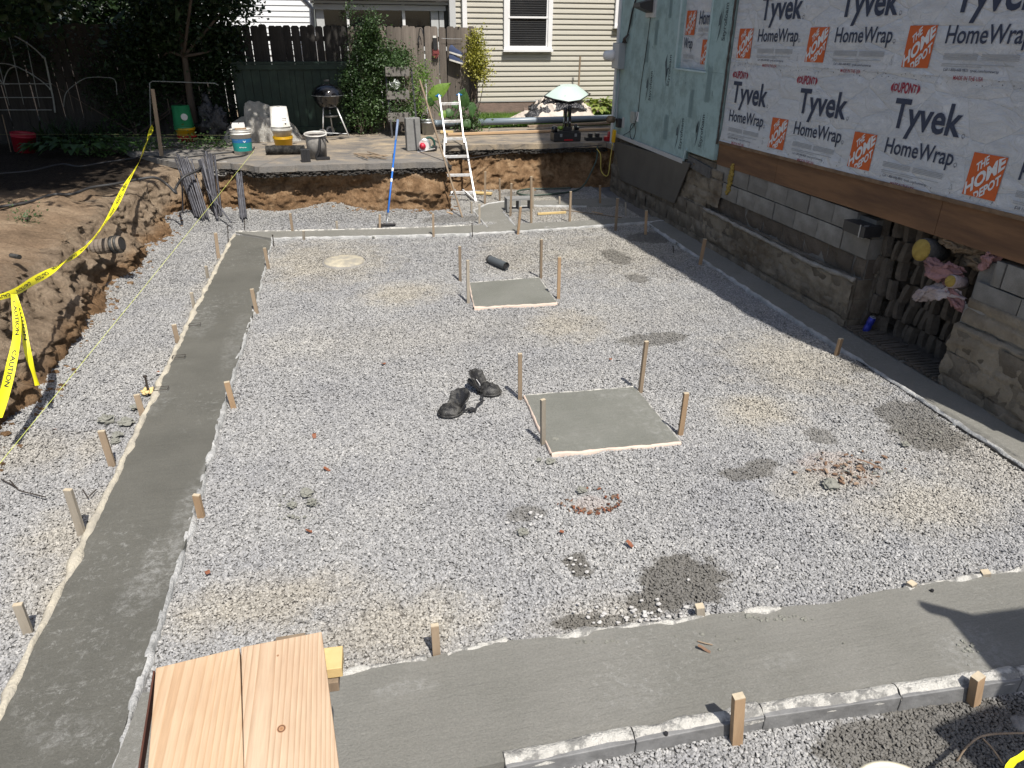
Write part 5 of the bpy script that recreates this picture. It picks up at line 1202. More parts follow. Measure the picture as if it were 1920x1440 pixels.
# ================================================= things on the slab and in the yard
SZ=.752
def bucket(par,c,r0,r1,h,m,name='bucket',up=False,tilt=None,bands=2,n=24):
    """shell with rolled bands; c is the base centre"""
    prof=[(r0*.2,.002),(r0,0),(r1,h*.80)]
    for k in range(bands): z=h*(.80+.2*k/bands); prof+=[(r1+.001,z),(r1+.009,z+.004),(r1+.009,z+.012),(r1+.001,z+.016)]
    prof+=[(r1+.002,h*.985),(r1+.010,h*.99),(r1+.010,h),(r1-.004,h),(r1-.006,h*.9),(r0-.005,.012),(0,.012)]
    if up: prof=[(r,h-z) for r,z in prof]
    return part(name,G().lathe(prof,c,n,tilt,closed=True),m,par,sm=True)
# joint compound bucket
c=at(457,288,SZ); c=(c.x,c.y,SZ); r=root('compound_bucket','white and teal labelled compound bucket at the left slab edge','bucket',c)
bucket(r,c,.135,.152,.37,m_whiteb)
Fz=lambda z0,z1,m,nm,rr=.0015,a0=-2.9,a1=.1: part(nm,G().loft([[(c[0]+(.135+.017*min(1,(z/.296))+rr)*math.cos(a),c[1]+(.135+.017*min(1,(z/.296))+rr)*math.sin(a),c[2]+z) for a in np.linspace(a0,a1,24)] for z in (z0,z1)]),m,r,sm=True)
Fz(.05,.175,m_teal,'teal_label'); Fz(.178,.235,m_blue,'blue_label'); 
def cyltext(s,w,h,z,a,m,rad,nm):
    g=G(); put_text(g,s,w,h,lambda u,v:(c[0]+rad*math.cos(a+(u-w/2)/rad),c[1]+rad*math.sin(a+(u-w/2)/rad),c[2]+z+v),.02); return part(nm,g,m,r)
cyltext('All Purpose',.11,.022,.10,-1.45,m_white,.1455,'lettering'); part('diamond_mark',G().add([(c[0]+.149*math.cos(-1.2+du),c[1]+.149*math.sin(-1.2+du),c[2]+.205+dz) for du,dz in ((-.15,0),(0,-.024),(.15,0),(0,.024))],[(0,1,2,3)]),m_white,r)
part('wooden_float',G().box((c[0]+.01,c[1]-.02,c[2]+.375),(.17,.10,.02),rz=.2),m_stakel,r)
fl=root('white_foam_block','white notched foam block resting in the compound bucket','foam block',(c[0],c[1]+.02,SZ+.36)); part('slab',G().box((c[0]-.02,c[1]+.03,SZ+.405),(.19,.06,.06)).box((c[0]-.06,c[1]+.03,SZ+.445),(.09,.06,.02)).box((c[0]+.035,c[1]+.03,SZ+.445),(.07,.06,.02)),m_white,fl)
# white bucket upside down over a stack on yellow ones
p=at(533,279,SZ); x,y=p.x,p.y
r=root('yellow_bucket','yellow bucket pair under the white ones on the slab','bucket',(x,y,SZ),'bucket stack on the slab'); bucket(r,(x,y,SZ),.128,.150,.20,m_yel,bands=3); part('black_print',G().loft([[(x+.1375*math.cos(a),y+.1375*math.sin(a),SZ+z) for a in np.linspace(-1.8,-1.3,6)] for z in (.05,.07)]),m_tink,r)
r=root('white_bucket','white lidded bucket rim stacked on the yellow bucket','bucket',(x,y,SZ+.19),'bucket stack on the slab'); bucket(r,(x,y,SZ+.19),.135,.158,.13,m_whiteb,bands=2)
r=root('white_bucket','upside down white bucket on top of the slab stack','bucket',(x,y,SZ+.30),'bucket stack on the slab'); bucket(r,(x-.01,y,SZ+.29),.132,.148,.36,m_whiteb,up=True,bands=1)
c=(x-.01,y,SZ+.29)
for i,(t,z,h) in enumerate((('CAUTION',.235,.016),('KEEP AWAY',.21,.012),('5 GAL',.06,.02))):
    g=G(); rad=.145; a=-1.0; w=.07; put_text(g,t,w,h,lambda u,v:(c[0]+rad*math.cos(a+(u-w/2)/rad),c[1]+rad*math.sin(a+(u-w/2)/rad),c[2]+z-.05+v),.02); part('lettering',g,m_tink,r)
part('bar_code',G().loft([[(c[0]+.1455*math.cos(a),c[1]+.1455*math.sin(a),c[2]+z) for a in np.linspace(-1.05,-.8,5)] for z in (.085,.12)]),m_tink,r)
# dusty drum with a torn black side
p=at(596,296,SZ); x,y=p.x,p.y; r=root('plaster_drum','torn plaster bucket with dusty rim and hanging black strip','bucket',(x,y,SZ)); md=M('dusty grey plastic',(.42,.40,.37),(.20,.19,.18),5,.6,dirt=(.10,.10,.10),dsc=4)
T=Matrix.Rotation(R(6),3,'X')
part('body',G().lathe([(.10,0),(.14,.01),(.155,.34),(.150,.35),(.135,.335),(.12,.02),(0,.02)],(x,y,SZ+.005),24,T),md,r,sm=True)
part('rim',G().tube([T@Vector((.162*math.cos(a),.162*math.sin(a),.35))+Vector((x,y,SZ+.005)) for a in np.linspace(0,6.283,30)],.010,6),m_whiteb,r,sm=True)
part('dried_plaster',G().lathe([(0,.315),(.06,.322),(.13,.318),(.148,.325)],(x,y,SZ+.005),20,T),M('dried plaster',(.45,.42,.38),(.28,.22,.18),9,.9,.01,30),r,sm=True)
part('torn_strip',G().tube(catmull([(x+.06,y-.16,SZ+.33),(x+.05,y-.175,SZ+.2),(x+.02,y-.165,SZ+.1),(x-.02,y-.155,SZ+.03)]),.022,6),m_black,r)
part('base_scrap',G().box((x+.08,y-.17,SZ+.02),(.20,.10,.03),rz=.1),m_black,r); part('handle_flap',G().tube(catmull([(x+.06,y-.16,SZ+.32),(x+.14,y-.15,SZ+.30),(x+.18,y-.14,SZ+.24)]),.012,5),m_black,r)
# corrugated pipe section and downspout block
def corr(name,label,a,b,rad,m,n=28,cat='pipe',amp=.006,grp=None):
    a=Vector(a);b=Vector(b); P=[a.lerp(b,i/(n*2)) for i in range(n*2+1)]
    r=root(name,label,cat,vs(a),grp); part('shell',G().tube(P,[rad+(amp if i%2 else -amp) for i in range(n*2+1)],16,cap=False),m,r); 
    part('bore',G().tube([a.lerp(b,.01),b.lerp(a,.01)],rad*.8,14,cap=True),m_black,r); return r
a=at(500,290,SZ);b=at(572,289,SZ); corr('corrugated_pipe','black corrugated pipe lying on the slab beside the yellow bucket',(a.x,a.y,SZ+.07),(b.x,b.y,SZ+.07),.065,m_rub)
p=at(574,303,SZ); solo('square_duct',G().box((p.x,p.y,SZ+.09),(.13,.12,.185),rz=.1).box((p.x-.02,p.y-.062,SZ+.09),(.008,.008,.18),rz=.1).box((p.x+.02,p.y-.06,SZ+.09),(.008,.008,.18),rz=.1),m_black,'short ribbed black duct standing on the slab edge','duct',b=.004)
# kettle grill
p=atY(622,250,14.0); x,y=p.x,p.y; r=root('kettle_grill','glossy black kettle grill standing before the green shed','grill',(x,y,SZ))
zc=atY(622,178,y).z; R0=.275
part('bowl',G().lathe([(.0,-.25),(.10,-.235),(.19,-.18),(.25,-.09),(R0,0),(R0+.006,.004)],(x,y,zc),32),m_blackg,r,sm=True)
lid=part('lid',G().lathe([(R0+.012,.0),(R0+.008,.01),(.262,.06),(.22,.12),(.13,.165),(.05,.18),(0,.182)],(x,y,zc+.004),32),m_blackg,r,sm=True)
part('lid_handle',G().box((x,y,zc+.235),(.10,.035,.028)).tube([(x-.035,y,zc+.18),(x-.035,y,zc+.23)],.006,6).tube([(x+.035,y,zc+.18),(x+.035,y,zc+.23)],.006,6),m_black,lid,b=.006)
part('rim_band',G().lathe([(R0+.006,-.006),(R0+.014,-.004),(R0+.014,.004),(R0+.006,.006)],(x,y,zc),32,closed=True),m_galv,r,sm=True)
for dx,dy,ex,ey in ((-.10,-.10,-.16,-.14),(.13,-.10,.30,-.20),(.0,.14,.02,.22)):
    part('leg',G().tube([(x+dx,y+dy,zc-.2),(x+ex,y+ey,SZ+.02)],.012,8),m_alu,r,sm=True)
part('ash_catcher',G().lathe([(0,-.045),(.10,-.03),(.155,0),(.158,.004),(.1,-.02),(0,-.035)],(x+.02,y,zc-.34),22),m_galv,r,sm=True)
for dx,dy in ((-.16,-.15),(-.02,.24)):
    w=part('wheel',G().lathe([(.045,-.014),(.075,-.014),(.078,0),(.075,.014),(.045,.014),(.045,-.014)],(x+dx,y+dy,SZ+.078),20,Matrix.Rotation(R(80),3,'X'),closed=True),m_whiteb,r,sm=True); part('hub',G().lathe([(0,-.008),(.046,-.008),(.046,.008),(0,.008)],(x+dx,y+dy,SZ+.078),16,Matrix.Rotation(R(80),3,'X')),m_black,w)
part('cross_brace',G().tube([(x-.15,y-.14,SZ+.09),(x+.27,y-.18,SZ+.07)],.006,6),m_galv,r)
# cloudy plastic sheet heaped by the shed
def heap(x0,x1,y0,y1,zf,nx,ny,seed,amp=.05):
    rows=[]
    for j in range(ny+1):
        row=[]
        for i in range(nx+1):
            u=i/nx;v=j/ny; X=x0+(x1-x0)*u;Y=y0+(y1-y0)*v; z=zf(u,v); k=min(1,5*min(u,1-u,v,1)) ; a=amp*(.3+k)
            row.append((X+a*.9*nz(u*5,v*5,seed,3),Y+a*nz(u*5+4,v*5,seed+2,3)-.05*abs(math.sin(u*13+seed)),z+a*nz(u*6,v*6,seed+5,4)*k+abs(nz(u*9,v*3,seed+7))*a*.8*k))
        rows.append(row)
    return G().loft(rows)
prof_=[(0,.03),(.08,.18),(.14,.58),(.22,.66),(.34,.56),(.55,.50),(.75,.40),(.88,.25),(.95,.10),(1,.01)]
def lerpf(P,u):
    for (a,b),(c_,d) in zip(P,P[1:]):
        if u<=c_: return b+(d-b)*(u-a)/(c_-a)
    return P[-1][1]
a=at(428,252,SZ);b=at(566,258,SZ)
x0,x1=a.x,b.x
pf=[(0,.0),(.08,.22),(.25,.36),(.33,.40),(.34,.60),(.42,.66),(.6,.58),(.8,.42),(.93,.20),(1,.0)]
solo('plastic_sheet',heap(x0,x1,13.55,14.1,lambda u,v:SZ+lerpf(pf,u)*min(1,(v*2.0))**.6*(1-.25*max(0,v-.5)),70,30,3,.02),m_plast,'cloudy translucent plastic sheeting heaped in front of the shed','sheet',sm=True)
solo('wrapped_bundle',G().lump((x0+.75,13.85,SZ+.16),(.26,.15,.2),.3,2,4,20,12),M('bundle',(.34,.31,.27),(.2,.18,.15),4,.8,.02,12),'grey bundle covered by the cloudy plastic sheeting','bundle',sm=True)
# green, yellow and red bucket stack in the shade, round mark
p=atY(350,256,13.9); x,y=p.x,p.y
r=root('red_bucket','red bucket at the bottom of the shaded stack','bucket',(x,y,.71),'shaded bucket stack'); bucket(r,(x+.01,y,.71),.14,.158,.14,m_red)
r=root('yellow_bucket','yellow bucket in the middle of the shaded stack','bucket',(x,y,.80),'shaded bucket stack'); bucket(r,(x,y,.82),.145,.158,.15,m_yel,bands=3)
r=root('green_bucket','upside down green bucket on top of the shaded stack','bucket',(x,y,.93),'shaded bucket stack'); bucket(r,(x-.01,y,.95),.14,.160,.38,m_green,up=True); part('pale_round_mark',G().lathe([(0,0),(.055,0)],(x+.05,y-.160,1.16),16,Matrix.Rotation(R(90),3,'X'),closed=True),m_whiteb,r)
p=at(47,283,.72); r=root('red_bucket','dark red bucket in the shade at the far left','bucket',(p.x,p.y,.72)); bucket(r,(p.x,p.y,.71),.15,.17,.29,m_maroon,up=False,tilt=Matrix.Rotation(R(8),3,'Y'))
p=at(428,248,SZ-.03); r=root('fuel_can','small red fuel can beside the black bag','fuel can',(p.x,p.y,.72)); part('body',G().lathe([(.0,0),(.065,.0),(.07,.02),(.07,.16),(.05,.22),(.02,.25),(.02,.28),(0,.28)],(p.x,p.y,.72),14),m_red,r,sm=True); part('spout',G().tube([(p.x,p.y,.98),(p.x+.03,p.y-.02,1.05)],.012,6),m_black,r)
p=atY(402,250,13.9); r=solo('rubbish_bag',G().lump((p.x,p.y+.05,1.02),(.24,.18,.33),.45,2.4,6,30,20,flat=-.31),m_bplas,'shiny black rubbish bag slumped left of the fuel can','bag',sm=True)
# white iron headboard trellis
HY=13.9
def hb(*q,o=(0,0),s=3.6): return [vs(atY(o[0]+x/s,o[1]+y/s,HY)) for x,y in q]
r=root('iron_headboard','pale arched iron bed frame standing as a trellis at far left','trellis',(-6.0,HY,.72)); mi=M('faded iron paint',(.34,.36,.34),(.22,.23,.22),9,.6)
def rod(nm,pts,rad=.008,cm=True): part(nm,G().tube(catmull(pts,6) if cm else pts,rad,6),mi,r,sm=True)
rod('outer_arch',hb((-330,400),(-250,280),(-120,215),(0,208),(55,225),(120,255),(180,290),(240,335),(290,385)),.010)
rod('right_post',hb((300,385),(322,480),(345,600),(360,670),(372,760)),.013); rod('left_post',hb((-330,385),(-320,600),(-310,760)),.013)
rod('inner_arch',hb((-300,600),(-120,450),(0,428),(100,445),(165,475),(220,505),(290,555),(345,605)))
rod('small_arc',hb((25,565),(35,520),(60,470),(100,447))); rod('small_arc',hb((-40,480),(0,540),(25,565),(60,568)))
for y_ in (566,658,742): rod('cross_bar',hb((-320,y_),(350,y_)),.007,False)
for a_,b_ in (((55,225),(160,705)),((180,290),(268,725)),((-5,440),(62,712)),((-100,215),(-40,700))): rod('spindle',hb(a_,b_),.006,False)
for q in ((55,225),(180,290),(290,385),(100,447),(220,505),(340,602),(25,565)): part('joint_knob',G().lump(hb(q)[0],.02,.1,2,1,8,6),mi,r,sm=True)
rt=root('garden_hoop','thin wire arch at the back of the left bed','hoop',(-4.9,14.1,.7)); part('wire',G().tube(catmull([vs(atY(a/3.6,b/3.6,14.1)) for a,b in ((430,720),(440,640),(480,590),(560,535),(620,522),(700,522),(775,540),(790,640))],5),.006,5),mi,rt)
rt=root('tube_rack','thin pale tube frame behind the tall tape post','frame',(-2.9,14.0,.7)); part('tube',G().tube([vs(atY(a/3.6,b/3.6,14.0)) for a,b in ((1020,960),(1010,560),(1030,548),(1450,562),(1475,575))],.008,6),mi,rt)
# planter tower
r=root('planter_tower','three tier wooden planter tower with strawberries and herbs','planter',(1.1,14.0,.75)); mp_=M('grey planter box',(.20,.19,.175),(.13,.12,.11),6,.85,.003,30)
for (a,b,yy) in (((722,126),(768,143),13.86),((724,171),(768,186),13.82),((727,212),(771,228),13.78)):
    q=atY(*a,yy);s=atY(*b,yy); bx_=part('box',G().box(((q.x+s.x)/2,yy+.08,(q.z+s.z)/2),(s.x-q.x,.18,q.z-s.z)),mp_,r,b=.004)
for px in (722,771): a=atY(px,128,14.0); part('frame_leg',G().bar((a.x,14.0,a.z),(a.x+.03,13.7,.75),.03,.02),m_black,r)
foliage('herbs',r,lf_shrub,n=1500,blobs=[pxb(745,121,22,6,13.95,.06,1),pxb(745,166,20,6,13.9,.05,.6),pxb(748,205,26,7,13.88,.07,1.2)],size=.05,seed=41,clump=8)
sx=pxb(741,158,9,8,13.8,.05,1); rt=root('dusty_miller','silver leaved plant in the middle planter box','plant',(sx[0],sx[1],sx[2])); foliage('leaves',rt,lf_silver,n=60,blobs=[sx],size=.08,seed=42,asp=3)
# nursery pot, pail, terracotta pot with elephant ears
p=at(783,248,SZ); r=root('nursery_pot','black nursery pot between the planter tower and the pail','pot',(p.x,p.y,SZ)); bucket(r,(p.x,p.y,SZ),.15,.19,.30,m_black,bands=1,name='pot')
p=at(803,252,SZ); r=root('metal_pail','grey metal pail with raised handle by the leaning stick','pail',(p.x,p.y,SZ)); bucket(r,(p.x,p.y,SZ),.105,.125,.26,m_galv,bands=1,name='pail_body'); part('handle',G().tube([(p.x+.125*math.cos(a),p.y-.02,SZ+.25+.14*math.sin(a)) for a in np.linspace(0,math.pi,14)],.004,5),m_galv,r)
p=at(822,240,SZ); r=root('terracotta_pot','terracotta pot behind the ladder holding the big green leaf','pot',(p.x,p.y,SZ)); part('pot',G().lathe([(0,0),(.12,0),(.17,.2),(.19,.2),(.195,.27),(.175,.27),(.16,.22),(0,.22)],(p.x,p.y,SZ),22),m_terra,r,sm=True)
def ear(par,base,tip,w,m,lean=0):
    b=Vector(base);t=Vector(tip); d=(t-b); l=d.length; d.normalize(); s=d.cross(Vector((0,-1,.4))).normalized(); up=s.cross(d); rows=[]
    for i in range(9):
        q=i/8; ww=w*math.sin(math.pi*(q*.86+.14)**.8)*(1 if q<.97 else .2); rows.append([vs(b+d*(l*q)+s*ww*k+up*(-.18*w*abs(k)+.12*w*math.sin(q*3.1)+.03*w*math.cos(k*9))) for k in (-1,-.66,-.33,0,.33,.66,1)])
    part('leaf',G().loft(rows),m,par,sm=True)
r=root('elephant_ear_plant','elephant ear plant with one large sunlit leaf','plant',(p.x,p.y,SZ+.22))
le=leafmat('elephant ear',(.13,.24,.03),(.22,.36,.06),.4,6); led=leafmat('elephant ear dark',(.045,.11,.03),(.08,.17,.05),.35,6)
Y_=14.0
for (a,b,w,m) in (((806,182),(846,155),.125,le),((812,198),(802,180),.07,led),((829,208),(834,222),.09,le),((846,205),(838,220),.08,led),((868,200),(875,172),.10,led),((862,185),(872,165),.07,led),((885,192),(886,222),.07,led),((872,225),(882,240),.09,led),((850,190),(858,205),.07,led)):
    q=vs(atY(*a,Y_)); s=vs(atY(*b,Y_-.05)); ear(r,q,s,w,m); part('stem',G().tube(catmull([(p.x+rnd.uniform(-.05,.25),Y_,SZ+.25),((p.x+q[0])/2+.05,Y_,(q[2]+SZ)/2+.1),q],5),.009,5),led,r,sm=True)
shrub('dark leafy plant at the foot of the last fence post','bush',[pxb(880,228,18,16,14.25,.2,1)],700,.06,lf_shrub,52,8)
# cap block on end
p=at(779,282,SZ); r=solo('cap_block',G().box((p.x-.03,p.y,SZ+.255),(.235,.10,.50),rz=.18),m_cap,'flat grey concrete cap block standing on end on the slab','block',b=.005)
# circular saw
p=at(800,283,SZ); x,y=p.x,p.y; r=root('circular_saw','red and green cordless circular saw resting near the slab corner','saw',(x,y,SZ)); mg=M('tool green',(.015,.075,.055),(.01,.05,.04),5,.5); mr=M('tool red',(.5,.02,.05),(.4,.015,.04),5,.45)
RX=Matrix.Rotation(R(90),3,'X')
part('base_plate',G().box((x-.02,y-.03,SZ+.02),(.30,.14,.006),ry=-.18),m_alu,r); part('blade_guard',G().lathe([(0,-.02),(.095,-.02),(.10,-.012),(.10,.012),(.095,.02),(0,.02)],(x-.03,y-.01,SZ+.10),24,RX),m_galv,r,sm=True)
part('blade',G().lathe([(0,-.001),(.09,-.001),(.09,.001),(0,.001)],(x-.05,y-.035,SZ+.085),28,RX),m_alu,r); part('motor',G().lathe([(0,-.07),(.045,-.07),(.05,-.05),(.05,.03),(0,.04)],(x-.07,y-.07,SZ+.085),16,RX),mr,r,sm=True)
part('handle',G().tube(catmull([(x-.01,y,SZ+.19),(x+.06,y,SZ+.21),(x+.12,y,SZ+.16),(x+.13,y,SZ+.08),(x+.07,y,SZ+.05)]),.018,8),mg,r,sm=True); part('battery',G().box((x+.13,y-.01,SZ+.05),(.075,.08,.07),ry=.2),m_black,r,b=.006); part('guard_top',G().box((x+.0,y,SZ+.16),(.12,.05,.03),ry=.3),mg,r,b=.008)
# thin sticks heap on slab
q=random.Random(5)
for k,(a,b) in enumerate((((664,289),(712,292)),((664,291),(724,300)),((672,296),(725,294)),((668,293),(690,301)),((690,290),(722,298)),((680,299),(728,297)))):
    A=at(*a,SZ);B=at(*b,SZ); solo('wooden_stick',G().bar((A.x,A.y,SZ+.012+.008*k),(B.x,B.y,SZ+.012+.006*k),.02,.012),m_stake,'thin stick in the loose pile near the slab edge','stick','thin sticks on the slab')
# slotted gap post
# multi position ladder
r=root('folding_ladder','aluminium folding ladder leaning out of the pit against the slab','ladder',(1.85,11.9,0))
def ld(px,py,t): # t 0..1 up the ladder
    return atY(px,py,11.62+(13.0-11.62)*t)
RL=[(834,380,0),(833,345,.17),(832,300,.42),(833,264,.62),(828,220,.82),(822,180,1)]; RR=[(892,381,0),(884,340,.17),(878,300,.40),(872,263,.62),(866,220,.82),(861,178,1)]
def railpt(RA,t):
    for (a,b,c_),(d,e,f) in zip(RA,RA[1:]):
        if t<=f+1e-6: k=(t-c_)/(f-c_); A=ld(a,b,c_);B=ld(d,e,f); return A.lerp(B,k)
    return ld(*RA[-1])
for RA in (RL,RR):
    A,B,C2=railpt(RA,0),railpt(RA,.62),railpt(RA,1)
    part('lower_rail',G().bar(A,railpt(RA,.3),.028,.075,side=(1,0,0)).bar(railpt(RA,.3),B+(B-A).normalized()*.02,.028,.075,side=(1,0,0)),m_alu,r,b=.003)
    part('upper_rail',G().bar(B-(B-A)*.05+Vector((.028 if RA is RL else -.028,0,0)),C2+Vector((.012 if RA is RL else -.012,0,0)),.024,.065,side=(1,0,0)),m_alu,r,b=.003)
    part('hinge',G().lump(C2,(.03,.035,.035),.05,2,1,10,7).tube([C2+Vector((-.05,0,0)),C2+Vector((.05,0,0))],.014,8),m_blue,r,sm=True)
    part('lock_bracket',G().box(B,(.055,.06,.05)),m_black,r,b=.006); part('foot',G().box(A+Vector((0,0,.02)),(.045,.10,.05)),m_alu,r,b=.004)
for py_l,py_r in ((195,194),(228,227),(261,260),(294,293),(329,328),(361,361)):
    def tof(RA,py):
        for (a,b,c_),(d,e,f) in zip(RA,RA[1:]):
            if e<=py<=b: return c_+(f-c_)*(b-py)/(b-e)
        return 0
    A=railpt(RL,tof(RL,py_l));B=railpt(RR,tof(RR,py_r)); dv=(railpt(RL,1)-railpt(RL,0)).normalized(); part('rung',G().bar(A,B,.032,.045,side=(0,1,0)),m_alu,r,b=.004)
for RA,sgn in ((RL,1),(RR,-1)):
    A=railpt(RA,.02); B=(railpt(RL,.10)+railpt(RR,.10))/2; part('foot_brace',G().tube(catmull([A,A.lerp(B,.5)+Vector((0,0,.05)),B+Vector((-.06*sgn,0,.02))]),.012,6),m_alu,r,sm=True)
# leaning stick, blue pole squeegee
A=at(867,408,0); B=atY(787,150,11.75); r=solo('leaning_stick',G().bar(A,B,.022,.03),m_stake,'long grey stick leaning out of the pit left of the ladder','stick')
S=A.lerp(B,.56); 
A=at(725,424,.0); B=atY(746,225,11.6); r=root('blue_pole','bright blue extension pole tool leaning on the slab edge','pole',vs(A)); part('pole',G().tube([A.lerp(B,.12),A.lerp(B,.80)],.0135,10),m_bluep,r,sm=True); part('grip',G().tube([A.lerp(B,.80),B],.018,10),M('faded grey blue grip',(.22,.28,.40),(.15,.2,.32),6,.8),r,sm=True); part('metal_end',G().tube([A,A.lerp(B,.12)],.010,8),m_galv,r,sm=True); part('band',G().tube([A.lerp(B,.40),A.lerp(B,.43)],.017,10).tube([A.lerp(B,.50),A.lerp(B,.53)],.017,10),m_white,r,sm=True); part('blade_head',G().box((A.x,A.y,.02),(.26,.06,.025),rz=-.1),m_black,r,b=.005); 
# blue grey pipes and lumber along the slab's back edge
a=at(822,240,SZ);b=at(1143,232,SZ); a=Vector((1.85,14.62,0));b=Vector((6.2,15.0,0)); 
for dx,rad,zz,l in ((0,.062,.0,'blue grey plastic pipe lying along the back of the slab'),(.14,.05,.0,'second blue grey pipe lying behind the first')):
    rt=root('plastic_pipe',l,'pipe',(a.x,a.y+dx,SZ),'pipes along the slab edge'); part('tube',G().tube([(a.x+dx,a.y+dx,SZ+rad+(.03 if dx else .06)),(b.x,b.y+dx,SZ+rad+(.06 if dx else .06))],rad,16),m_pvc,rt,sm=True); part('bell_end',G().tube([(a.x+dx-.02,a.y+dx,SZ+rad+(.03 if dx else .06)),(a.x+dx+.05,a.y+dx,SZ+rad+(.03 if dx else .06))],rad*1.06,16),m_pvc,rt,sm=True)
for (a1,b1,zz,m,l) in (((839,262),(1142,252),.0,m_lum,'pale lumber board in front of the pipes'),((826,258),(850,258),.005,m_lumy,'short pale offcut by the ladder in front of the pipes'),((990,250),(1142,243),.03,m_stake,'greyer board lying behind the tool case')):
    A=at(a1[0],a1[1]-7,SZ);B=at(b1[0],b1[1]-7,SZ); solo('lumber_board',G().bar((A.x,A.y,SZ+.03+zz),(B.x,B.y,SZ+.03+zz),.085,.04,side=(0,1,0)),m,l,'board',b=.003)
# wheelbarrow tray upside down on a tarped pile
p0=at(965,232,.75); cx=atY(1055,210,15.6).x
def pilez(u,v):
    return .76+ (0.02+.44*math.exp(-((u-.42)/.22)**2)*1.0+.27*math.exp(-((u-.72)/.15)**2))*math.sin(math.pi*min(1,max(0,v*.98+.02)))**.7*(smooth(0,.08,u)*smooth(1,.93,u))
xl=atY(955,220,15.3).x; xr=atY(1142,220,15.3).x
solo('cream_tarp',heap(xl,xr,15.12,16.2,pilez,90,40,14,.09),m_tarp,'wrinkled cream tarp spread over the material pile','tarp',sm=True)
solo('black_sheeting',heap(atY(985,200,15.4).x,atY(1058,200,15.4).x,15.25,15.9,lambda u,v:.80+(.12+.42*u)*math.sin(math.pi*min(1,v+.08))**.6,34,22,20,.11),m_bplas,'crumpled black plastic draped over the left of the pile','sheet',sm=True)
zr_=atY(1066,190,15.25).z
solo('black_sheeting',heap(atY(1036,215,15.3).x,atY(1098,215,15.3).x,15.2,15.75,lambda u,v:.79+(zr_-.80)*math.sin(math.pi*min(1,v+.15))**.4*(.75+.25*math.sin(math.pi*u)),30,18,25,.05),m_bplas,'fold of black plastic propping the wheelbarrow tray','sheet',sm=True)
r=root('wheelbarrow','mint green wheelbarrow turned upside down on the tarped pile','wheelbarrow',(cx,15.7,1.3))
T_=lambda px,py,Y:vs(atY(px,py,Y))
zl=atY(1063,183,15.35).z
rim=[T_(1021,180,15.6),T_(1038,186,15.35),T_(1066,191,15.2),T_(1088,188,15.25),T_(1107,176,15.6),T_(1098,172,16.0),T_(1063,170,16.2),T_(1028,174,15.95)]
midr=[T_(1038,168,15.6),T_(1048,172,15.45),T_(1066,176,15.38),T_(1080,174,15.4),T_(1093,167,15.6),T_(1088,163,15.85),T_(1063,161,15.95),T_(1042,164,15.82)]
top=[T_(1048,160,15.65),T_(1054,162,15.55),T_(1066,163,15.5),T_(1076,162,15.52),T_(1084,160,15.65),T_(1080,158,15.8),T_(1064,157,15.85),T_(1051,158,15.78)]
g=G(); rows=[ [*x,x[0]] for x in ([(a,b,c_-.012) for a,b,c_ in rim],rim,midr,top)]; g.loft(rows); g.add(top,[tuple(range(8))])
tr=part('tray',g,m_mint,r,sm=False); sb=tr.modifiers.new('s','SUBSURF'); sb.levels=2; sb.render_levels=2; 
for v_ in tr.data.polygons: v_.use_smooth=True
rimo=part('rolled_rim',G().tube([*rim,rim[0]],.012,6),m_black,r,sm=True)
a=atY(1088,105,16.75);b=atY(1084,170,16.75); solo('thin_post',G().bar((b.x,16.75,.7),(a.x,16.75,a.z),.035,.03),m_stake,'thin brown post standing against the cream siding','post')
# tool case with tools
p=at(1060,264,SZ); x,y=p.x,p.y; r=root('tool_case','black tool case with a red stripe at the slab edge','tool case',(x,y,SZ)); part('case',G().box((x,y,SZ+.08),(.50,.24,.15)).box((x+.03,y,SZ+.165),(.40,.22,.03)),m_black,r,b=.008)
part('red_stripe',G().box((x+.02,y-.123,SZ+.03),(.16,.006,.025)),m_red,r); part('latch',G().box((x-.12,y-.125,SZ+.11),(.04,.012,.05)).box((x+.15,y-.125,SZ+.11),(.04,.012,.05)),m_galv,r)
for i,(dx,h,l) in enumerate(((-.02,.36,'black cordless tool standing upright on the left of the case'),(.055,.40,'taller black cordless tool standing on the case'))):
    rt=root('cordless_tool',l,'power tool',(x+dx,y,SZ+.18)); part('body',G().box((x+dx,y,SZ+.18+h*.5),(.055,.10,h*.8),taper=.9),m_blackg,rt,b=.012); part('head',G().lathe([(0,0),(.034,0),(.036,.08),(.02,.10),(0,.10)],(x+dx,y,SZ+.18+h*.78),14),m_black,rt,sm=True); part('battery',G().box((x+dx,y-.01,SZ+.21),(.08,.12,.06)),m_black,rt,b=.006); part('pale_badge',G().box((x+dx,y-.054,SZ+.32),(.03,.004,.02)),m_galv,rt)
rt=root('work_light','black lamp at the left end of the tool case','lamp',(x-.22,y-.02,SZ+.16)); part('lamp_body',G().lathe([(0,0),(.055,0),(.06,.05),(.05,.09),(0,.10)],(x-.22,y-.02,SZ+.16),16),m_blackg,rt,sm=True); part('lens',G().lathe([(0,.101),(.03,.10)],(x-.22,y-.02,SZ+.16),14),m_galv,rt)
rt=root('green_tool','small lime green tool on the case','power tool',(x-.10,y,SZ+.18)); part('grip',G().lump((x-.10,y,SZ+.22),(.05,.04,.035),.2,2,1,12,8),M('lime plastic',(.30,.42,.06),(.22,.33,.05),6,.5),rt,sm=True)
rt=root('drill','black drill at the right end of the case','power tool',(x+.18,y,SZ+.18)); part('chuck',G().lathe([(0,0),(.03,0),(.035,.07),(.02,.09),(0,.09)],(x+.18,y,SZ+.19),12),m_black,rt,sm=True); part('motor_housing',G().box((x+.19,y+.02,SZ+.21),(.10,.12,.05)),m_blackg,rt,b=.01)
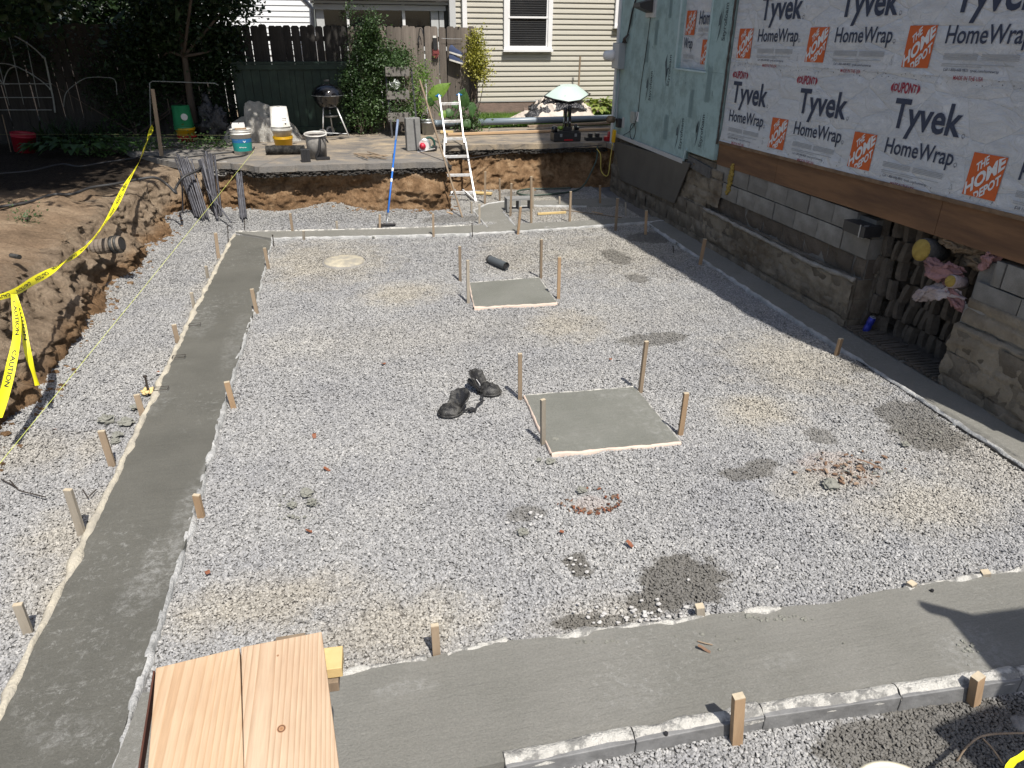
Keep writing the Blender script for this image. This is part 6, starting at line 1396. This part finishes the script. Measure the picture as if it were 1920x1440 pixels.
p=at(1112,263,SZ); x,y=p.x,p.y; r=root('battery_charger','low black double battery charger right of the tool case','charger',(x,y,SZ)); part('base',G().box((x,y,SZ+.03),(.30,.14,.055)),m_black,r,b=.006)
for dx in (-.06,.07): part('battery',G().box((x+dx,y,SZ+.09),(.07,.08,.06)),m_black,r,b=.005); 
part('battery_cap',G().box((x-.06,y,SZ+.122),(.05,.06,.006)).box((x+.07,y,SZ+.122),(.05,.06,.006)),m_galv,r)
p=at(1146,264,SZ); r=root('red_jug','red plastic jug at the foot of the house corner','jug',(p.x,p.y,SZ)); part('body',G().box((p.x-.03,p.y,SZ+.04),(.20,.12,.08)).box((p.x-.03,p.y+.0,SZ+.12),(.09,.09,.08),taper=.8),m_red,r,b=.012)
p=atX(1154,255,4.48); r=root('yellow_plug_box','yellow outlet adapter hanging at the house corner','plug',vs(p)); part('shell',G().box((4.45,p.y,p.z),(.05,.07,.20),rx=.15),m_yel,r,b=.008); part('cord',G().tube(catmull([(4.44,p.y,p.z-.08),(4.40,p.y-.05,p.z-.35),(4.35,p.y-.10,p.z-.62),(4.26,p.y-.02,p.z-.55),(4.24,p.y,p.z-.3),(4.18,p.y+.05,p.z-.2)],6),.007,5),m_cordy,r,sm=True)
A=[(4.42,12.4,.70),(4.38,12.3,.5),(4.25,12.2,.28),(4.10,12.1,.10),(3.9,12.0,.03),(3.5,11.85,.025),(3.1,11.8,.025),(2.9,11.95,.025),(2.95,12.2,.025),(3.2,12.3,.03),(3.6,12.25,.03),(3.9,12.2,.04)]
solo('garden_hose',G().tube(catmull(A,8),.014,8),m_ghose,'dark green hose dropping into the pit and looping on the gravel','hose',sm=True)
solo('black_cable',G().tube(catmull([vs(at(867,299,.62)),(2.7,12.55,.60),(3.6,12.5,.66),(4.5,12.4,.72)],10),.007,5),m_black,'thin black cable strung along the broken slab edge','cable',sm=True)
# black hoses on the yard
solo('black_hose',G().tube(catmull([vs(at(x,y,.76)) for x,y in ((-60,400),(0,388),(50,380),(100,365),(135,364),(170,352),(215,345),(255,337),(290,333))]+[vs(at(312,345,.66)),vs(at(330,362,.55)),(-2.30,10.9,.52),(-2.18,10.95,.66),vs(at(372,318,.72)),(-2.0,11.6,.76)],8),.017,8),m_hose,'thick black hose crossing the dirt path down over the rear bank corner','hose',sm=True)
solo('black_hose',G().tube(catmull([vs(at(x,y,.76)) for x,y in ((-50,335),(0,326),(60,320),(115,308),(150,312),(200,304),(250,297),(275,292),(330,296),(390,290),(430,286),(455,284)) ],6),.012,7),m_hose,'thinner black hose running through the shaded bed to the bucket','hose',sm=True)
solo('black_hose',G().tube(catmull([vs(at(x,y,.765)) for x,y in ((400,302),(425,296),(455,292),(470,284),(477,276))],6),.011,7),m_hose,'short black hose curling in front of the compound bucket','hose',sm=True)
# pipe stub and corrugated coupler in the bank
a=at(22,483,.74);b=at(38,486,.74); corr('pipe_stub','small dark pipe end lying on the dirt at far left',(a.x,a.y,.76),(b.x,b.y,.76),.02,m_rub,4,amp=.0)
a=atX(196,462,-2.55); r=root('pipe_coupler','grey corrugated drain pipe end poking out of the left bank','pipe',vs(a)); A=Vector((-2.72,a.y+.05,a.z-.02)); B=Vector((-2.36,a.y-.04,a.z+.03)); d=(B-A); P=[A+d*(i/16) for i in range(17)]; part('shell',G().tube(P,[.078+(.006 if i%2 else -.004) for i in range(17)],16,cap=False),M('dirty grey pipe',(.13,.105,.085),(.22,.18,.14),8,.8),r,sm=False); part('collar',G().tube([A+d*.72,A+d*.8],.094,18).tube([A+d*.86,A+d*.93],.094,18),m_rub,r,sm=True); part('bore',G().tube([A+d*.2,A+d*.99],.066,14),m_black,r)
# rebar bundles
q=random.Random(9)
def rebar(a,b,l,yb,yt,zt=None):
    r_=.0105
    A=at(*a,.10); B=atY(b[0],b[1],yt)
    n=max(8,int((B-A).length/.035)); P=[A.lerp(B,i/n) for i in range(n+1)]
    return solo('rebar',G().tube(P,[r_+(.0012 if i%2 else 0) for i in range(n+1)],6),m_rebar,l,'rebar',{'l':'rebar leaning in the left bundle','m':'rebar leaning in the middle bundle','r':'rebar leaning in the right bundle'}[l[0]] if False else l.split(' in ')[-1])
for i in range(15):
    t=i/14; rebar((366+26*t+q.uniform(-2,2),405+6*t+q.uniform(-3,3)),(328+30*t+q.uniform(-1,1),290+12*t+q.uniform(-5,5)),'grey rebar leaning right to left in the left bundle',None,11.32)
for i in range(15):
    t=i/14; rebar((398+12*t+q.uniform(-2,8),402+q.uniform(-4,8)),(372+30*t+q.uniform(-1,1),(284+rnd.uniform(-3,10)) if t>.35 else 300-12*t),'grey rebar standing almost upright in the middle bundle',None,11.32)
for i in range(7):
    t=i/6; rebar((451+11*t,409+q.uniform(-3,3)),(443+9*t,325+q.uniform(-4,4)),'grey rebar standing in the right bundle',None,11.05)
rebar((434,418),(388,355),'single grey rebar slanting away in front of the middle bundle',None,10.95); rebar((343,402),(341,330),'single dark rebar standing left in the bank corner',None,11.0)
solo('concrete_chunk',G().lump((-1.80,11.62,.64),(.24,.12,.10),.35,2,3,22,14),m_conch,'rough broken concrete lump behind the rebar bundles','concrete chunk',sm=False)
# tall post with caution tape
pb=at(300,297,.72); pt=atY(286,167,pb.y); r=root('tape_post','tall weathered post holding the yellow caution tape','post',(pb.x,pb.y,.7)); part('shaft',G().bar((pb.x,pb.y,.3),pt,.055,.03,tw=.9),m_stake,r,b=.002)
sv=at(303,278,.72)
tp=[(294,236,-2.66),(262,300,-2.62),(235,348,-2.58),(207,402,-2.54),(163,460,-2.50),(100,505,-2.46),(60,528,-2.44),(25,549,-2.42),(-30,566,-2.42),(-90,585,-2.45)]
P=[]
for px,py,X in tp:
    p=atX(px,py,X); P.append(p)
P[0]=Vector((pb.x,pb.y-.03,atY(294,236,pb.y-.03).z))
def ribbon(pts,w,tw,name,label,n=160,words='CAUTION CAUTION CAUTION ',ph=0,wf_=None):
    C0=interp(catmull(pts,10),n); Ls=(C0[-1]-C0[0]).length; fr_=[]
    tot=sum((b-a).length for a,b in zip(C0,C0[1:])); acc=0
    for i,p in enumerate(C0):
        a=C0[max(0,i-1)];b=C0[min(n-1,i+1)]; d=(b-a).normalized(); s=Vector((0,0,1))-d*d.z; s=s.normalized() if s.length>.2 else Vector((.8,.6,0)); s2=d.cross(s); an=tw(i/(n-1)); u=s*math.cos(an)+s2*math.sin(an); fr_.append((p,u,d.cross(u)))
    def F(l,v,o):
        t=min(n-1.001,max(0,l/tot*(n-1))); i=int(t);k=t-i; p=fr_[i][0].lerp(fr_[i+1][0],k);u=fr_[i][1].lerp(fr_[i+1][1],k);nn_=fr_[i][2].lerp(fr_[i+1][2],k); ww=w*(wf_(l/tot) if wf_ else 1)
        return vs(p+u*(v-.5)*ww+nn_*(o+.10*ww*math.cos((v-.5)*3)))
    r=root(name,label,'tape',vs(pts[0])); rows=[[F(tot*i/(n-1),v,0) for v in (0,.25,.5,.75,1)] for i in range(n)]; part('ribbon',G().loft(rows),m_tape,r,sm=True)
    if w<.03: return r
    g=G(); l=.05; step=.42
    while l+.36<tot:
        for o in (.0025,-.0025):
            fl_=(lambda b_:b_) if o>0 else (lambda b_:.70-b_)
            v_,f_=text_mesh('CAUTION',1,.02); x1_=max(a for a,b in v_)
            vv_=[F(l+a/x1_*.30,.27+fl_(b)*.64,o) for a,b in v_]; g.add(vv_,f_)
        l+=step
    part('lettering',g,m_tink,r); return r
ribbon(P,.060,lambda t:.3+2.2*math.sin(t*5)+1.3*math.sin(t*13),'caution_tape','yellow caution tape strung from the tall post along the bank',260,wf_=lambda t:.35+.65*abs(math.sin(t*9+.6)))
k0=atX(25,548,-2.40)
def bx(q,X): p=atX(q[0],q[1],X); return p
ribbon([bx((25,552),-2.36),bx((32,620),-2.30),bx((20,690),-2.30),bx((8,740),-2.3),bx((-6,782),-2.3)],.058,lambda t:1.35+.5*math.sin(t*6),'caution_tape','longer caution tape tail hanging left down the bank',70,wf_=lambda t:.5+.5*min(1,t*4))
ribbon([bx((28,552),-2.35),bx((42,600),-2.30),bx((52,660),-2.28),bx((70,723),-2.26)],.055,lambda t:1.2+1.0*t+.5*math.sin(t*9),'caution_tape','shorter narrow caution tape tail hanging right down the bank',60,wf_=lambda t:.45+.5*t)
def ln(pts,label,r_=.0022): return solo('mason_line',G().tube(pts,r_,5),m_string,label,'string')
a=at(-30,905,.22); b=atY(476,283,12.0); ln([vs(a),vs(a.lerp(b,.35)-Vector((0,0,.01))),vs(a.lerp(b,.7)-Vector((0,0,.008))),vs(b)],'pale yellow string running diagonally over the left gravel',.0018)
ln([vs(atY(-20,252,12.2)),vs(atY(240,252,12.2)),vs(atY(450,254,12.2))],'upper taut string crossing behind the tall post',.0009); ln([vs(atY(215,256,11.9)),vs(atY(300,258,11.9)),vs(atY(445,263,12.1))],'lower taut string right of the tall post',.0009)
for o_ in bpy.data.objects:
    if o_.name.startswith('mason_line') and 'taut' in o_['label']: o_.data.materials[0]=M('dim string',(.30,.31,.14),(.25,.26,.12))
solo('thin_stick',G().bar(vs(at(21,285,.7)),vs(atY(4,215,13.3)),.012,.012),m_stake,'thin leaning cane at the far left before the headboard','stick')
# white slag heap, roots hanging out of the bank
q=random.Random(12)
for k in range(34):
    i=q.randrange(150,330); pp=C_[i]; z=q.uniform(.15,.70); st0=Vector((pp.x+.05,pp.y,z)); e=st0+Vector((q.uniform(.05,.2),q.uniform(-.25,.25),q.uniform(-.3,.08))); mm=st0.lerp(e,.5)+Vector((q.uniform(0,.08),q.uniform(-.06,.06),q.uniform(-.02,.08)))
    solo('root',G().tube(catmull([st0-Vector((.15,0,0)),mm,e],5),[.007,.0065,.006,.0055,.005,.0045,.004,.003,.0025,.002,.0015],5),m_root,'thin dry root sticking out of the left bank face','root','roots sticking out of the left bank',sm=True)

# ================================================= things on the gravel
def kneepad(c,ang,label,flaph=.13,spread=1.15,K=1.0):
    """rounded knee bowl with a curved shin flap standing up behind it"""
    r=root('knee_pad',label,'knee pad',c,'pair of knee pads'); d=Vector((math.cos(ang),math.sin(ang),0)); s=Vector((-d.y,d.x,0)); C=Vector(c)
    rx,ry=.090*K,.080*K
    rows=[]
    for j in range(9):
        t=j/8; row=[]
        for i in range(25):
            a=2*math.pi*i/24; rr=math.sin(t*math.pi/2); w=1+.05*nz(math.cos(a)*2,math.sin(a)*2,ang); row.append(vs(C+d*(rx*rr*math.cos(a)*w)+s*(ry*rr*math.sin(a)*w)+Vector((0,0,.012+.062*K*math.cos(t*math.pi/2)**.8+.018*nz(math.cos(a)*3,math.sin(a)*3,t*3+ang)))))
        rows.append(row)
    part('knee_cap',G().loft(rows),m_rub,r,sm=True)
    part('edge_lip',G().tube([C+d*(rx*1.03*math.cos(a))+s*(ry*1.03*math.sin(a))+Vector((0,0,.014)) for a in np.linspace(0,2*math.pi,28)],.008,6),m_rub,r,sm=True)
    rows=[]
    for j in range(9):
        t=j/8; row=[]
        for i in range(15):
            a=math.pi-spread+2*spread*i/14; k=1+.25*t; h=.02+flaph*t*(1-.25*abs(i/7-1)**2)+.022*nz(i*.45,t*2,ang); row.append(vs(C+d*(rx*k*math.cos(a)-.05*t)+s*(ry*k*1.05*math.sin(a))+Vector((0,0,h))))
        rows.append(row)
    o=part('shin_flap',G().loft(rows),m_rub,r,sm=True); sd_=o.modifiers.new('thick','SOLIDIFY'); sd_.thickness=.008
    part('foam_lining',G().loft([[(x_+d.x*.012,y_+d.y*.012,z_-.004) for x_,y_,z_ in row][1:-1] for row in rows[:-1]]),m_black,r,sm=True)
    return r
c1=at(846,768,.035); c2=at(912,728,.04)
r1=kneepad((c1.x-.01,c1.y-.01,.01),R(205),'dusty black knee pad lying nearer, flap raised toward the other pad',.13,1.3)
r2=kneepad((c2.x+.02,c2.y-.02,.01),R(-30),'dusty black knee pad lying farther, rounded cap toward the larger pad',.15)
part('strap_buckle',G().bar(vs(at(878,712,.09)),vs(at(900,730,.07)),.035,.02,side=(0,0,1)),m_black,r2,b=.004); part('white_tag',G().bar(vs(at(893,712,.095)),vs(at(900,722,.095)),.012,.004,side=(0,0,1)),m_white,r2)
part('strap',G().tube(catmull([vs(at(x,y,z)) for x,y,z in ((868,772,.02),(882,766,.045),(890,770,.015),(896,758,.05),(905,752,.02),(902,744,.045),(908,740,.02))],6),.009,6),m_black,r1); part('strap_clip',G().box(at(884,768,.03),(.05,.035,.018),rz=.5),m_black,r1,b=.003)
a=at(918,486,.045);b=at(949,499,.045); r=root('pipe_offcut','short dark grey pipe offcut lying behind the smaller pad','pipe',vs(a)); part('tube',G().tube([a,b],.047,16,cap=False).tube([b,a],.040,16,cap=False),M('dark grey pipe',(.10,.11,.12),(.07,.08,.085),8,.6),r,sm=True); d=(b-a).normalized(); part('lip',G().tube([a-d*.004,a+d*.02],.051,16),m_rub,r,sm=True); part('bore',G().tube([b-d*.02,b-d*.012],.04,14),m_black,r)
p=at(645,488,.02); r=root('drain_lid','round cream dusted lid lying flush in the gravel','lid',(p.x,p.y,0)); mt_=M('cream dusted lid',(.50,.45,.34),(.36,.33,.26),9,.9,.006,60,dirt=(.30,.28,.24),dsc=12); part('disc',G().lathe([(0,.027),(.20,.026),(.235,.022),(.245,.005),(.245,-.02)],(p.x,p.y,0),40),mt_,r,sm=True); part('ring',G().lathe([(.25,.01),(.27,.012),(.275,-.02)],(p.x+.01,p.y,0),40,closed=True),m_conch,r,sm=True)
# concrete block on its side
p=at(975,400,0); r=root('concrete_block','hollow grey concrete block lying on its side at the footing fork','block',(p.x,p.y,0)); x,y=p.x,p.y+.02
L0=.40; rz=R(4)
def cbx(cx,cz,w,h,d=.2): return G().box((x+cx,y+.1,.02+cz),(w,d,h))
g=G()
for b_ in ((0,.015,.40,.03),(0,.185,.40,.03),(-.185,.1,.03,.14),(.185,.1,.03,.14),(0,.1,.028,.14)): g.box((x+b_[0],y+.1,.02+b_[1]),(b_[2],.2,b_[3]-.0005))
part('shell',g,m_cap,r)
# scraps at the back
def scrap(a,b,w,t,m,l,z=.03,cat='board'): A=at(*a,z);B=at(*b,z); return solo('wood_scrap',G().bar((A.x,A.y,z),(B.x,B.y,z),t,w,side=(0,0,1)),m,l,cat,b=.002)
scrap((1008,401),(1061,398),.035,.03,m_lumy,'pale lumber scrap lying on the gravel right of the concrete block'); scrap((890,361),(922,363),.09,.03,m_lumy,'yellow board offcut lying behind the ladder foot'); scrap((1110,397),(1130,401),.03,.01,m_lum,'small pale wood chip in the shaded back corner',.02,'wood chip'); scrap((838,398),(848,401),.03,.02,m_lum,'small pale wood chip at the foot of the rear bank',.03,'wood chip'); scrap((1052,393),(1166,408),.02,.01,m_stake,'long grey lath lying in the shaded back corner',.02,'lath')
# mortar clods
CLN={(200,792):'largest of the heap left of the left footing',(236,797):'right neighbour of the largest clod by the left footing',(255,768):'by the stake in front of the dark pin',(222,820):'upper of the two below the left heap',(218,833):'lower of the two below the left heap',(1031,871):'just below the near left corner of the larger pad',(575,930):'biggest of the trio left of centre',(548,952):'left one of the trio left of centre',(585,948):'right one of the trio left of centre',(1040,830):'touching the near rim of the larger pad',(1695,838):'beside the damp patch on the right',(1010,868):'tiny one left below the larger pad',(1555,915):'flat one at the lower left of the rusty debris',(980,1003):'below the damp patch left of the ring',(1090,925):'inside the ring shaped patch',(700,448):'at the rear footing left of the blue pole'}
CL=[((200,792),.055),((236,797),.05),((255,768),.035),((222,820),.035),((218,833),.03),((1031,871),.028),((760,660),.0),((575,930),.04),((548,952),.028),((585,948),.03),((1040,830),.02),((1695,838),.03),((1010,868),.018),((1555,915),.05),((980,1003),.03),((1090,925),.03),((700,448),.02)]
for (px,py),s in CL:
    if s<=0: continue
    p=at(px,py,0); solo('mortar_clod',G().lump((p.x,p.y,.026),(s,s*.85,s*.55),.45,2.2,px,14,9),m_clod,'grey mortar clod '+CLN[(px,py)],'clod','mortar clods on the gravel')
gr=G(); q=random.Random(31)
for (px,py,wx,wy,n) in ((1560,1210,300,20,9),(1130,470,100,8,26),(1640,700,60,18,40),(1740,800,60,30,30),(1810,1225,14,26,14),(1450,1160,90,5,30),(1090,1205,70,4,14),(560,945,40,25,26)):
    for _ in range(n):
        p=at(px+q.uniform(-wx,wx),py+q.uniform(-wy,wy),.03); s=q.uniform(.003,.010); gr.lump((p.x,p.y,.036 if (p.y<2.3 or -1.6<p.x<-1) else .015),(s*1.2,s,s*.7),.4,2,q.random()*50,6,4)
solo('mortar_crumbs',gr,m_clod,kind='stuff',label='scattered mortar crumbs on gravel and footings')
# white pebbles sprinkled in the wet patches
gr=G(); mwp=M('white pebble',(.52,.51,.49),(.40,.39,.38),30,.9,world=True)
for (px,py,wx,wy,n) in ((1150,1145,90,22,26),(1230,1155,60,18,20),(1083,1060,20,20,8),(1240,1080,60,40,4),(610,1295,40,25,8),(980,970,40,14,12)):
    for _ in range(n):
        p=at(px+q.uniform(-wx,wx),py+q.uniform(-wy,wy),.02); s=q.uniform(.005,.011); gr.lump((p.x,p.y,.018),(s*1.3,s,s*.7),.4,2,q.random()*50,6,4)
solo('white_pebbles',gr,mwp,kind='stuff',label='pale pebbles sprinkled over the damp patches')
# broken brick / bark debris
def flake(px,py,l,w,m,label,cat='wood chip',grp=None,z=.025,a=None):
    p=at(px,py,0); a=q.uniform(0,3.1) if a is None else a; g=G(); n=5; rows=[]
    for i in range(n): t=i/(n-1); rows.append([(p.x+math.cos(a)*l*(t-.5)-math.sin(a)*w*k*(1-.5*abs(t-.5)),p.y+math.sin(a)*l*(t-.5)+math.cos(a)*w*k*(1-.5*abs(t-.5)),z+.012*math.sin(t*3+px)+.006*k*k) for k in (-.5,0,.5)])
    g.loft(rows); return solo('bark_chip' if cat=='wood chip' else 'dry_leaf',g,m,label,cat,grp,sm=True)
m_chip=M('reddish bark',(.23,.14,.09),(.14,.085,.055),14,.9,.01,40); m_chip2=M('tan clay clod',(.30,.21,.145),(.24,.17,.12),9,.95,.01,40)
def flakes(n,pos,ls,mats,label):
    gs=[G() for _ in mats]
    for _ in range(n):
        px,py=pos(); p=at(px,py,0); a=q.uniform(0,3.1); l=q.uniform(*ls); w=l*q.uniform(.3,.6); z=q.uniform(.012,.03); t_=q.uniform(-.3,.3); g=gs[q.randrange(len(mats))]
        c_,s_=math.cos(a),math.sin(a); P=[(p.x+c_*l*u-s_*w*v,p.y+s_*l*u+c_*w*v,z+t_*l*u+.004*(abs(u)<.3)) for u,v in ((-.5,-.3),(-.1,-.5),(.4,-.4),(.5,.2),(.1,.5),(-.4,.35))]
        g.add(P+[(x_,y_,z_-.006) for x_,y_,z_ in P],[(0,1,2,3,4,5)]+[(i,(i+1)%6+0,(i+1)%6+6,i+6)[::-1] for i in range(6)])
    for g,m in zip(gs,mats): solo('clay_debris',g,m,kind='stuff',label=label)
flakes(75,lambda:(1595+q.gauss(0,34),885+q.gauss(0,15)),(.010,.045),(m_chip,m_chip2,m_clod),'broken clay and bark flakes in the rusty debris patch')
flake(1628,882,.16,.02,m_chip,'long dark reddish bark strip at the right of the debris patch','wood chip',z=.045,a=-.9)
def ringpos():
    t=q.uniform(0,6.28); k=.55+.5*q.random()**.6; t=t if q.random()<.5 else q.uniform(-.6,2.2); return (1105+58*math.cos(t)*k,943+25*math.sin(t)*k)
flakes(70,ringpos,(.008,.032),(m_leafb,m_chip),'orange brown bark flakes forming a ring shaped patch')
for px,py,l in ((719,684,'above and left of the knee pads'),(614,884,'left of the pit centre below the knee pads'),(590,822,'upper left of the pit below the footing shade'),(390,1079,'beside the left footing above the planks'),(580,1000,'below the scattered mortar clods'),(103,808,'lying on the outer left gravel by the bank'),(82,745,'at the foot of the bank near the tape tail'),(105,726,'at the foot of the bank, second from the tape tail'),(296,703,'near the pin with the foam collar'),(1180,1025,'right of the ring shaped patch'),(1052,1001,'below the ring shaped patch'),(1144,678,'above the larger pad')):
    flake(px,py,q.uniform(.03,.045),.028,m_leafb,'small dry orange leaf '+l,'leaf','dry leaves on the gravel',z=.02)
flake(1318,1230,.06,.02,m_chip,'curled brown leaf lying on the foreground footing','leaf',z=.045)
solo('twig',G().tube([vs(at(1308,1202,.04)),vs(at(1322,1206,.045)),vs(at(1336,1209,.04))],.003,5),m_root,'tiny twig on the foreground footing near the curled leaf','twig')
for k,(a,b) in enumerate((((2,898),(32,914)),((18,900),(34,918)),((36,920),(86,932)),((155,918),(165,934)),((168,930),(180,918)))):
    solo('wire_scrap',G().tube([vs(at(*a,.03)),vs(at(*b,.02))],.004,5),m_steel,'rusty wire scrap on the left gravel','wire','wire scraps on the left gravel')
for px,py in ((365,608),(302,728),(335,668),(437,742)):
    p=at(px,py,.05); g=G(); s=.05; 
    for k in range(4): a=[(-s,-s*.6),(s,-s*.6),(s,s*.6),(-s,s*.6)]; g.tube([(p.x+a[k][0],p.y+a[k][1],.05),(p.x+a[(k+1)%4][0],p.y+a[(k+1)%4][1],.05)],.0025,5)
    solo('wire_clip',g,m_steel,'small square wire clip hooked over the form edge','wire clip','wire clips on the left form edges')
# hanging gloves, sneakers and plant hook on the fence
p=atY(815,88,14.6); r=root('work_glove','black and red work glove pinned on the fence','glove',vs(p)); x=p.x; zt=atY(813,70,14.6).z; zb_=atY(813,112,14.6).z
part('cuff',G().prism([(-.035,0),(.045,0),(.055,-.22),(-.03,-.22)],14.57,14.63,lambda a,b,c_:(x+a,c_,zt+b)),m_black,r,b=.012)
g=G()
for k,(dx,l) in enumerate(((-.03,.10),(-.01,.13),(.015,.14),(.04,.12),(.06,.08))): g.tube([(x+dx,14.6,zt-.20),(x+dx*1.25,14.59,zt-.22-l)],[.014,.011],7)
part('palm_and_fingers',g.box((x+.015,14.6,zt-.235),(.095,.045,.09)),M('faded red glove',(.22,.05,.05),(.15,.035,.035),6,.9),r,b=.008); part('pale_lining',G().box((x,14.58,zt+.01),(.06,.03,.035)),m_whiteb,r)
for i,(py,l) in enumerate(((99,'upper blue canvas shoe hung on the fence'),(113,'lower blue canvas shoe hung on the fence'))):
    A=atY(842,py-3,14.55);B=atY(868,py+5,14.55); r=root('canvas_shoe',l,'shoe',vs(A),'pair of blue shoes'); dv=(B-A); n=9; rows=[];srow=[]
    for j in range(n+1):
        t=j/n; c_=A+dv*t; hh=[.06,.11,.125,.115,.095,.08,.072,.066,.05,.02][j]; ww=[.02,.03,.034,.034,.034,.037,.04,.038,.03,.01][j]
        rows.append([(c_.x+0*k,c_.y+ww*math.cos(k),c_.z+hh*math.sin(k)) for k in np.linspace(0,math.pi,9)]); srow.append([(c_.x,c_.y-ww-.003,c_.z),(c_.x,c_.y-ww-.003,c_.z-.03),(c_.x,c_.y+ww+.003,c_.z-.03),(c_.x,c_.y+ww+.003,c_.z)])
    part('upper',G().loft(rows),M('denim blue canvas',(.05,.07,.14),(.03,.045,.10),9,.9),r,sm=True); part('sole',G().loft([[*s,s[0]] for s in srow]),m_whiteb,r)
p=atY(788,70,14.62); r=root('plant_hook','black iron scroll hook hanging empty on the fence','hook',vs(p)); x=p.x; z=p.z
part('rod',G().tube([vs(atY(785,90,14.62)),vs(atY(785,66,14.62))]+catmull([vs(atY(785,66,14.62)),vs(atY(787,54,14.6)),vs(atY(791,55,14.58)),vs(atY(793,63,14.56))],6),.008,6).tube([vs(atY(782,73,14.62)),vs(atY(788,73,14.62))],.006,6),m_black,r,sm=True)
solo('fence_wire',G().tube([vs(atY(828,72,14.62)),vs(atY(845,73,14.62)),vs(atY(866,73,14.62))],.003,4),m_galv,'thin wire strung on the fence above the shoes','wire')
# ================================================= foreground planks, bucket, tape scrap
pz=.95
def fplank(a,b,c_,d,m,label,kn=()):
    """corners in the photograph: far left, far right, near right, near left"""
    P4=[at(*q_,pz) for q_ in (a,b,c_,d)]; L_=[P4[0],P4[3]]; ext=1.25
    nl=P4[0]+(P4[3]-P4[0])*(ext/(P4[3]-P4[0]).length); nr=P4[1]+(P4[2]-P4[1])*(ext/(P4[2]-P4[1]).length)
    cx=(P4[0]+P4[1])/2; r=root('scaffold_plank',label,'plank',vs(cx),'foreground planks')
    g=G(); g.add([P4[0],P4[1],nr,nl]+[p-Vector((0,0,.038)) for p in (P4[0],P4[1],nr,nl)],[(3,2,1,0),(4,5,6,7),(0,1,5,4),(1,2,6,5),(2,3,7,6),(3,0,4,7)])
    part('board',g,m,r,b=.0025); return r
w1=woodmat('douglas fir plank',(.57,.425,.29),(.48,.325,.20),1.0,'y',(),center=(.02,.02,.035),bands=110)
w2=woodmat('knotty fir plank',(.57,.435,.31),(.42,.285,.185),1.0,'y',((.016,-.315,.020),(-.008,-.062,.006)),center=(.01,-.03,.045),bands=170)
fplank((292,1252),(449,1214),(457,1440),(277,1440),w1,'left of the two fir planks in the foreground, smooth grained with bark edge')
fplank((452,1213),(603,1184),(636,1440),(457.5,1440),w2,'right of the two fir planks in the foreground, with a dark knot')
a=at(291,1256,pz); nl_=at(277,1440,pz); solo('bark_edge',G().bar(vs(a-Vector((.004,.0,.02))),vs(nl_-Vector((.004,.2,.02))),.005,.034),M('dark bark strip',(.10,.035,.02),(.06,.02,.012),10,.9),'dark bark edge along the left foreground plank','bark')
g=G(); c_=at(612,1248,.87); solo('support_block',G().box((c_.x-.08,c_.y,.885),(.26,.085,.038),rz=-.05),m_lumy,'yellow lumber block under the right foreground plank','block',b=.002); 
c_=at(620,1275,.8); solo('support_block',G().box((c_.x-.08,c_.y-.02,.84),(.22,.08,.038),rz=-.05),m_stake,'greyer lumber block under the yellow support block','block',b=.002)
solo('support_post',G().box((at(560,1300,.6).x,at(560,1300,.6).y,.39),(.09,.09,.86)),m_stake,'post holding the foreground planks up','post')
c_=at(1640,1429,.30); r=root('cream_bucket','cream bucket rim peeking in at the bottom right','bucket',(c_.x,c_.y-.16,-.1)); bucket(r,(c_.x,c_.y-.155,-.12),.135,.155,.41,M('cream plastic',(.66,.62,.48),(.58,.54,.42),6,.5),n=36)
a=at(1893,1436,.35);b=at(1925,1412,.35); ribbon([vs(a-Vector((.12,.10,0))),vs(a),vs(b),vs(b+Vector((.3,.08,.05)))],.022,lambda t:1.4,'caution_tape','corner of caution tape at the lower right photo edge',16)
q=random.Random(3)
c0=at(1800,1425,-.1); g=G()
g.tube(catmull([vs(at(1790,1432,-.08)),vs(at(1815,1398,.02)),vs(at(1850,1378,.05)),vs(at(1930,1374,.04))],8),.0045,5); g.tube(catmull([vs(at(1843,1385,.05)),vs(at(1862,1405,.0)),vs(at(1880,1432,-.06))],6),.004,5)
solo('dry_branch',g,m_root,'thin bare branch arching over the wet gravel at lower right','branch',sm=True)
solo('pale_rock',G().lump(vs(at(1915,1365,-.08)),(.06,.05,.05),.25,2,5,16,10),m_conch,'pale rock at the lower right photo edge','rock',sm=True)
# boards added out of frame, cut to throw the pointed shadow over the footing
hz_=2.7
def sh_(px,py,z): p=at(px,py,z); k=hz_-z; return (p.x+SUN_A*k,p.y-SUN_B*k)
A=[sh_(1785,1165,.03),sh_(1885,1285,.03),sh_(1870,1310,-.1)]
x0_=A[0][0]
pr2=root('shadow_caster','unseen boards added beyond the right edge to cast a shadow','porch',(x0_+.8,-.3,0))
part('caster_panel',G().prism([A[0],(A[0][0]+.9,A[0][1]-.05),(A[0][0]+.95,A[0][1]-1.6),(A[1][0]+.02,A[1][1]-.9),(A[1][0],A[1][1])],hz_,hz_+.04),m_lum,pr2)
s0=sh_(1735,1141,.03); s1=sh_(1925,1205,.03)
part('caster_strip',G().bar((s0[0],s0[1],hz_+.02),(s1[0]+.1,s1[1],hz_+.02),.04,.09,side=(0,1,0)),m_lum,pr2)
t0=[sh_(*q_,-.1) for q_ in ((1707,1352),(1824,1308),(1905,1330),(1911,1415),(1800,1430))]
part('caster_wedge',G().prism(t0[::-1],hz_-.12,hz_-.08),m_lum,pr2)
part('post',G().box((A[0][0]+.9,A[0][1]-1.2,1.3),(.09,.09,2.8)),m_lum,pr2)  # added post under the unseen shadow boards
